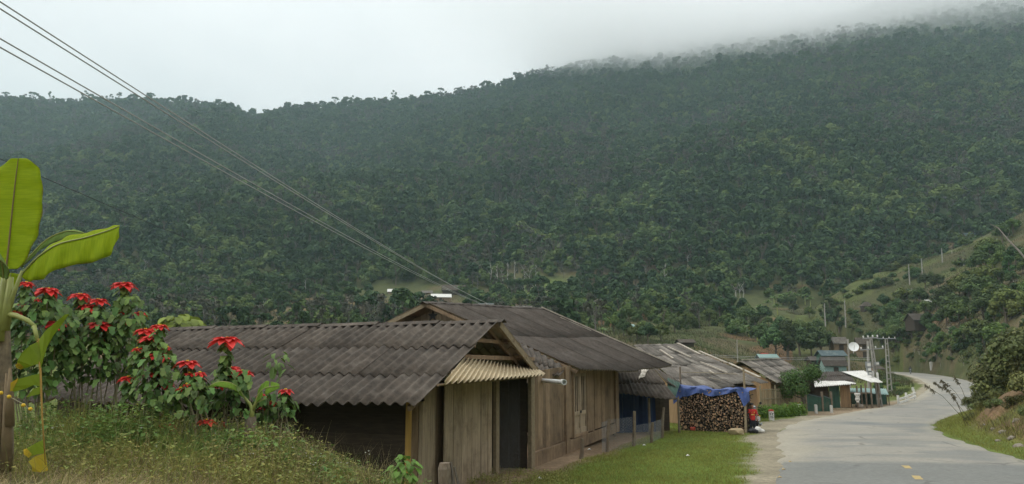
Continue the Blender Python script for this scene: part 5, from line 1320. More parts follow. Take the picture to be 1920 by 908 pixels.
def build_child():
    q = P(1412,814.5,34.6); g = gz(q.x,q.y); Hh = 1.2; t = thing('person', 'child in a red shirt with gold print standing beside the parked motorbike', 'person', (q.x,q.y,g)); s = Hh
    B = lambda x, y, z: Vector((q.x+x*s, q.y+y*s, g+z*s))
    mb = MB()
    flat_tube(mb, [B(0,0,z) for z in (.47,.53,.62,.72,.79,.82)], [x*s for x in (.10,.10,.092,.11,.10,.05)], [x*s for x in (.07,.07,.065,.075,.06,.04)])
    mb.tube([B(0,0,.79), B(0,-.005,.86)], [.042*s,.04*s], 8)
    ell(mb, B(0,-.01,.925), (.064*s,.075*s,.082*s)); ell(mb, B(0,-.025,.89), (.05*s,.055*s,.05*s)); ell(mb, B(0,-.088,.912), (.011*s,.016*s,.014*s), 6, 4)
    for sd in (-1,1):
        ell(mb, B(sd*.066,0,.92), (.01*s,.018*s,.024*s), 6, 4)
        sh, el_, wr = B(sd*.115,0,.785), B(sd*.15,.0,.63), B(sd*.16,-.03,.49)
        mb.tube([B(sd*.06,0,.79), sh, el_, wr], [.04*s,.038*s,.03*s,.021*s], 8); hand(mb, wr, Vector((sd*.02,-.03,-.1)), sd, s)
        mb.tube([B(sd*.05,0,.5), B(sd*.058,-.01,.27), B(sd*.062,.01,.05)], [.068*s,.047*s,.03*s], 8); mb.tube([B(sd*.062,.02,.03), B(sd*.07,-.07,.02), B(sd*.073,-.11,.018)], [.03*s,.028*s,.018*s], 6)
    body = fused(mb, 'body', SKIN, t, .011*s)
    for sd in (-1,1):
        e = MB(); ell(e, B(sd*.026,-.074,.928), (.009*s,.006*s,.006*s), 6, 4); e.build('eye', HAIR, body)
    e = MB(); ell(e, B(0,-.078,.882), (.018*s,.006*s,.004*s), 6, 4); e.build('mouth', M['red_paint'], body)
    mb = MB(); ell(mb, B(0,.012,.95), (.071*s,.076*s,.07*s)); ell(mb, B(0,-.045,.985), (.05*s,.03*s,.022*s)); fused(mb, 'hair', HAIR, t, .012*s, 2)
    mb = MB(); flat_tube(mb, [B(0,0,z) for z in (.43,.5,.62,.74,.80,.825)], [x*s for x in (.122,.118,.108,.125,.115,.06)], [x*s for x in (.09,.086,.08,.088,.072,.05)])
    for sd in (-1,1): mb.tube([B(sd*.07,0,.785), B(sd*.125,0,.765), B(sd*.155,0,.65)], [.052*s,.055*s,.05*s], 8)
    fused(mb, 'shirt', SHIRT, t, .012*s, 3)
    mb = MB(); mb.box(B(-.005,-.093,.63), .13*s, .012*s, .03*s); mb.build('shirt_print', GOLD, t)
    mb = MB(); st = star_pts(B(.055,-.092,.715), .028*s, .014*s, Vector((1,0,0)), Vector((0,0,1))); mb.poly(st); mb.box(B(.055,-.088,.685), .035*s, .008*s, .014*s); mb.box(B(-.04,-.088,.70), .03*s, .008*s, .012*s); mb.build('shirt_badge', GOLD, t)
    mb = MB(); flat_tube(mb, [B(0,0,z) for z in (.38,.45,.5)], [.105*s,.115*s,.108*s], [.075*s,.085*s,.08*s])
    for sd in (-1,1): mb.tube([B(sd*.05,0,.47), B(sd*.06,-.01,.27), B(sd*.064,.01,.07)], [.075*s,.06*s,.048*s], 8)
    fused(mb, 'trousers', TROUS, t, .012*s, 2)
    return t
def build_bike():
    """small step-through motorbike, built at the origin: x forward, z up"""
    t = thing('motorbike', 'black motorbike parked behind the child in red, white number plate towards the road', 'motorbike', (0,0,0)); mv = Vector
    for x in (-.6,.62):
        mb = MB(); n = 24; mb2 = MB()
        prof = [(.215,-.04),(.26,-.045),(.285,-.025),(.29,0),(.285,.025),(.26,.045),(.215,.04)]
        mb.lathe(mv((x,0,.29)), prof+[prof[0]], n, mv((0,1,0))); w = mb.build('wheel', M['black'], t)
        mb2.lathe(mv((x,0,.29)), [(.205,-.03),(.22,-.03),(.22,.03),(.205,.03),(.205,-.03)], n, mv((0,1,0)))
        for k in range(8): a = k*math.pi/4; mb2.tube([mv((x,0,.29)), mv((x+.21*math.cos(a),0,.29+.21*math.sin(a)))], .008, 4)
        mb2.lathe(mv((x,-.05,.29)), [(.05,0),(.05,.1)], 10, mv((0,1,0))); mb2.build('rim', M['steel'], w)
    mb = MB(); mb.tube([(-.2,0,.45),(.2,0,.4),(.38,0,.62),(.46,0,.9)], [.07,.06,.06,.05], 8); mb.tube([(-.6,0,.55),(-.2,0,.5)], [.05,.07], 8); ell(mb, (.42,0,.7), (.1,.17,.24)); ell(mb, (-.35,0,.62), (.38,.13,.13)); fused(mb, 'body', M['black'], t, .02, 3)
    mb = MB(); ell(mb, (-.3,0,.77), (.42,.125,.07)); mb.build('seat', M['black'], t, smooth=True)
    mb = MB(); ell(mb, (.05,0,.32), (.2,.13,.12)); mb.build('engine', M['steel'], t)
    mb = MB(); mb.tube([(0,-.14,.25),(-.4,-.17,.27),(-.85,-.18,.36)], [.03,.045,.05], 8); mb.build('exhaust', M['steel'], t)
    for sd in (-1,1):
        mb = MB(); mb.tube([(.62,sd*.07,.29),(.46,sd*.07,.9)], .025, 6); mb.build('fork', M['steel'], t)
        mb = MB(); mb.tube([(-.6,sd*.09,.29),(-.45,sd*.1,.65)], .03, 6); mb.build('shock_absorber', M['steel'], t)
        mb = MB(); mb.tube([(.42,sd*.2,1.02),(.36,sd*.28,1.17)], .008, 4); mb.lathe((.34,sd*.3,1.2), [(.06,0),(.055,.02),(.0,.03)], 10, mv((1,0,.1))); mb.build('mirror', M['black'], t)
        mb = MB(); ell(mb, (-.82,sd*.13,.68), (.05,.035,.03), 8, 5); mb.build('indicator', M['bud_yellow'], t)
    mb = MB(); mb.tube([(.36,-.33,1.0),(.43,-.12,1.02),(.45,0,1.0),(.43,.12,1.02),(.36,.33,1.0)], .016, 6); mb.build('handlebar', M['black'], t)
    mb = MB(); ell(mb, (.53,0,.98), (.09,.13,.1)); mb.build('headlight', M['steel'], t, smooth=True)
    mb = MB(); pr = None
    for k in range(9):
        a = R(60+k*14); p = mv((-.6+.33*math.cos(a), 0, .29+.33*math.sin(a))); cur = (p+mv((0,.07,0)), p-mv((0,.07,0)))
        if pr: mb.quad(pr[0],pr[1],cur[1],cur[0])
        pr = cur
    o = mb.build('rear_fender', M['black'], t); o.modifiers.new('s','SOLIDIFY').thickness = .012
    mb = MB(); ell(mb, (-.8,0,.74), (.05,.1,.045)); mb.build('tail_light', M['red_paint'], t)
    X = mv((0,-1,0)); Zp = mv((.35,0,1)).normalized(); nrm = mv((-1,0,.35)).normalized(); c = mv((-.93,0,.58)); mb = MB(); mb.box(c, .27, .012, .19, (X, nrm, Zp)); pl = mb.build('number_plate', M['white_paint'], t)
    mb = MB()
    for dx, dz, w, h in ((-.06,.045,.03,.045),(-.02,.045,.03,.045),(.05,.045,.04,.03),(-.08,-.03,.03,.05),(-.035,-.03,.03,.05),(.015,-.03,.03,.05),(.06,-.03,.03,.05)): mb.box(c+X*dx+Zp*dz+nrm*.008, w*.6, .004, h, (X, nrm, Zp))
    mb.build('plate_lettering', M['cable_black'], pl)
    mb = MB(); mb.tube([(.0,.1,.25),(-.08,.3,.0)], .014, 5); mb.build('kickstand', M['steel'], t)
    return t
def build_rider(loc, rz):
    t = thing('person', 'person in dark clothes riding the motorbike round the far bend', 'person', (0,0,0)); mb = MB()
    mb.tube([(-.25,0,.8),(-.18,0,1.1),(-.12,0,1.33)], [.16,.17,.14], 10); mb.tube([(-.12,0,1.35),(-.1,0,1.48)], [.06,.06], 8); ell(mb, (-.08,0,1.58), (.1,.085,.12))
    for sd in (-1,1):
        mb.tube([(-.13,sd*.15,1.33),(-.02,sd*.24,1.1),(.3,sd*.28,1.03)], [.06,.05,.035], 8); hand(mb, Vector((.3,sd*.28,1.03)), Vector((1,0,-.1)), sd, 1.2)
        mb.tube([(-.25,sd*.1,.82),(.12,sd*.18,.72),(.05,sd*.17,.36),(.16,sd*.17,.31)], [.09,.07,.05,.04], 8)
    fused(mb, 'body', DARKJ, t, .025, 3)
    mb = MB(); ell(mb, (-.09,0,1.62), (.125,.11,.12)); mb.build('helmet', M['black'], t, smooth=True)
    t.location = loc; t.rotation_euler = (0,0,rz)
def build_life():
    build_child()
    bk = build_bike(); q = P(1429,812,35.2); g = gz(q.x,q.y); bk.location = (q.x-.05,q.y+.75,g-.02); bk.rotation_euler = (R(0),R(0),R(78)); 
    b2p = P(1708,708,168); c = copy_tree(bk, (b2p.x,b2p.y,gz(b2p.x,b2p.y)+.05), R(-115)); c['label'] = 'distant motorbike coming round the far bend with its rider'; build_rider(c.location, R(-115))
    # sacks by the bike
    mb = MB(); q = P(1424,816,34.0); g = gz(q.x,q.y); ell(mb, (q.x-.05,q.y,g+.14), (.16,.16,.14)); ell(mb, (q.x+.1,q.y,g+.08), (.15,.14,.1)); ell(mb, (q.x-.1,q.y,g+.22), (.06,.07,.08)); o = fused(mb, 'sack', M['white_sheet'], None, .03, 3); tagp(o, 'slumped white sack lying by the feet of the child in red', 'sack')
    mb = MB(); q = P(1411,819,33.8); g = gz(q.x,q.y); ell(mb, (q.x,q.y,g+.1), (.2,.18,.14)); ell(mb, (q.x+.1,q.y,g+.08), (.18,.15,.1)); o = fused(mb, 'sack', M['black'], None, .03, 3); tagp(o, 'black sack on the ground in front of the child', 'sack')
    lm = log_mesh(.12,.5,9); q = P(1406,812,34.1); o = bpy.data.objects.new('log', lm); COL.objects.link(o); o.location = (q.x,q.y,gz(q.x,q.y)+.12); o.scale = (.12,.5,.12); tagp(o, 'single loose log between the pale pole and the black sack', 'log')
    # things by the shop
    for px0,px1,py,y,w in ((1562,1596,769,59.5,.5),(1566,1586,764,61,.4)):
        p, q = P(px0,py,y), P(px1,py+1,y); z = max(gz(p.x,p.y), gz(q.x,q.y))+.05; mb = MB(); mb.beam((p.x,p.y,z),(q.x,q.y,z), w, .05); o = mb.build('plank', M['wood_pale'], None); tagp(o, 'pale plank lying on the earth before the shop, %s of two' % ('nearer' if py > 766 else 'farther'), 'plank')
    mb = MB(); c = P(1607,737,62.2); pr = None
    for k in range(7):
        f = k/6; w = .22*(1-.5*f)+.04*math.sin(k*2); z = c.z-f*.75; cur = (Vector((c.x-w,c.y-.05*math.sin(k),z)), Vector((c.x,c.y-.12-.03*math.sin(k*2),z)), Vector((c.x+w,c.y-.04,z)))
        if pr: mb.quad(pr[0],pr[1],cur[1],cur[0]); mb.quad(pr[1],pr[2],cur[2],cur[1])
        pr = cur
    o = mb.build('hanging_cloth', M['white_sheet'], None, smooth=True); o.modifiers.new('s','SOLIDIFY').thickness = .01; tagp(o, 'pale cloth hanging from the counter rail of the shop', 'cloth')
    for k, (px, py) in enumerate(((1609,764),(1614,766))):
        p = gpt(px,py,40,90); r = rock_mb(.3,.25,.26-.05*k,20+k); r.materials.append(M['rock']); o = link('rock', r, None, p); tagp(o, 'dark stone on the bare earth before the shop, %s one' % ('taller' if k == 0 else 'lower'), 'rock')

# ============================================================ far houses on the slopes
def far_house(l, r, pr, pe, pb, y, rm, wm, label, skew=.25, hip=False, front=True):
    gg_ = gpt((l+r)/2, pb, 60, 420); y = gg_.y if gg_ is not None else y
    dz = Vector((0,0,1)); dep = max(2.5, (r-l)/F*y*.55)
    E1, E2 = P(l,pe,y), P(r,pe+(1 if skew > 0 else -1),y+dep*skew)
    E2.z = E1.z; h = P(l,pr,y+dep*.5).z-E1.z; h = max(h, .5)
    along = E2-E1; along.z = 0; al = along.normalized(); bk = Vector((-al.y, al.x, 0)); g = min(P(l,pb,y).z, E1.z-1.2)
    gm = (E1+E2)/2; gg = gz(gm.x, gm.y+dep*.5); g = min(g, gg)
    t = thing('hillside_house', label, 'house', (gm.x, gm.y+dep*.5, g)); ins = .12 if hip else 0
    R1 = E1+bk*dep*.5+dz*h+along*(.35 if hip else .0); R2 = E2+bk*dep*.5+dz*h-along*(.35 if hip else .0); B1, B2 = E1+bk*dep, E2+bk*dep
    th = Vector((0,0,.1))
    for a, b_, c, d in ((E1,E2,R2,R1),(B2,B1,R1,R2)):
        mb = MB(); mb.hexa([a-th,b_-th,c-th,d-th],[a,b_,c,d]); mb.build('roof', rm, t)
    if hip:
        mb = MB(); mb.poly([E1,R1,B1]); mb.poly([E2,B2,R2]); mb.build('roof', rm, t)
    mb = MB(); i = .35; e1 = E1+al*i+bk*i; e2 = E2-al*i+bk*i; b1 = B1+al*i-bk*i; b2 = B2-al*i-bk*i; lo = [Vector((q.x,q.y,g-1)) for q in (e1,e2,b2,b1)]; hi = [Vector((q.x,q.y,E1.z-.02)) for q in (e1,e2,b2,b1)]; mb.hexa(lo, hi)
    if not hip:
        for p, q, top in ((e1,b1,R1),(e2,b2,R2)):
            m_ = (p+q)/2; mb.poly([Vector((p.x,p.y,E1.z-.02)),Vector((q.x,q.y,E1.z-.02)),Vector((m_.x,m_.y,E1.z+h-.25))])
    w = mb.build('wall', wm, t)
    if front:
        mb = MB(); c = (e1*.6+e2*.4); zt = E1.z-.3; zb = g; mb.hexa([Vector((c.x,c.y-.06,zb)),Vector((c.x,c.y-.06,zb))+al*1.0,Vector((c.x,c.y-.02,zb))+al*1.0,Vector((c.x,c.y-.02,zb))],[Vector((c.x,c.y-.06,zt)),Vector((c.x,c.y-.06,zt))+al*1.0,Vector((c.x,c.y-.02,zt))+al*1.0,Vector((c.x,c.y-.02,zt))]); mb.build('door', M['wood_dark'], t)
    return t
def build_far_houses():
    H = far_house; m = M
    H(726,752,542,547,552,240,m['white_sheet'],m['wood_brown'],'white-roofed hut alone on the brown slope above the star gable')
    H(808,847,551,557,572,215,m['white_sheet'],m['wood_brown'],'hillside house with bright white roof edge and brown wall above the dark ridge')
    H(829,874,534,544,557,235,m['fibro'],m['wood_dark'],'dark-roofed house behind the white-roofed one on the hillside')
    H(790,812,545,549,553,245,m['fibro_old'],m['wood_brown'],'tiny grey-roofed hut left of the two hillside houses')
    H(950,1018,573,581,592,150,m['fibro_old'],m['wood_dark'],'grey roof of a house peeping over the far end of the dark ridge')
    H(1168,1192,608,612,617,190,m['pale_teal'],m['wood_dark'],'small turquoise-roofed hut among the trees')
    H(1274,1306,636,642,652,110,m['fibro'],m['wood_dark'],'little dark-roofed hut above the pale battened roof')
    H(1619,1640,566,574,584,200,m['fibro'],m['wood_dark'],'small square hut with pointed roof alone on the slope', hip=True)
    H(1713,1773,588,600,612,180,m['fibro_dark'],m['wood_dark'],'dark hillside house with a gable porch among trees under the spur')
    H(1741,1756,562,571,580,195,m['white_sheet'],m['wood_brown'],'tiny house with a bright white roof above the dark hillside house')
    H(1683,1710,563,570,577,190,m['fibro_old'],m['wood_brown'],'pale-roofed house half hidden by trees left of the white roof')
    H(1811,1835,437,443,450,262,m['teal_sheet'],m['wood_brown'],'roof of a hut on the crest of the grassy spur')
    H(1562,1592,632,644,668,118,m['fibro_old'],m['wood_brown'],'brown stilt house left of the satellite dish', skew=.1)
    H(1606,1632,633,645,672,112,m['fibro'],m['wood_brown'],'dark brown house right of the satellite dish', skew=-.2)
    H(1540,1590,657,667,690,92,m['teal_sheet'],m['green_sheet'],'house with blue-green roof behind the roadside tree')
    H(1545,1592,669,686,700,84,m['fibro_dark'],m['pale_teal'],'house with dark roof over a turquoise wall behind the shop')
    H(1520,1548,668,676,690,96,m['fibro'],m['wood_dark'],'grey shed roof left of the blue-green roof')
    H(1641,1661,686,692,706,98,m['fibro'],m['wall_tan'],'small tan-walled shed between the two utility poles')
    H(1424,1462,664,671,680,82,m['pale_teal'],m['wood_dark'],'pale turquoise roof behind the bamboo-fenced house')
    H(1434,1447,662,668,673,80,m['red_paint'],m['wood_dark'],'small faded red roof above the grey ridge', front=False)
# ============================================================ foreground plants
_T = np.array([0,.22,.5,.78,1.])
def leaf_batch(O, D, Nn, Ln, prof, droop=.25, fold=.18):
    """leaves from O along D (tips droop), normals Nn, lengths Ln; prof half-width/length at 5 stations"""
    n = len(O); D = D/np.linalg.norm(D,axis=1)[:,None]; Sd = np.cross(D, Nn); Sd /= np.linalg.norm(Sd,axis=1)[:,None]+1e-9; U = np.cross(Sd, D)
    Ln = np.asarray(Ln).reshape(-1,1)*np.ones((n,1)); rows = []
    for t, w in zip(_T, prof):
        c = O + D*Ln*t - np.array([0,0,1.])*Ln*droop*t*t
        rows.append(np.stack([c-Sd*Ln*w+U*Ln*w*fold*2, c, c+Sd*Ln*w+U*Ln*w*fold*2], 1))
    V = np.stack(rows, 1).reshape(n, 15, 3); q = []
    for r in range(4):
        for c in range(2): q.append((r*3+c, r*3+c+1, r*3+c+4, r*3+c+3))
    Q = (np.array(q)[None]+np.arange(n)[:,None,None]*15).reshape(-1,4); return V.reshape(-1,3), Q
LEAFP = (.03,.40,.26,.30,.0); BRACT = (.05,.2,.27,.19,.0); OVAL = (.04,.28,.34,.24,.0); SLIM = (.03,.12,.14,.1,.0)
def add_np(parent, name, V, Q, m):
    q = parent
    while q.parent is not None: q = q.parent
    o = bpy.data.objects.new(name, np_mesh(name, np.asarray(V)-np.array(ORG[q.name]), Q, m)); COL.objects.link(o); o.parent = parent; return o
def head_leaves(c, r):
    n = 20; a = np.arange(n)*2.399+RNG.uniform(-.2,.2,n); k = np.arange(n)/n
    D = np.stack([np.cos(a), np.sin(a), .30-.62*k], -1); O = np.array(c)+D*.02; Nn = np.stack([-np.cos(a)*.25, -np.sin(a)*.25, np.ones(n)], -1)
    return leaf_batch(O, D, Nn, r*(.62+.42*k)*RNG.uniform(.9,1.1,n), BRACT, .28, .12)
def poinsettia(label, base_px, y, heads, boxes, nleaf, base_py=815):
    bp = P(base_px, base_py, y); g = gz(bp.x, bp.y); t = thing('poinsettia_shrub', label, 'shrub', (bp.x,bp.y,g), 'poinsettia shrubs'); base = Vector((bp.x,bp.y,g))
    for k in range(3):
        x0,y0,x1,y1 = boxes[k % len(boxes)]; heads = list(heads)+[(random.uniform(x0+8,x1-8), random.uniform(y0+10,y0*.4+y1*.6), random.uniform(13,22))]
    for px, py, s in heads:
        yy = y+random.uniform(-.25,.25); c = P(px,py,yy); r = s/F*y*.5
        V, Q = head_leaves(c, r*1.14); h = add_np(t, 'flower_head', V, Q, M['leaf_red'])
        mb = MB()
        for k in range(5): ell(mb, c+Vector((random.uniform(-.02,.02),random.uniform(-.02,.02),.02)), (.009,.009,.012), 5, 4)
        mb.build('flower_buds', M['bud_yellow'], h)
        b0 = base+Vector(((c.x-base.x)*.35+random.uniform(-.1,.1), random.uniform(-.15,.15), -.1)); m1 = b0.lerp(c,.45)+Vector(((c.x-base.x)*.15+random.uniform(-.12,.12),0,.02)); mb = MB(); mb.tube([b0, m1, b0.lerp(c,.78)+Vector(((c.x-base.x)*.05,0,0)), c-Vector((0,0,.01))], [.012,.010,.008,.006], 5); mb.build('stem', M['stem_green'], t)
        # leaves hanging below each head
        n = int(10+s*.35); a = RNG.uniform(0,6.28,n); f = RNG.uniform(.02,1,n)
        O = np.array(c)+np.stack([np.cos(a)*.03, np.sin(a)*.03, -f*r*2.0-.03], -1); D = np.stack([np.cos(a), np.sin(a), -.35-.5*RNG.random(n)], -1); Nn = np.stack([np.cos(a)*.6, np.sin(a)*.6, np.ones(n)], -1)
        V, Q = leaf_batch(O, D, Nn, RNG.uniform(.10,.16,n), LEAFP, .35, .1); add_np(t, 'leaves', V, Q, M['leaf_poin'])
    Vs, Qs, off = [], [], 0
    for (x0,y0,x1,y1) in boxes:
        n = int(1.8*nleaf*(x1-x0)*(y1-y0)/(80*130)); px = RNG.uniform(0,1,n)*2-1; pz = RNG.uniform(0,1,n)*2-1; k = (np.abs(px)**2.6+np.abs(pz)**2.6) < 1; px, pz = px[k], pz[k]; n = len(px)
        O = np.array([P((x0+x1)/2+a*(x1-x0)/2, (y0+y1)/2+b*(y1-y0)/2, y+RNG.uniform(-.4,.4)) for a, b in zip(px, pz)])
        c = P((x0+x1)/2,(y0+y1)/2,y+.1); o = O-np.array(c); o[:,2] = 0; o += RNG.normal(size=(n,3))*.28; o[:,1] -= .12; o /= np.linalg.norm(o,axis=1)[:,None]+1e-6
        D = o.copy(); D[:,2] = -.35-RNG.random(n)*.6; Nn = o*.7; Nn[:,2] = .8
        V, Q = leaf_batch(O, D, Nn, RNG.uniform(.085,.155,n), LEAFP, .32, .12); Vs.append(V); Qs.append(Q+off); off += len(V)
    if Vs: add_np(t, 'leaves', np.concatenate(Vs), np.concatenate(Qs), M['leaf_poin'])
    for k in range(4):
        x0,y0,x1,y1 = boxes[k % len(boxes)]; e = P(random.uniform(x0+5,x1-5), random.uniform(y0+10,(y0+y1)/2), y+random.uniform(-.2,.2)); b0 = base+Vector((random.uniform(-.35,.35),random.uniform(-.15,.15),-.1)); mb = MB(); mb.tube([b0, b0.lerp(e,.35)+Vector((random.uniform(-.12,.12),0,0)), b0.lerp(e,.7)+Vector((random.uniform(-.12,.12),0,0)), e], [.013,.011,.009,.006], 5); mb.build('stem', M['stem_green'], t)
    return t
def banana_blade(parent, pts, wl, wr, side, down, mleaf, tears=(), n=26, name='leaf', wav=.012, tipm=None, rib=True, ribm=None):
    """banana leaf: midrib through pts, half widths wl / wr along it, blades leave towards +side/-side and sag by down=(left,right)"""
    pts = [Vector(p) for p in pts]; seg = len(pts)-1
    def at(f):
        f = min(max(f,0),1)*seg; i = min(int(f), seg-1); u = f-i; p0 = pts[max(i-1,0)]; p1, p2 = pts[i], pts[i+1]; p3 = pts[min(i+2,seg)]
        return .5*((2*p1)+(p2-p0)*u+(2*p0-5*p1+4*p2-p3)*u*u+(3*p1-p0-3*p2+p3)*u**3)
    rows = []; nc = 5; ph = random.uniform(0,6)
    for k in range(n+1):
        f = k/n; c = at(f); L_ = np.interp(f, np.linspace(0,1,len(wl)), wl); Rr = np.interp(f, np.linspace(0,1,len(wr)), wr); row = []
        for j in range(-nc, nc+1):
            q = j/nc; w = (Rr if q > 0 else L_)*abs(q); d = down[1] if q > 0 else down[0]
            sd = side*(1 if q > 0 else -1); v = (sd+Vector(d)*(.4+.6*abs(q))); v.normalize()
            p = c + v*w + Vector((0,-1,0))*(wav*math.sin(f*34+ph+j*.3)*abs(q)) ; row.append(p)
        rows.append(row)
    mb = MB(); W = 2*nc+1
    for row in rows: mb.v += [tuple(p) for p in row]
    for k in range(n):
        for j in range(2*nc):
            f = k/n
            if any(a <= f < b_ and (j >= nc if sd > 0 else j < nc) for a, b_, sd in tears): continue
            mb.f.append((k*W+j, k*W+j+1, (k+1)*W+j+1, (k+1)*W+j)); mb.m.append(1 if tipm and f > tipm[0] and abs(j-nc+.5) > nc*(1-(f-tipm[0])/(1-tipm[0])*1.2) else 0)
    mats = [mleaf]+([tipm[1]] if tipm else []); o = mb.build(name, mats if len(mats) > 1 else mleaf, parent, smooth=True)
    bat = o.data.attributes.new('blade','FLOAT_COLOR','POINT'); cc = np.ones((len(mb.v),4), dtype=np.float32); ks, js = np.divmod(np.arange(len(mb.v)), W); cc[:,0] = ks/n; cc[:,1] = np.abs(js-nc)/nc; bat.data.foreach_set('color', cc.ravel())
    md = o.modifiers.new('t','SOLIDIFY'); md.thickness = .002
    if rib:
        mb = MB(); P_ = [at(k/14)+Vector((0,-.006,.0)) for k in range(15)]; mb.tube(P_, [.012*(1-.8*k/14)+.002 for k in range(15)], 6); mb.build('midrib', ribm or M['banana_rib'], o)
    return o
def build_banana():
    y = 9.5; b_ = P(2,905,y); g = gz(b_.x,b_.y); t = thing('banana_plant', 'tall banana plant at the left edge with one upright and one broken hanging leaf', 'banana plant', (b_.x,b_.y,g)); Zv = Vector((0,0,1))
    Pq = lambda px, py, dy=0: P(px, py, y+dy)
    mb = MB(); n = 9
    mb.tube([Vector((b_.x,b_.y,g-.2)), Pq(4,830), Pq(4,720), Pq(5,640), Pq(7,560)], [.13,.12,.105,.085,.055], 12); mb.build('stem', M['banana_stem'], t, smooth=True)
    for k, (x0,x1,ya,yb,m_) in enumerate(((8,20,620,520,'banana_petiole'),(-2,10,640,500,'banana_petiole'),(12,12,880,700,'leaf_banana_brown'),(-6,-2,870,720,'leaf_banana_brown'),(16,19,800,690,'leaf_banana_brown'))):
        mb = MB(); mb.tube([Pq(x0,ya,-.1), Pq((x0+x1)/2+1,(ya+yb)/2,-.12), Pq(x1,yb,-.1)], [.06,.05,.035] if k < 2 else [.07,.05,.012], 7); mb.build('leaf_sheath', M[m_], t, smooth=True)
    S = Vector((1,0,0))
    banana_blade(t, [Pq(12,505),Pq(18,450),Pq(24,390),Pq(30,335),Pq(35,297)], [.14,.34,.43,.43,.40,.35,.28,.1], [.16,.28,.37,.40,.39,.36,.29,.1], S, ((0,.15,0),(0,-.1,0)), M['leaf_banana'], wav=.012, n=60, )
    banana_blade(t, [Pq(44,512,-.1),Pq(72,482,-.15),Pq(110,458,-.2),Pq(160,446,-.22),Pq(205,432,-.25),Pq(224,424,-.28)], [.05,.10,.16,.17,.16,.13,.09,.02], [.05,.26,.36,.33,.33,.36,.33,.14], Vector((.05,-.25,-.2)), ((0,.3,.25),(.05,0,-1.2)), M['leaf_banana'], wav=.024, n=60, ribm=M['banana_petiole'])
    banana_blade(t, [Pq(40,500,.25),Pq(85,452,.35),Pq(125,434,.45),Pq(158,437,.5)], [.03,.12,.14,.08,.01], [.03,.12,.14,.1,.02], Vector((0,-.5,-.3)), ((0,.4,.1),(0,0,-.7)), M['leaf_banana_grey'], ribm=M['banana_petiole'])
    banana_blade(t, [Pq(8,520,-.2),Pq(0,478,-.45),Pq(-25,455,-.6),Pq(-75,470,-.8)], [.04,.3,.36,.3,.1], [.05,.3,.38,.3,.1], Vector((.55,-.55,0)), ((0,0,-.25),(.25,0,-.75)), M['leaf_banana_grey'], ribm=M['banana_petiole'])
    banana_blade(t, [Pq(10,560,.2),Pq(14,535,.25),Pq(22,512,.3)], [.05,.16,.2], [.05,.15,.15], S, ((0,.1,-.1),(0,0,-.2)), M['leaf_banana'], ribm=M['banana_petiole'])
    mb = MB(); mb.tube([Pq(12,600,-.1),Pq(24,555,-.12),Pq(42,508,-.12)], [.034,.028,.02], 7); mb.build('petiole', M['banana_petiole'], t, smooth=True)
    # the broken leaf
    mb = MB(); mb.tube([Pq(10,588,-.1),Pq(30,592,-.16),Pq(52,601,-.2),Pq(66,613,-.22)], [.034,.032,.028,.022], 7); mb.tube([Pq(64,611,-.22),Pq(71,640,-.24)], [.026,.02], 7); mb.build('petiole', M['banana_petiole'], t, smooth=True)
    mb = MB(); mb.tube([Pq(71,636,-.24),Pq(76,700,-.26),Pq(79,780,-.26),Pq(86,884,-.26)], [.017,.013,.01,.006], 6); rb = mb.build('leaf_midrib', M['wood_yellow'], t, smooth=True)
    def flap(poly, m_, nm='leaf'):
        mb = MB(); pp = [Pq(x,yy,d) for x,yy,d in poly]; mb.poly(pp)
        o = mb.build(nm, m_, t); o.modifiers.new('t','SOLIDIFY').thickness = .004
    flap([(72,640,-.24),(84,622,-.3),(100,608,-.34),(122,590,-.36),(130,589,-.36),(118,606,-.33),(100,630,-.3),(88,652,-.27),(77,690,-.26)], M['leaf_flap'])
    flap([(73,640,-.25),(56,648,-.3),(42,660,-.36),(33,676,-.38),(31,690,-.36),(44,692,-.3),(60,686,-.28),(77,681,-.26)], M['leaf_flap'])
    flap([(31,690,-.36),(29,684,-.38),(36,681,-.37),(44,688,-.33),(40,693,-.31)], M['leaf_banana_yellow'])
    flap([(77,700,-.26),(56,705,-.3),(34,711,-.34),(20,724,-.36),(24,735,-.34),(46,730,-.3),(64,722,-.28),(78,726,-.26)], M['leaf_flap'])
    flap([(20,718,-.37),(34,709,-.35),(33,714,-.35),(24,733,-.35),(19,734,-.36)], M['leaf_banana_yellow'])
    flap([(78,724,-.26),(62,730,-.29),(48,746,-.31),(62,742,-.29),(78,738,-.26)], M['leaf_flap'])
    flap([(82,824,-.26),(66,832,-.29),(46,843,-.32),(44,850,-.33),(54,857,-.31),(70,852,-.28),(85,850,-.26)], M['leaf_flap'])
    flap([(85,850,-.26),(66,856,-.29),(53,866,-.31),(60,875,-.31),(60,884,-.3),(76,886,-.28),(90,882,-.26)], M['leaf_banana_yellow'])
    flap([(44,843,-.325),(50,841,-.325),(60,852,-.31),(54,859,-.315),(45,852,-.335)], M['leaf_banana_yellow'])
    # small yellow berries on a stalk
    t2 = thing('berry_sprig', 'arching sprig with round yellow fruits beside the banana stem', 'plant', (b_.x+.2,b_.y-.2,g)); mb = MB()
    pts = [Pq(-4,735,-.35),Pq(17,744,-.35),Pq(42,757,-.35),Pq(60,772,-.35)]; mb.tube([Pq(-12,860,-.35)]+pts, .006, 4); mb.build('stalk', M['stem_green'], t2)
    for px, py in ((2,737),(17,744),(44,760),(57,767)):
        mb = MB(); ell(mb, Pq(px,py,-.37), (.024,.024,.022), 8, 6); mb.build('fruit', M['bud_yellow'], t2, smooth=True)
    # second, cut banana plant
    y2 = 12.3; b_ = P(468,828,y2); g = gz(b_.x,b_.y); t = thing('banana_plant', 'young banana plant with a cut brown stump and two bent leaves', 'banana plant', (b_.x,b_.y,g)); Q_ = lambda px, py, dy=0: P(px,py,y2+dy)
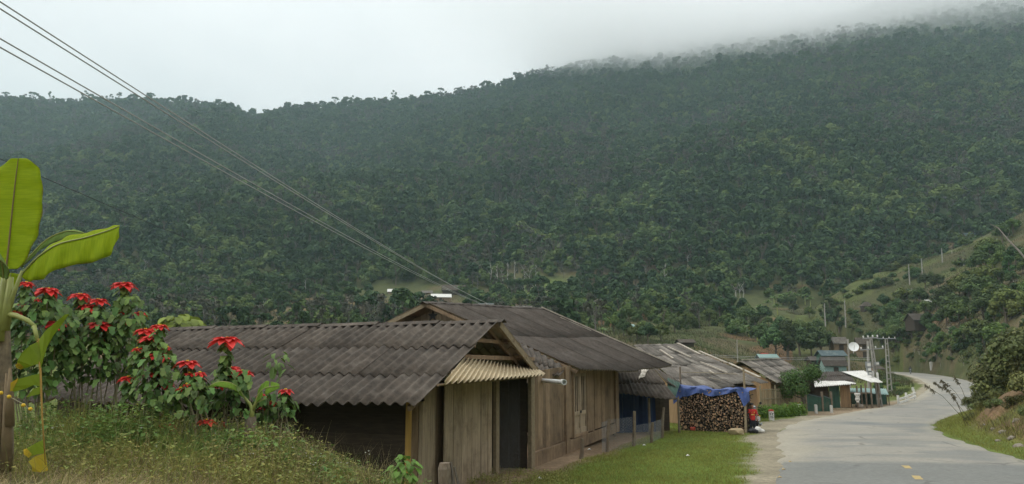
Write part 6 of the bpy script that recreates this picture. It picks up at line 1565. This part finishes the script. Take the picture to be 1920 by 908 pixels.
    mb = MB(); mb.tube([Vector((b_.x,b_.y,g-.1)),Q_(470,815),Q_(470,782)], [.13,.105,.085], 10); mb.tube([Q_(464,790,-.03),Q_(464,778,-.03)], [.05,.04], 6); mb.build('stem', M['post'], t)
    mb = MB(); mb.tube([Q_(471,788),Q_(473,768),Q_(469,758),Q_(458,745)], [.05,.035,.025,.018], 7); mb.tube([Q_(473,772),Q_(480,755),Q_(496,748)], [.035,.022,.012], 6); mb.tube([Q_(474,770),Q_(480,752)], [.03,.016], 6); mb.build('petiole', M['banana_petiole'], t, smooth=True)
    banana_blade(t, [Q_(458,745),Q_(440,722,-.1),Q_(412,716,-.15),Q_(384,728,-.2),Q_(360,734,-.25)], [.02,.12,.14,.1,.05,.01], [.02,.12,.16,.1,.05,.01], Vector((.1,-.6,.1)), ((0,.1,.1),(0,0,-.5)), M['leaf_young'], ribm=M['banana_petiole'])
    banana_blade(t, [Q_(479,755),Q_(486,738),Q_(500,727),Q_(524,724)], [.02,.13,.14,.04], [.02,.12,.13,.03], Vector((.2,-.4,-.5)), ((0,.2,.2),(0,0,-.3)), M['leaf_young'], tears=((.5,.58,1),(.7,.76,-1)), ribm=M['banana_petiole'])

def broadleaf(name, label, base, y, box, n, L0, m_, stems=4, prof=OVAL, cat='plant', dep=.25):
    b_ = P(base[0], base[1], y); g = gz(b_.x,b_.y); t = thing(name, label, cat, (b_.x,b_.y,g)); x0,y0,x1,y1 = box
    O, D = [], []
    c = P((x0+x1)/2,(y0+y1)/2,y)
    while len(O) < n:
        a, b2 = RNG.uniform(-1,1), RNG.uniform(-1,1)
        if a*a+b2*b2 > 1: continue
        O.append(P((x0+x1)/2+a*(x1-x0)/2,(y0+y1)/2+b2*(y1-y0)/2,y+RNG.uniform(-dep,dep)))
    O = np.array(O); o = O-np.array(c)+RNG.normal(size=(n,3))*.12; o[:,1] -= .1; o /= np.linalg.norm(o,axis=1)[:,None]; D = o.copy(); D[:,2] = D[:,2]*.3-.4; Nn = o*.6; Nn[:,2] += .9
    V, Q = leaf_batch(O, D, Nn, RNG.uniform(.7,1.2,n)*L0, prof, .3, .12); add_np(t, 'leaves', V, Q, m_)
    for k in range(stems):
        e = P(random.uniform(x0*.7+x1*.3,x0*.3+x1*.7), random.uniform(y0,(y0+y1)/2)+5, y); mb = MB(); q = Vector((b_.x+random.uniform(-.1,.1),b_.y,g-.1)); mb.tube([q,q.lerp(e,.5)+Vector((random.uniform(-.05,.05),0,0)),e], [.014,.011,.006], 5); mb.build('stem', M['stem_green'], t)
    return t
def build_garden():
    build_banana()
    S = poinsettia
    S('tall red poinsettia shrub right behind the banana stem', 70, 12.7, [(50,531,28),(90,543,46),(28,586,34),(72,562,14),(108,605,48),(97,560,12)], [(0,555,150,740)], 150)
    S('tall red poinsettia shrub with three heads close together, second from the banana', 165, 12.9, [(150,553,40),(184,563,38),(167,574,44),(185,607,48)], [(110,575,228,712)], 150)
    S('poinsettia shrub with one high red head standing above all others', 236, 13.1, [(232,532,46),(230,586,12),(262,587,24)], [(198,548,276,715)], 150)
    S('poinsettia shrub carrying a column of seven red heads before the shed roof corner', 285, 12.3, [(299,611,32),(273,619,40),(283,633,44),(296,665,46),(282,699,26),(306,718,42),(242,708,36),(311,797,38)], [(250,640,332,768)], 130)
    S('leaning poinsettia shrub with bare crooked stems and a starry red head', 395, 12.0, [(352,679,46),(374,700,24),(354,701,18),(376,722,16),(350,722,12),(388,789,34)], [(322,700,396,780)], 90, 830)
    S('poinsettia shrub with two broad red heads against the corrugated roof', 437, 12.6, [(425,635,60),(431,690,48),(453,697,44),(416,793,24)], [(394,685,473,785)], 120)
    S('low poinsettia shrub with a single small red head under the eave', 520, 12.9, [(536,732,28)], [(478,730,556,790)], 100)
    broadleaf('young_plant', 'slender plant with drooping pale leaves standing before the corrugated roof', (519,800), 13.2, (500,655,542,705), 26, .17, M['leaf_bright2'], 1, SLIM2)
    broadleaf('leafy_shrub', 'bright green broad-leaved shrub at the shed corner', (755,905), 13.0, (728,850,782,900), 80, .13, M['leaf_bright'], 4)
    broadleaf('leafy_tree', 'yellow-green tree top behind the far end of the shed roof', (345,640), 24, (300,588,378,640), 240, .32, M['leaf_yellowgreen'], 4, OVAL, 'tree', .8)
M['leaf_flap'] = mat('broken_banana_leaf', (.27,.35,.025), (.2,.28,.02), 3, .55, .1, transl=.35, tcol=(.42,.52,.03))
M['leaf_bright2'] = mat('young_leaf', (.12,.19,.04), (.08,.14,.03), 2, .6, 0, island=.3, transl=.25); SLIM2 = (.03,.15,.2,.14,.0)

def bank_pts(n, px0, px1, y0, y1, pw=1.0):
    px = RNG.uniform(px0,px1,n); y = y0+(y1-y0)*RNG.random(n)**pw; u = (px-960)/F/CT*1.0; x = u*y*.985; return x, y, height(x, y)
def blades(name, x, y, z, h, w, lean, m_, nseg=3):
    n = len(x); a = RNG.uniform(0,6.28,n); l = RNG.uniform(.2,1,n)*lean; d = np.stack([np.cos(a),np.sin(a),0*a],-1); s = np.stack([-np.sin(a+1.2),np.cos(a+1.2),0*a],-1); h = np.asarray(h)*np.ones(n); w = np.asarray(w)*np.ones(n)
    base = np.stack([x,y,z-.02],-1); rows = []
    for k in range(nseg+1):
        f = k/nseg; c = base+d*(h*l*f*f)[:,None]+np.array([0,0,1.])*(h*(f-.35*l*f*f))[:,None]; ww = w*(1-f*.92)*.5; rows.append(np.stack([c-s*ww[:,None],c+s*ww[:,None]],1))
    V = np.stack(rows,1).reshape(-1,3); q = np.array([(2*k,2*k+1,2*k+3,2*k+2) for k in range(nseg)]); Q = (q[None]+np.arange(n)[:,None,None]*(2*(nseg+1))).reshape(-1,4)
    o = link(name, np_mesh(name, V, Q, m_)); o['kind'] = 'stuff'; return o
def build_ground_cover():
    # leafy weeds on the bank
    def weeds(name, n, px0, px1, y0, y1, hh, lf, m_, pw=.8, thin=None):
        x, y, z = bank_pts(n, px0, px1, y0, y1, pw); nz = fbm(x/.9+7, y/.9); k = nz > (.36 if thin is None else thin); k &= ~((x/y < -.36) & (y < 10.2+1.6*(nz-.5)) & (RNG.random(n) < .6)); x, y, z, nz = x[k], y[k], z[k], nz[k]; n = len(x)
        h = RNG.uniform(.35,1,n)*hh*(.5+nz)*(1-.5*sst(x/y, -.32, -.2)*(y < 15.5)); Vs, Qs, off = [], [], 0; m = 11; f = RNG.uniform(.25,1,(n,m)); a = RNG.uniform(0,6.28,(n,m)); sp = RNG.uniform(.02,.12,(n,m)); tl = RNG.normal(size=(n,1,2))*.25*h[:,None,None]
        O = np.stack([x[:,None]+np.cos(a)*sp+tl[...,0]*f, y[:,None]+np.sin(a)*sp+tl[...,1]*f, z[:,None]+f*h[:,None]],-1).reshape(-1,3); D = np.stack([np.cos(a),np.sin(a),RNG.uniform(-.3,.7,(n,m))],-1).reshape(-1,3); Nn = np.stack([-np.cos(a)*.3,-np.sin(a)*.3,np.ones((n,m))],-1).reshape(-1,3)+RNG.normal(size=(n*m,3))*.3
        Nn /= np.linalg.norm(Nn,axis=1)[:,None]; L_ = RNG.uniform(.5,1.3,n*m)*lf; D /= np.linalg.norm(D,axis=1)[:,None]; Sd = np.cross(D,Nn); Sd /= np.linalg.norm(Sd,axis=1)[:,None]+1e-9
        V = np.stack([O,O+D*L_[:,None]*.5+Sd*L_[:,None]*.28,O+D*L_[:,None]-np.array([0,0,1])*L_[:,None]*.2,O+D*L_[:,None]*.5-Sd*L_[:,None]*.28],1).reshape(-1,3); Q = np.arange(len(V)).reshape(-1,4); Vs.append(V); Qs.append(Q); off = len(V)
        b0 = np.stack([x,y,z-.02],-1); e = np.stack([x+tl[:,0,0],y+tl[:,0,1],z+h],-1); s = np.array([.004,0,0]); V2 = np.stack([b0-s,b0+s,e+s*.5,e-s*.5],1).reshape(-1,3); Vs.append(V2); Qs.append(np.arange(len(V2)).reshape(-1,4)+off)
        o = link(name, np_mesh(name, np.concatenate(Vs), np.concatenate(Qs), m_)); o['kind'] = 'stuff'
    weeds('weeds', 4600, -60, 830, 8.8, 14.6, .5, .06, M['weed'], .7)
    weeds('weeds', 900, 380, 800, 11.0, 13.8, .75, .085, M['weed2'], 1, .35)
    weeds('weeds', 700, 60, 330, 11.0, 12.8, .9, .09, M['weed2'], 1, .4)
    weeds('weeds', 2000, 60, 720, 11.4, 14.0, .8, .07, M['weed'], 1, .3)
    weeds('brown_weeds', 500, 430, 720, 11.5, 13.6, .85, .04, M['brownweed'], 1, .3)
    weeds('brown_weeds', 1500, 430, 850, 10.0, 14.2, .45, .035, M['brownweed'], .8, .3)
    weeds('brown_weeds', 900, 0, 430, 9.2, 12.5, .3, .035, M['brownweed'], .8, .4)
    weeds('weeds', 500, 880, 1060, 15.8, 20.5, .16, .05, M['weed'], 1, .35)
    x, y, z = bank_pts(6500, -60, 800, 8.8, 14.4, .8); blades('grass', x, y, z, RNG.uniform(.15,.7,len(x)), RNG.uniform(.006,.012,len(x)), .8, M['weed'])
    x, y, z = bank_pts(420, 100, 240, 11.2, 12.4); blades('grass', x, y, z, RNG.uniform(.5,1.1,len(x)), RNG.uniform(.010,.018,len(x)), .55, M['lawn'], 5)
    x, y, z = bank_pts(7500, -60, 560, 8.6, 12.0, 1.2); k = fbm(x/.8, y/.8+3) > .4; blades('dry_grass', x[k], y[k], z[k], RNG.uniform(.08,.4,k.sum()), RNG.uniform(.005,.010,k.sum()), 2.2, M['drygrass'], 4)
    x, y, z = bank_pts(2600, 400, 880, 9.0, 13.5, 1); blades('dry_grass', x, y, z, RNG.uniform(.06,.35,len(x)), RNG.uniform(.004,.008,len(x)), 1.6, M['drygrass'], 4)
    x, y, z = bank_pts(900, -30, 760, 10.2, 13.4, .9); blades('dry_grass', x, y, z, RNG.uniform(.35,.95,len(x)), RNG.uniform(.004,.008,len(x)), .5, M['drygrass'], 4)
    x, y, z = bank_pts(1200, 20, 420, 10.6, 12.6, .9); blades('grass', x, y, z, RNG.uniform(.4,.9,len(x)), RNG.uniform(.008,.014,len(x)), .8, M['weed2'], 4)
    # small white flowers
    x, y, z = bank_pts(42, 30, 780, 10.4, 13.6); mb = MB()
    for a, b_, c in zip(x, y, z):
        h = random.uniform(.28,.62); mb.tube([(a,b_,c),(a+.02,b_,c+h)], .003, 3, 0, cap=False)
        for k in range(random.randint(1,3)):
            q = Vector((a+random.uniform(-.05,.05),b_+random.uniform(-.05,.05),c+h+random.uniform(-.04,.03)))
            for j in range(5): t = j*1.257; mb.quad(q, q+Vector((math.cos(t)*.014,math.sin(t)*.008-.004,.012)), q+Vector((math.cos(t+.4)*.024,math.sin(t+.4)*.012-.006,.014)), q+Vector((math.cos(t+.8)*.014,math.sin(t+.8)*.008-.004,.012)), 1)
    o = mb.build('wildflowers', [M['weed'], M['petal_white']], None, origin=(0,0,0)); o['kind'] = 'stuff'
    # lawn between the houses and the road
    n = 90000; y = 15.5+33*RNG.random(n)**1.25; cx = np.interp(y, CLS[:,1], CLS[:,0]); hx = .56+(y-21.5)*.378+.9
    hx = np.where(y > 33, hx-(y-33)*.5, hx); x = hx+(cx-3.0-hx)*RNG.random(n)
    lt = lateral(x, y); n1 = fbm(x/2.2, y/2.2); dl = np.interp(y, [0,14,20,30,40,60], [.5,.8,1.0,1.5,2.2,3.2]); k = (-lt > 3.2) & (RNG.random(n) > shoulder(x, y, lt)*1.15) & (RNG.random(n) < np.clip(.4+1.5*n1,0,1)); x, y, n1 = x[k], y[k], n1[k]
    blades('grass', x, y, height(x,y), RNG.uniform(.04,.13,len(x))*(.5+n1), RNG.uniform(.010,.02,len(x)), 1.0, M['lawn'], 2)
    n = 26000; s = RNG.random(n); y = 15+50*s; cx = np.interp(y, CLS[:,1], CLS[:,0]); x = cx+RNG.uniform(3.2,6.2,n)/np.cos(R(25)); lt = lateral(x,y); k = (lt > 3.15+.5*(fbm(x,y)-.3)) & (lt < 5.3); x, y = x[k], y[k]
    blades('grass', x, y, height(x,y), RNG.uniform(.05,.22,len(x)), RNG.uniform(.012,.022,len(x)), 1.0, M['lawn'], 2)
    # long dry and green grass on the cutting
    n = 70000; y = 17+70*RNG.random(n)**1.3; cx = np.interp(y, CLS[:,1], CLS[:,0]); x = cx+RNG.uniform(4.8,24,n); lt = lateral(x,y); n1 = fbm(x/2.5+4,y/2.5); k = (lt > 4.7)&(n1 > np.interp(lt,[4.7,6,8],[.52,.40,.28])); x, y, n1 = x[k], y[k], n1[k]
    hb = RNG.random(len(x)) < .5
    blades('bank_grass', x[hb], y[hb], height(x[hb],y[hb]), RNG.uniform(.2,.8,hb.sum()), RNG.uniform(.014,.03,hb.sum()), 1.3, M['bush_dry'], 3)
    hb = ~hb; blades('bank_grass', x[hb], y[hb], height(x[hb],y[hb]), RNG.uniform(.15,.7,hb.sum()), RNG.uniform(.014,.03,hb.sum()), 1.2, M['weed'], 3)
    # rough grass on the spur and slopes
    n = 120000; px = RNG.uniform(1150,1960,n); yy = 85+200*RNG.random(n); u = (px-960)/F/CT*.985; x = u*yy; lt = lateral(x,yy); k = (np.abs(lt) > 5); x, yy = x[k], yy[k]; nz = fbm(x/8,yy/8); k = nz > .42; x, yy = x[k], yy[k]
    hb = fbm(x/11+3, yy/11) > .5
    for sel, m_ in ((hb, M['slope_dry']), (~hb, M['slope_green'])): blades('slope_grass', x[sel], yy[sel], height(x[sel],yy[sel]), RNG.uniform(.2,.75,sel.sum()), RNG.uniform(.06,.14,sel.sum()), .9, m_, 2)
    n = 40000; px = RNG.uniform(-80,1200,n); yy = 100+215*RNG.random(n); x = (px-960)/F/CT*.985*yy; nz = fbm(x/10,yy/10); k = nz > .40; x, yy = x[k], yy[k]; hb = fbm(x/15+3,yy/15) > .5
    for sel, m_ in ((hb, M['slope_dry']), (~hb, M['slope_green'])): blades('slope_grass', x[sel], yy[sel], height(x[sel],yy[sel]), RNG.uniform(.4,1.4,sel.sum()), RNG.uniform(.12,.3,sel.sum()), .9, m_, 2)

class Placer:
    def __init__(s, src): s.src = src; s.first = True
    def put(s, loc, rz, sc_, label=None, group=None):
        if s.first:
            s.first = False; o = s.src; o.location = loc; o.rotation_euler = (0,0,rz); o.scale = (sc_,)*3 if not hasattr(sc_,'__len__') else sc_
            if label: o['label'] = label
        else: o = copy_tree(s.src, loc, rz, sc_, label)
        if group: o['group'] = group
        return o
def build_trees():
    G1 = 'trees on the slopes behind the houses'
    T = {}
    def src(key, kind, h, w, per, leaf, ml, name, label, cat='tree', bark='bark'): T[key] = (Placer(tree_src(name, kind, h, w, per, leaf, M[ml], M[bark], label, cat, G1)), h)
    src('d1','round',8,3.8,130,.36,'tree_dark','broadleaf_tree','dark round-crowned tree on the slope behind the houses')
    src('d2','tall',10,3.4,130,.36,'tree_dark','tall_tree','tall dark tree on the slope behind the houses')
    src('l1','round',6.5,3.6,130,.32,'tree_light','light_tree','lighter green bushy tree on the slope behind the houses')
    src('b1','sparse',8,3.2,60,.26,'tree_brown','thin_tree','thin brownish half-bare tree on the slope', bark='pale_bark')
    src('s1','bush',2.6,1.8,90,.2,'tree_light','slope_bush','low green bush on the open slope','bush')
    src('s2','bush',2.8,2.0,90,.2,'tree_dark','slope_bush','low dark bush on the open slope','bush')
    def put(key, px, pb, hp, label=None, group=G1, y0=40, y1=420):
        g = gpt(px, pb, y0, y1)
        if g is None: return
        pl, h = T[key]; s = hp/F*g.y/h; pl.put((g.x,g.y,g.z-.15*s), random.uniform(0,6.28), (s*random.uniform(.95,1.15),s*random.uniform(.95,1.15),s), label, group)
    rr = random.Random(3)
    # clump between the weathered houses and the dark hill houses
    for key, px, pb, hp in (('d1',1432,650,48),('d1',1455,672,62),('d2',1478,676,78),('d1',1500,668,60),('l1',1522,668,46),('d1',1540,672,62),('l1',1556,664,46),('d2',1418,640,50),('d1',1468,640,50),('l1',1500,640,44),('d1',1535,640,46),('d2',1575,640,50),
        ('d1',1400,612,40),('d2',1375,602,48),('d1',1350,598,44),('l1',1330,612,36),('d1',1310,604,44),('l1',1290,616,34),('d1',1265,625,40),('l1',1240,640,36),('d1',1215,645,42),('l1',1195,640,34),('d1',1170,632,36),('l1',1150,622,34),('l1',1128,612,30),('l1',1105,600,36),('d1',1085,592,26),
        ('d1',1690,628,44),('d2',1665,622,46),('d1',1700,600,40),('d1',1725,575,38),('d1',1770,580,46),('l1',1672,650,38),('l1',1655,665,34),('d1',1788,596,50),('d1',1760,545,34),('l1',1800,560,40),('d1',1735,540,30),('d1',1720,500,18),('d1',1790,455,14),('d2',1850,432,26),('d1',1880,455,40),('l1',1900,440,34),('d1',1850,480,34),('d1',1905,500,44),
        ('l1',1800,612,52),('d1',1845,608,60),('l1',1895,600,66),('l1',1835,640,46),('d1',1870,580,50),('d1',1775,610,40),('l1',1700,640,34),('d1',1735,622,30),('l1',1650,712,20),('s2',1664,716,12),('s1',1680,724,10),('s2',1672,732,12),('s1',1660,722,14),('s2',1648,730,16),('s1',1694,737,9),('s2',1684,742,10),('s1',1612,520,10),('s2',1645,530,12),('s2',1560,600,26),('s1',1590,560,14),('s2',1700,560,22),('s1',1670,585,22),('s2',1605,600,16),('s1',1650,600,18),('s2',1715,520,16),('s1',1800,500,22),('s2',1840,520,26),('s1',1600,625,16),
        ('d1',660,560,24),('d1',690,552,22),('l1',630,565,20),('d1',640,590,26),('d1',605,585,24),('l1',585,590,20),('d1',700,580,26),('d1',720,590,24),('s2',500,585,14),('s1',540,575,12),('d1',890,562,24),('d1',905,580,26),('l1',935,570,22),('l1',960,560,22),('d1',1040,575,26),('d1',1060,590,30)):
        put(key, px, pb, hp)
    put('l1', 1085, 600, 44, 'yellow-green round tree beside the far end of the dark roof', None)
    for k in range(40):
        a_, b_ = rr.uniform(330,1180), rr.uniform(545,600)
        if abs(a_-838) > 70 and abs(a_-740) > 32: put(rr.choice(['d1','d2','l1','d1','b1','s1','s2']), a_, b_, rr.uniform(15,32))
    for k in range(26): put(rr.choice(['d1','l1','s1','s2','d2']), rr.uniform(1190,1560), rr.uniform(560,640), rr.uniform(18,40))
    for k in range(70): put(rr.choice(['d1','l1','l1','s1','s2','d2']), rr.uniform(1650,1935), rr.uniform(560,690), rr.uniform(14,38))
    for k in range(130): put(rr.choice(['s1','s2','s2','d1','b1','s1']), rr.uniform(1560,1920), rr.uniform(430,660), rr.uniform(8,24))
    for k in range(60): put(rr.choice(['s1','s2','s1','b1']), rr.uniform(1655,1840), rr.uniform(628,693), rr.uniform(6,15))
    for k in range(34): put(rr.choice(['d1','l1','l1','d2','s1']), rr.uniform(1790,1945), rr.uniform(490,660), rr.uniform(24,56))
    for px, pb, hp in ((1660,455,20),(760,470,26),(1005,560,40),(1290,500,30),(560,600,22),(1380,560,30),(1100,470,26)): put('b1', px, pb, hp)
    # pale dead trunks
    bp = Placer(bare_src('bare_tree', 12, M['pale_bark'], 'pale bare tree standing out against the forest')); bp2 = Placer(bare_src('bare_tree', 12, M['pale_bark'], 'pale bare tree with thin leaf tufts on the forest edge', M['tree_brown']))
    for k, (px, pb, hp) in enumerate(((402,598,38),(270,520,30),(300,545,22),(430,552,22),(572,560,34),(605,520,26),(650,500,18),(690,520,20),(775,420,24),(830,410,26),(870,430,30),(900,455,22),(945,475,26),(920,540,42),(932,546,46),(941,552,44),(952,548,50),(965,540,46),(983,556,54),(994,558,50),(1005,536,36),(1056,420,24),(1080,400,26),(1140,350,30),(1060,330,24),(1130,365,26),(1248,545,46),(1210,530,30),(1388,568,34),(1395,570,38),(1430,450,28),(1562,455,20),(1470,505,22),(1385,520,26),(1680,500,24),(860,345,20),(760,335,20),(1000,320,18),(1300,330,16))):
        g = gpt(px, pb, 90, 900)
        if g is None: continue
        s = hp/F*g.y/12; (bp if k % 3 else bp2).put((g.x,g.y,g.z), rr.uniform(0,6.28), s*1.12, None, 'pale trunks on the mountain')
    # the skyline
    sk = [Placer(tree_src('skyline_tree','umbrella',11,3.2,60,.42,M['tree_dark'],M['bark'],'slim flat-topped tree on the mountain skyline')), Placer(tree_src('skyline_tree','sparse',10,3.2,70,.36,M['tree_dark'],M['bark'],'airy thin tree on the mountain skyline')), Placer(tree_src('skyline_tree','round',9,3.6,70,.45,M['tree_dark'],M['bark'],'round dense tree on the mountain skyline'))]
    for k, (px, hp) in enumerate([(10,17),(28,20),(45,14),(62,24),(78,24),(95,26),(118,12),(140,14),(158,26),(172,18),(190,20),(205,24),(222,18),(240,16),(262,14),(282,22),(305,14),(325,12),(345,13),(380,16),(400,14),(430,13),(455,12),(478,18),(498,14),(512,15),(545,12),(563,14),(588,18),(604,12),(628,16),(646,10),(663,26),(676,10),(690,24),(700,22),(712,10),(724,18),(738,26),(770,14),(790,16),(812,14),(826,17),(845,12),(865,15),(885,12),(905,13),(930,9),(952,8),(975,9),(1010,10),(1030,12),(1045,9),(1075,9),(1100,12)]):
        u = ue(px, 190)[0]; yk = YR-8+rr.uniform(-10,10); x = u*yk; z = gz(x, yk); s = hp*1.25/F*yk/10.5
        sk[0 if k % 3 == 0 else (2 if k % 3 == 1 else 1)].put((x,yk,z-(1 if k % 3 == 0 else 3.2)*rr.uniform(.6,1.3)), rr.uniform(0,6.28), (s*rr.uniform(.8,1.3),s*rr.uniform(.8,1.3),s*rr.uniform(.8,1.15)), None, 'trees on the mountain skyline')
    # banana clumps in the middle distance
    bf = Placer(banana_far_src('banana_plant','banana plant with broad pale leaves on the slope above the hedge house'))
    for px, pb, hp in ((1452,575,24),(1466,572,26),(1480,570,26),(1494,570,24),(1510,572,24),(1440,582,22),(1425,590,22),(1458,590,24),(1520,578,20),(1412,600,20),(1405,632,30),(1420,640,30)):
        g = gpt(px,pb,60,420); s = hp/F*g.y/3.4; bf.put(g, rr.uniform(0,6.28), s, None, 'banana plants on the slope')
    for px, pb, hp, lab in ((1720,572,26,'banana plant under the white roof on the hillside'),(1740,585,24,'banana plant beside the dark hillside house'),(1105,628,26,'banana plant just behind the dark roof verge'),(1130,635,24,'banana plant right of the dark roof verge'),(1085,615,20,'small banana plant over the dark roof verge')):
        g = gpt(px,pb,60,420); s = hp/F*g.y/3.4; bf.put(g, rr.uniform(0,6.28), s, lab, 'single banana plants')
    # roadside tree in front of the shop
    t = tree_src('roadside_tree','round',3.9,2.0,420,.07,M['leaf_road'],M['bark'],'feathery spreading tree with forked trunk standing by the green fence')
    p = P(1507,772,54); t.location = (p.x,p.y,gz(p.x,p.y)-.1); t.scale = (1,1,1.02)
    # bushes on the cutting at the right
    bb = [Placer(tree_src('bank_bush','bush',2.2,1.5,170,.10,M['bush'],M['bark'],'dark leafy bush on the roadside cutting','bush')), Placer(tree_src('bank_bush','bush',1.8,1.5,170,.10,M['bush2'],M['bark'],'paler green bush on the roadside cutting','bush'))]
    for k, (px, py, hp) in enumerate(((1822,762,26),(1830,770,22),(1838,765,28),(1820,750,24),(1848,735,40),(1862,705,50),(1880,735,44),(1892,690,56),(1912,715,46),(1930,680,60),(1876,665,52),(1902,645,60),(1925,625,66),(1940,735,44),(1950,650,70),(1838,722,30),(1842,748,24),(1868,762,22),(1918,590,70),(1890,625,44),(1945,700,60),(1960,620,80),(1905,762,20),(1935,775,24))):
        g = gpt(min(px,1990), py, 14, 140); hp *= 1.0+.5*max(0,min(1,(px-1835)/50))
        if g is None or g.y > 75: 
            g = P(px, py, 40); g.z = gz(g.x, g.y)
        s = min(hp/F*g.y/2.0, 2.4); bb[k % 2].put((g.x,g.y,g.z-.2), rr.uniform(0,6.28), s, None, 'bushes on the roadside cutting')
    # pale leaning trunk at the right edge
    mb = MB(); y = 60; pts = [P(1935,500,58),P(1910,470,59),P(1890,450,60),P(1872,428,61),P(1856,420,61.5)]; mb.tube(pts,[.09,.075,.06,.04,.02],6); mb.tube([P(1888,448,60),P(1894,432,60)],[.03,.012],5); mb.tube([P(1872,428,61),P(1862,428,61)],[.025,.01],4)
    b_ = P(1935,500,58); gnd = gz(b_.x,b_.y); mb.tube([(b_.x+2,b_.y-.5,gnd-.5),b_],[.12,.09],6); o = mb.build('leaning_trunk', M['grey_bark'], None); tagp(o, 'bare pale trunk leaning over the slope at the right edge', 'tree')
    # grass plumes hanging over the road
    for k, (px, py, tx, ty) in enumerate(((1815,760,1735,722),(1820,755,1752,716),(1812,765,1770,722),(1825,750,1765,712),(1808,768,1785,738),(1822,742,1790,706))):
        a = P(px,py,36); a.z = min(a.z, gz(a.x,a.y)+.1); e = P(tx,ty,35); t = thing('plume_grass', 'tall grass stalk with drooping plume leaning over the road', 'grass stalk', a, 'plume grasses at the bend'); m_ = a.lerp(e,.6)+Vector((0,0,.22)); mb = MB(); mb.tube([a,m_,e],[.012,.009,.005],4); mb.build('stalk', M['bush_dry'], t)
        n = 60; f = RNG.random(n); c = np.array(m_.lerp(e,.4))[None]*(1-f[:,None])+np.array(e)[None]*f[:,None]; D = RNG.normal(size=(n,3))*.5+np.array(e-m_)/(e-m_).length+np.array([0,0,-.5]); Nn = rand_unit(n); V, Q = leaf_batch(c, D, Nn, RNG.uniform(.08,.17,n), SLIM, .3, .1); add_np(t, 'plume', V, Q, M['plume'])
    # stones at the foot of the cutting
    for k, (px, py, s) in enumerate(((1880,812,.28),(1896,824,.3),(1862,806,.2),(1909,838,.3),(1846,798,.16),(1872,828,.18),(1905,790,.26))):
        g = gpt(px,py,14,70)
        if g is None: continue
        s *= .72; r = rock_mb(s,s*.8,s*.55,40+k); r.materials.append(M['rock']); o = link('rock', r, None, (g.x,g.y,g.z-s*.25)); o.rotation_euler = (0,0,rr.uniform(0,6)); tagp(o, 'grey-brown stone at the foot of the roadside cutting', 'rock', 'stones at the foot of the cutting')
    # stump and stakes before the plank wall
    p = P(838,905,13.6); g = gz(p.x,p.y); q = P(834,868,13.6); mb = MB(); mb.tube([(p.x,p.y,g-.1),q-Vector((0,0,.1)),q],[.13,.12,.09],9); o = mb.build('stump', M['post'], None); tagp(o, 'rough weathered stump in front of the plank wall', 'stump')
    for k, (x0,y0,x1,y1,lab) in enumerate(((860,908,846,866,'thin dark stake leaning before the plank wall, left of two'),(876,906,852,876,'thicker dark stake leaning before the plank wall, right of two'))):
        a, b_ = P(x0,y0,13.4), P(x1,y1,13.6); a.z = gz(a.x,a.y)-.1; mb = MB(); mb.tube([a,b_],[.03,.02],5); o = mb.build('stake', M['bark'], None); tagp(o, lab, 'stake')
    # litter on the grass
    for k, (px, py) in enumerate(((1105,846),(1012,902),(1290,858),(1208,838),(1482,870),(1470,885),(1463,900))):
        g = gpt(px,py,12,60)
        if g is None: continue
        mb = MB(); s = .06; mb.quad((g.x-s,g.y,g.z+.05),(g.x,g.y-s,g.z+.07),(g.x+s,g.y,g.z+.05),(g.x,g.y+s,g.z+.09)); o = mb.build('litter', M['white_paint'] if k < 4 else M['drygrass'], None); o.modifiers.new('s','SOLIDIFY').thickness = .006; tagp(o, 'small scrap of white litter on the grass' if k < 4 else 'dry leaf scrap on the dusty road edge', 'litter', 'litter on the grass' if k < 4 else 'scraps on the road edge')
M['leaf_road'] = mat('feathery_leaf', (.085,.15,.035), (.055,.11,.025), 2, .6, 0, island=.4, transl=.3)
M['bush2'] = mat('bush_leaf_pale', (.165,.185,.06), (.11,.135,.045), 2, .65, 0, island=.4, hue=.03, objrand=.15, transl=.2)
M['plume'] = mat('grass_plume', (.2,.18,.12), (.14,.12,.08), 2, .8, 0, island=.3, transl=.3)

M['weed2'] = mat('broad_weed_leaf', (.16,.24,.05), (.1,.17,.038), 2, .6, 0, island=.4, hue=.03, transl=.3)
build_world(); build_ground(); build_road(); build_haze(); build_cloud(); forest()
build_shed(); build_house(); build_leanto(); build_row_houses(); build_woodpile(); build_wire_fence(); build_markers(); build_poles(); build_cables()
build_life(); build_far_houses(); build_garden(); build_ground_cover(); build_trees()
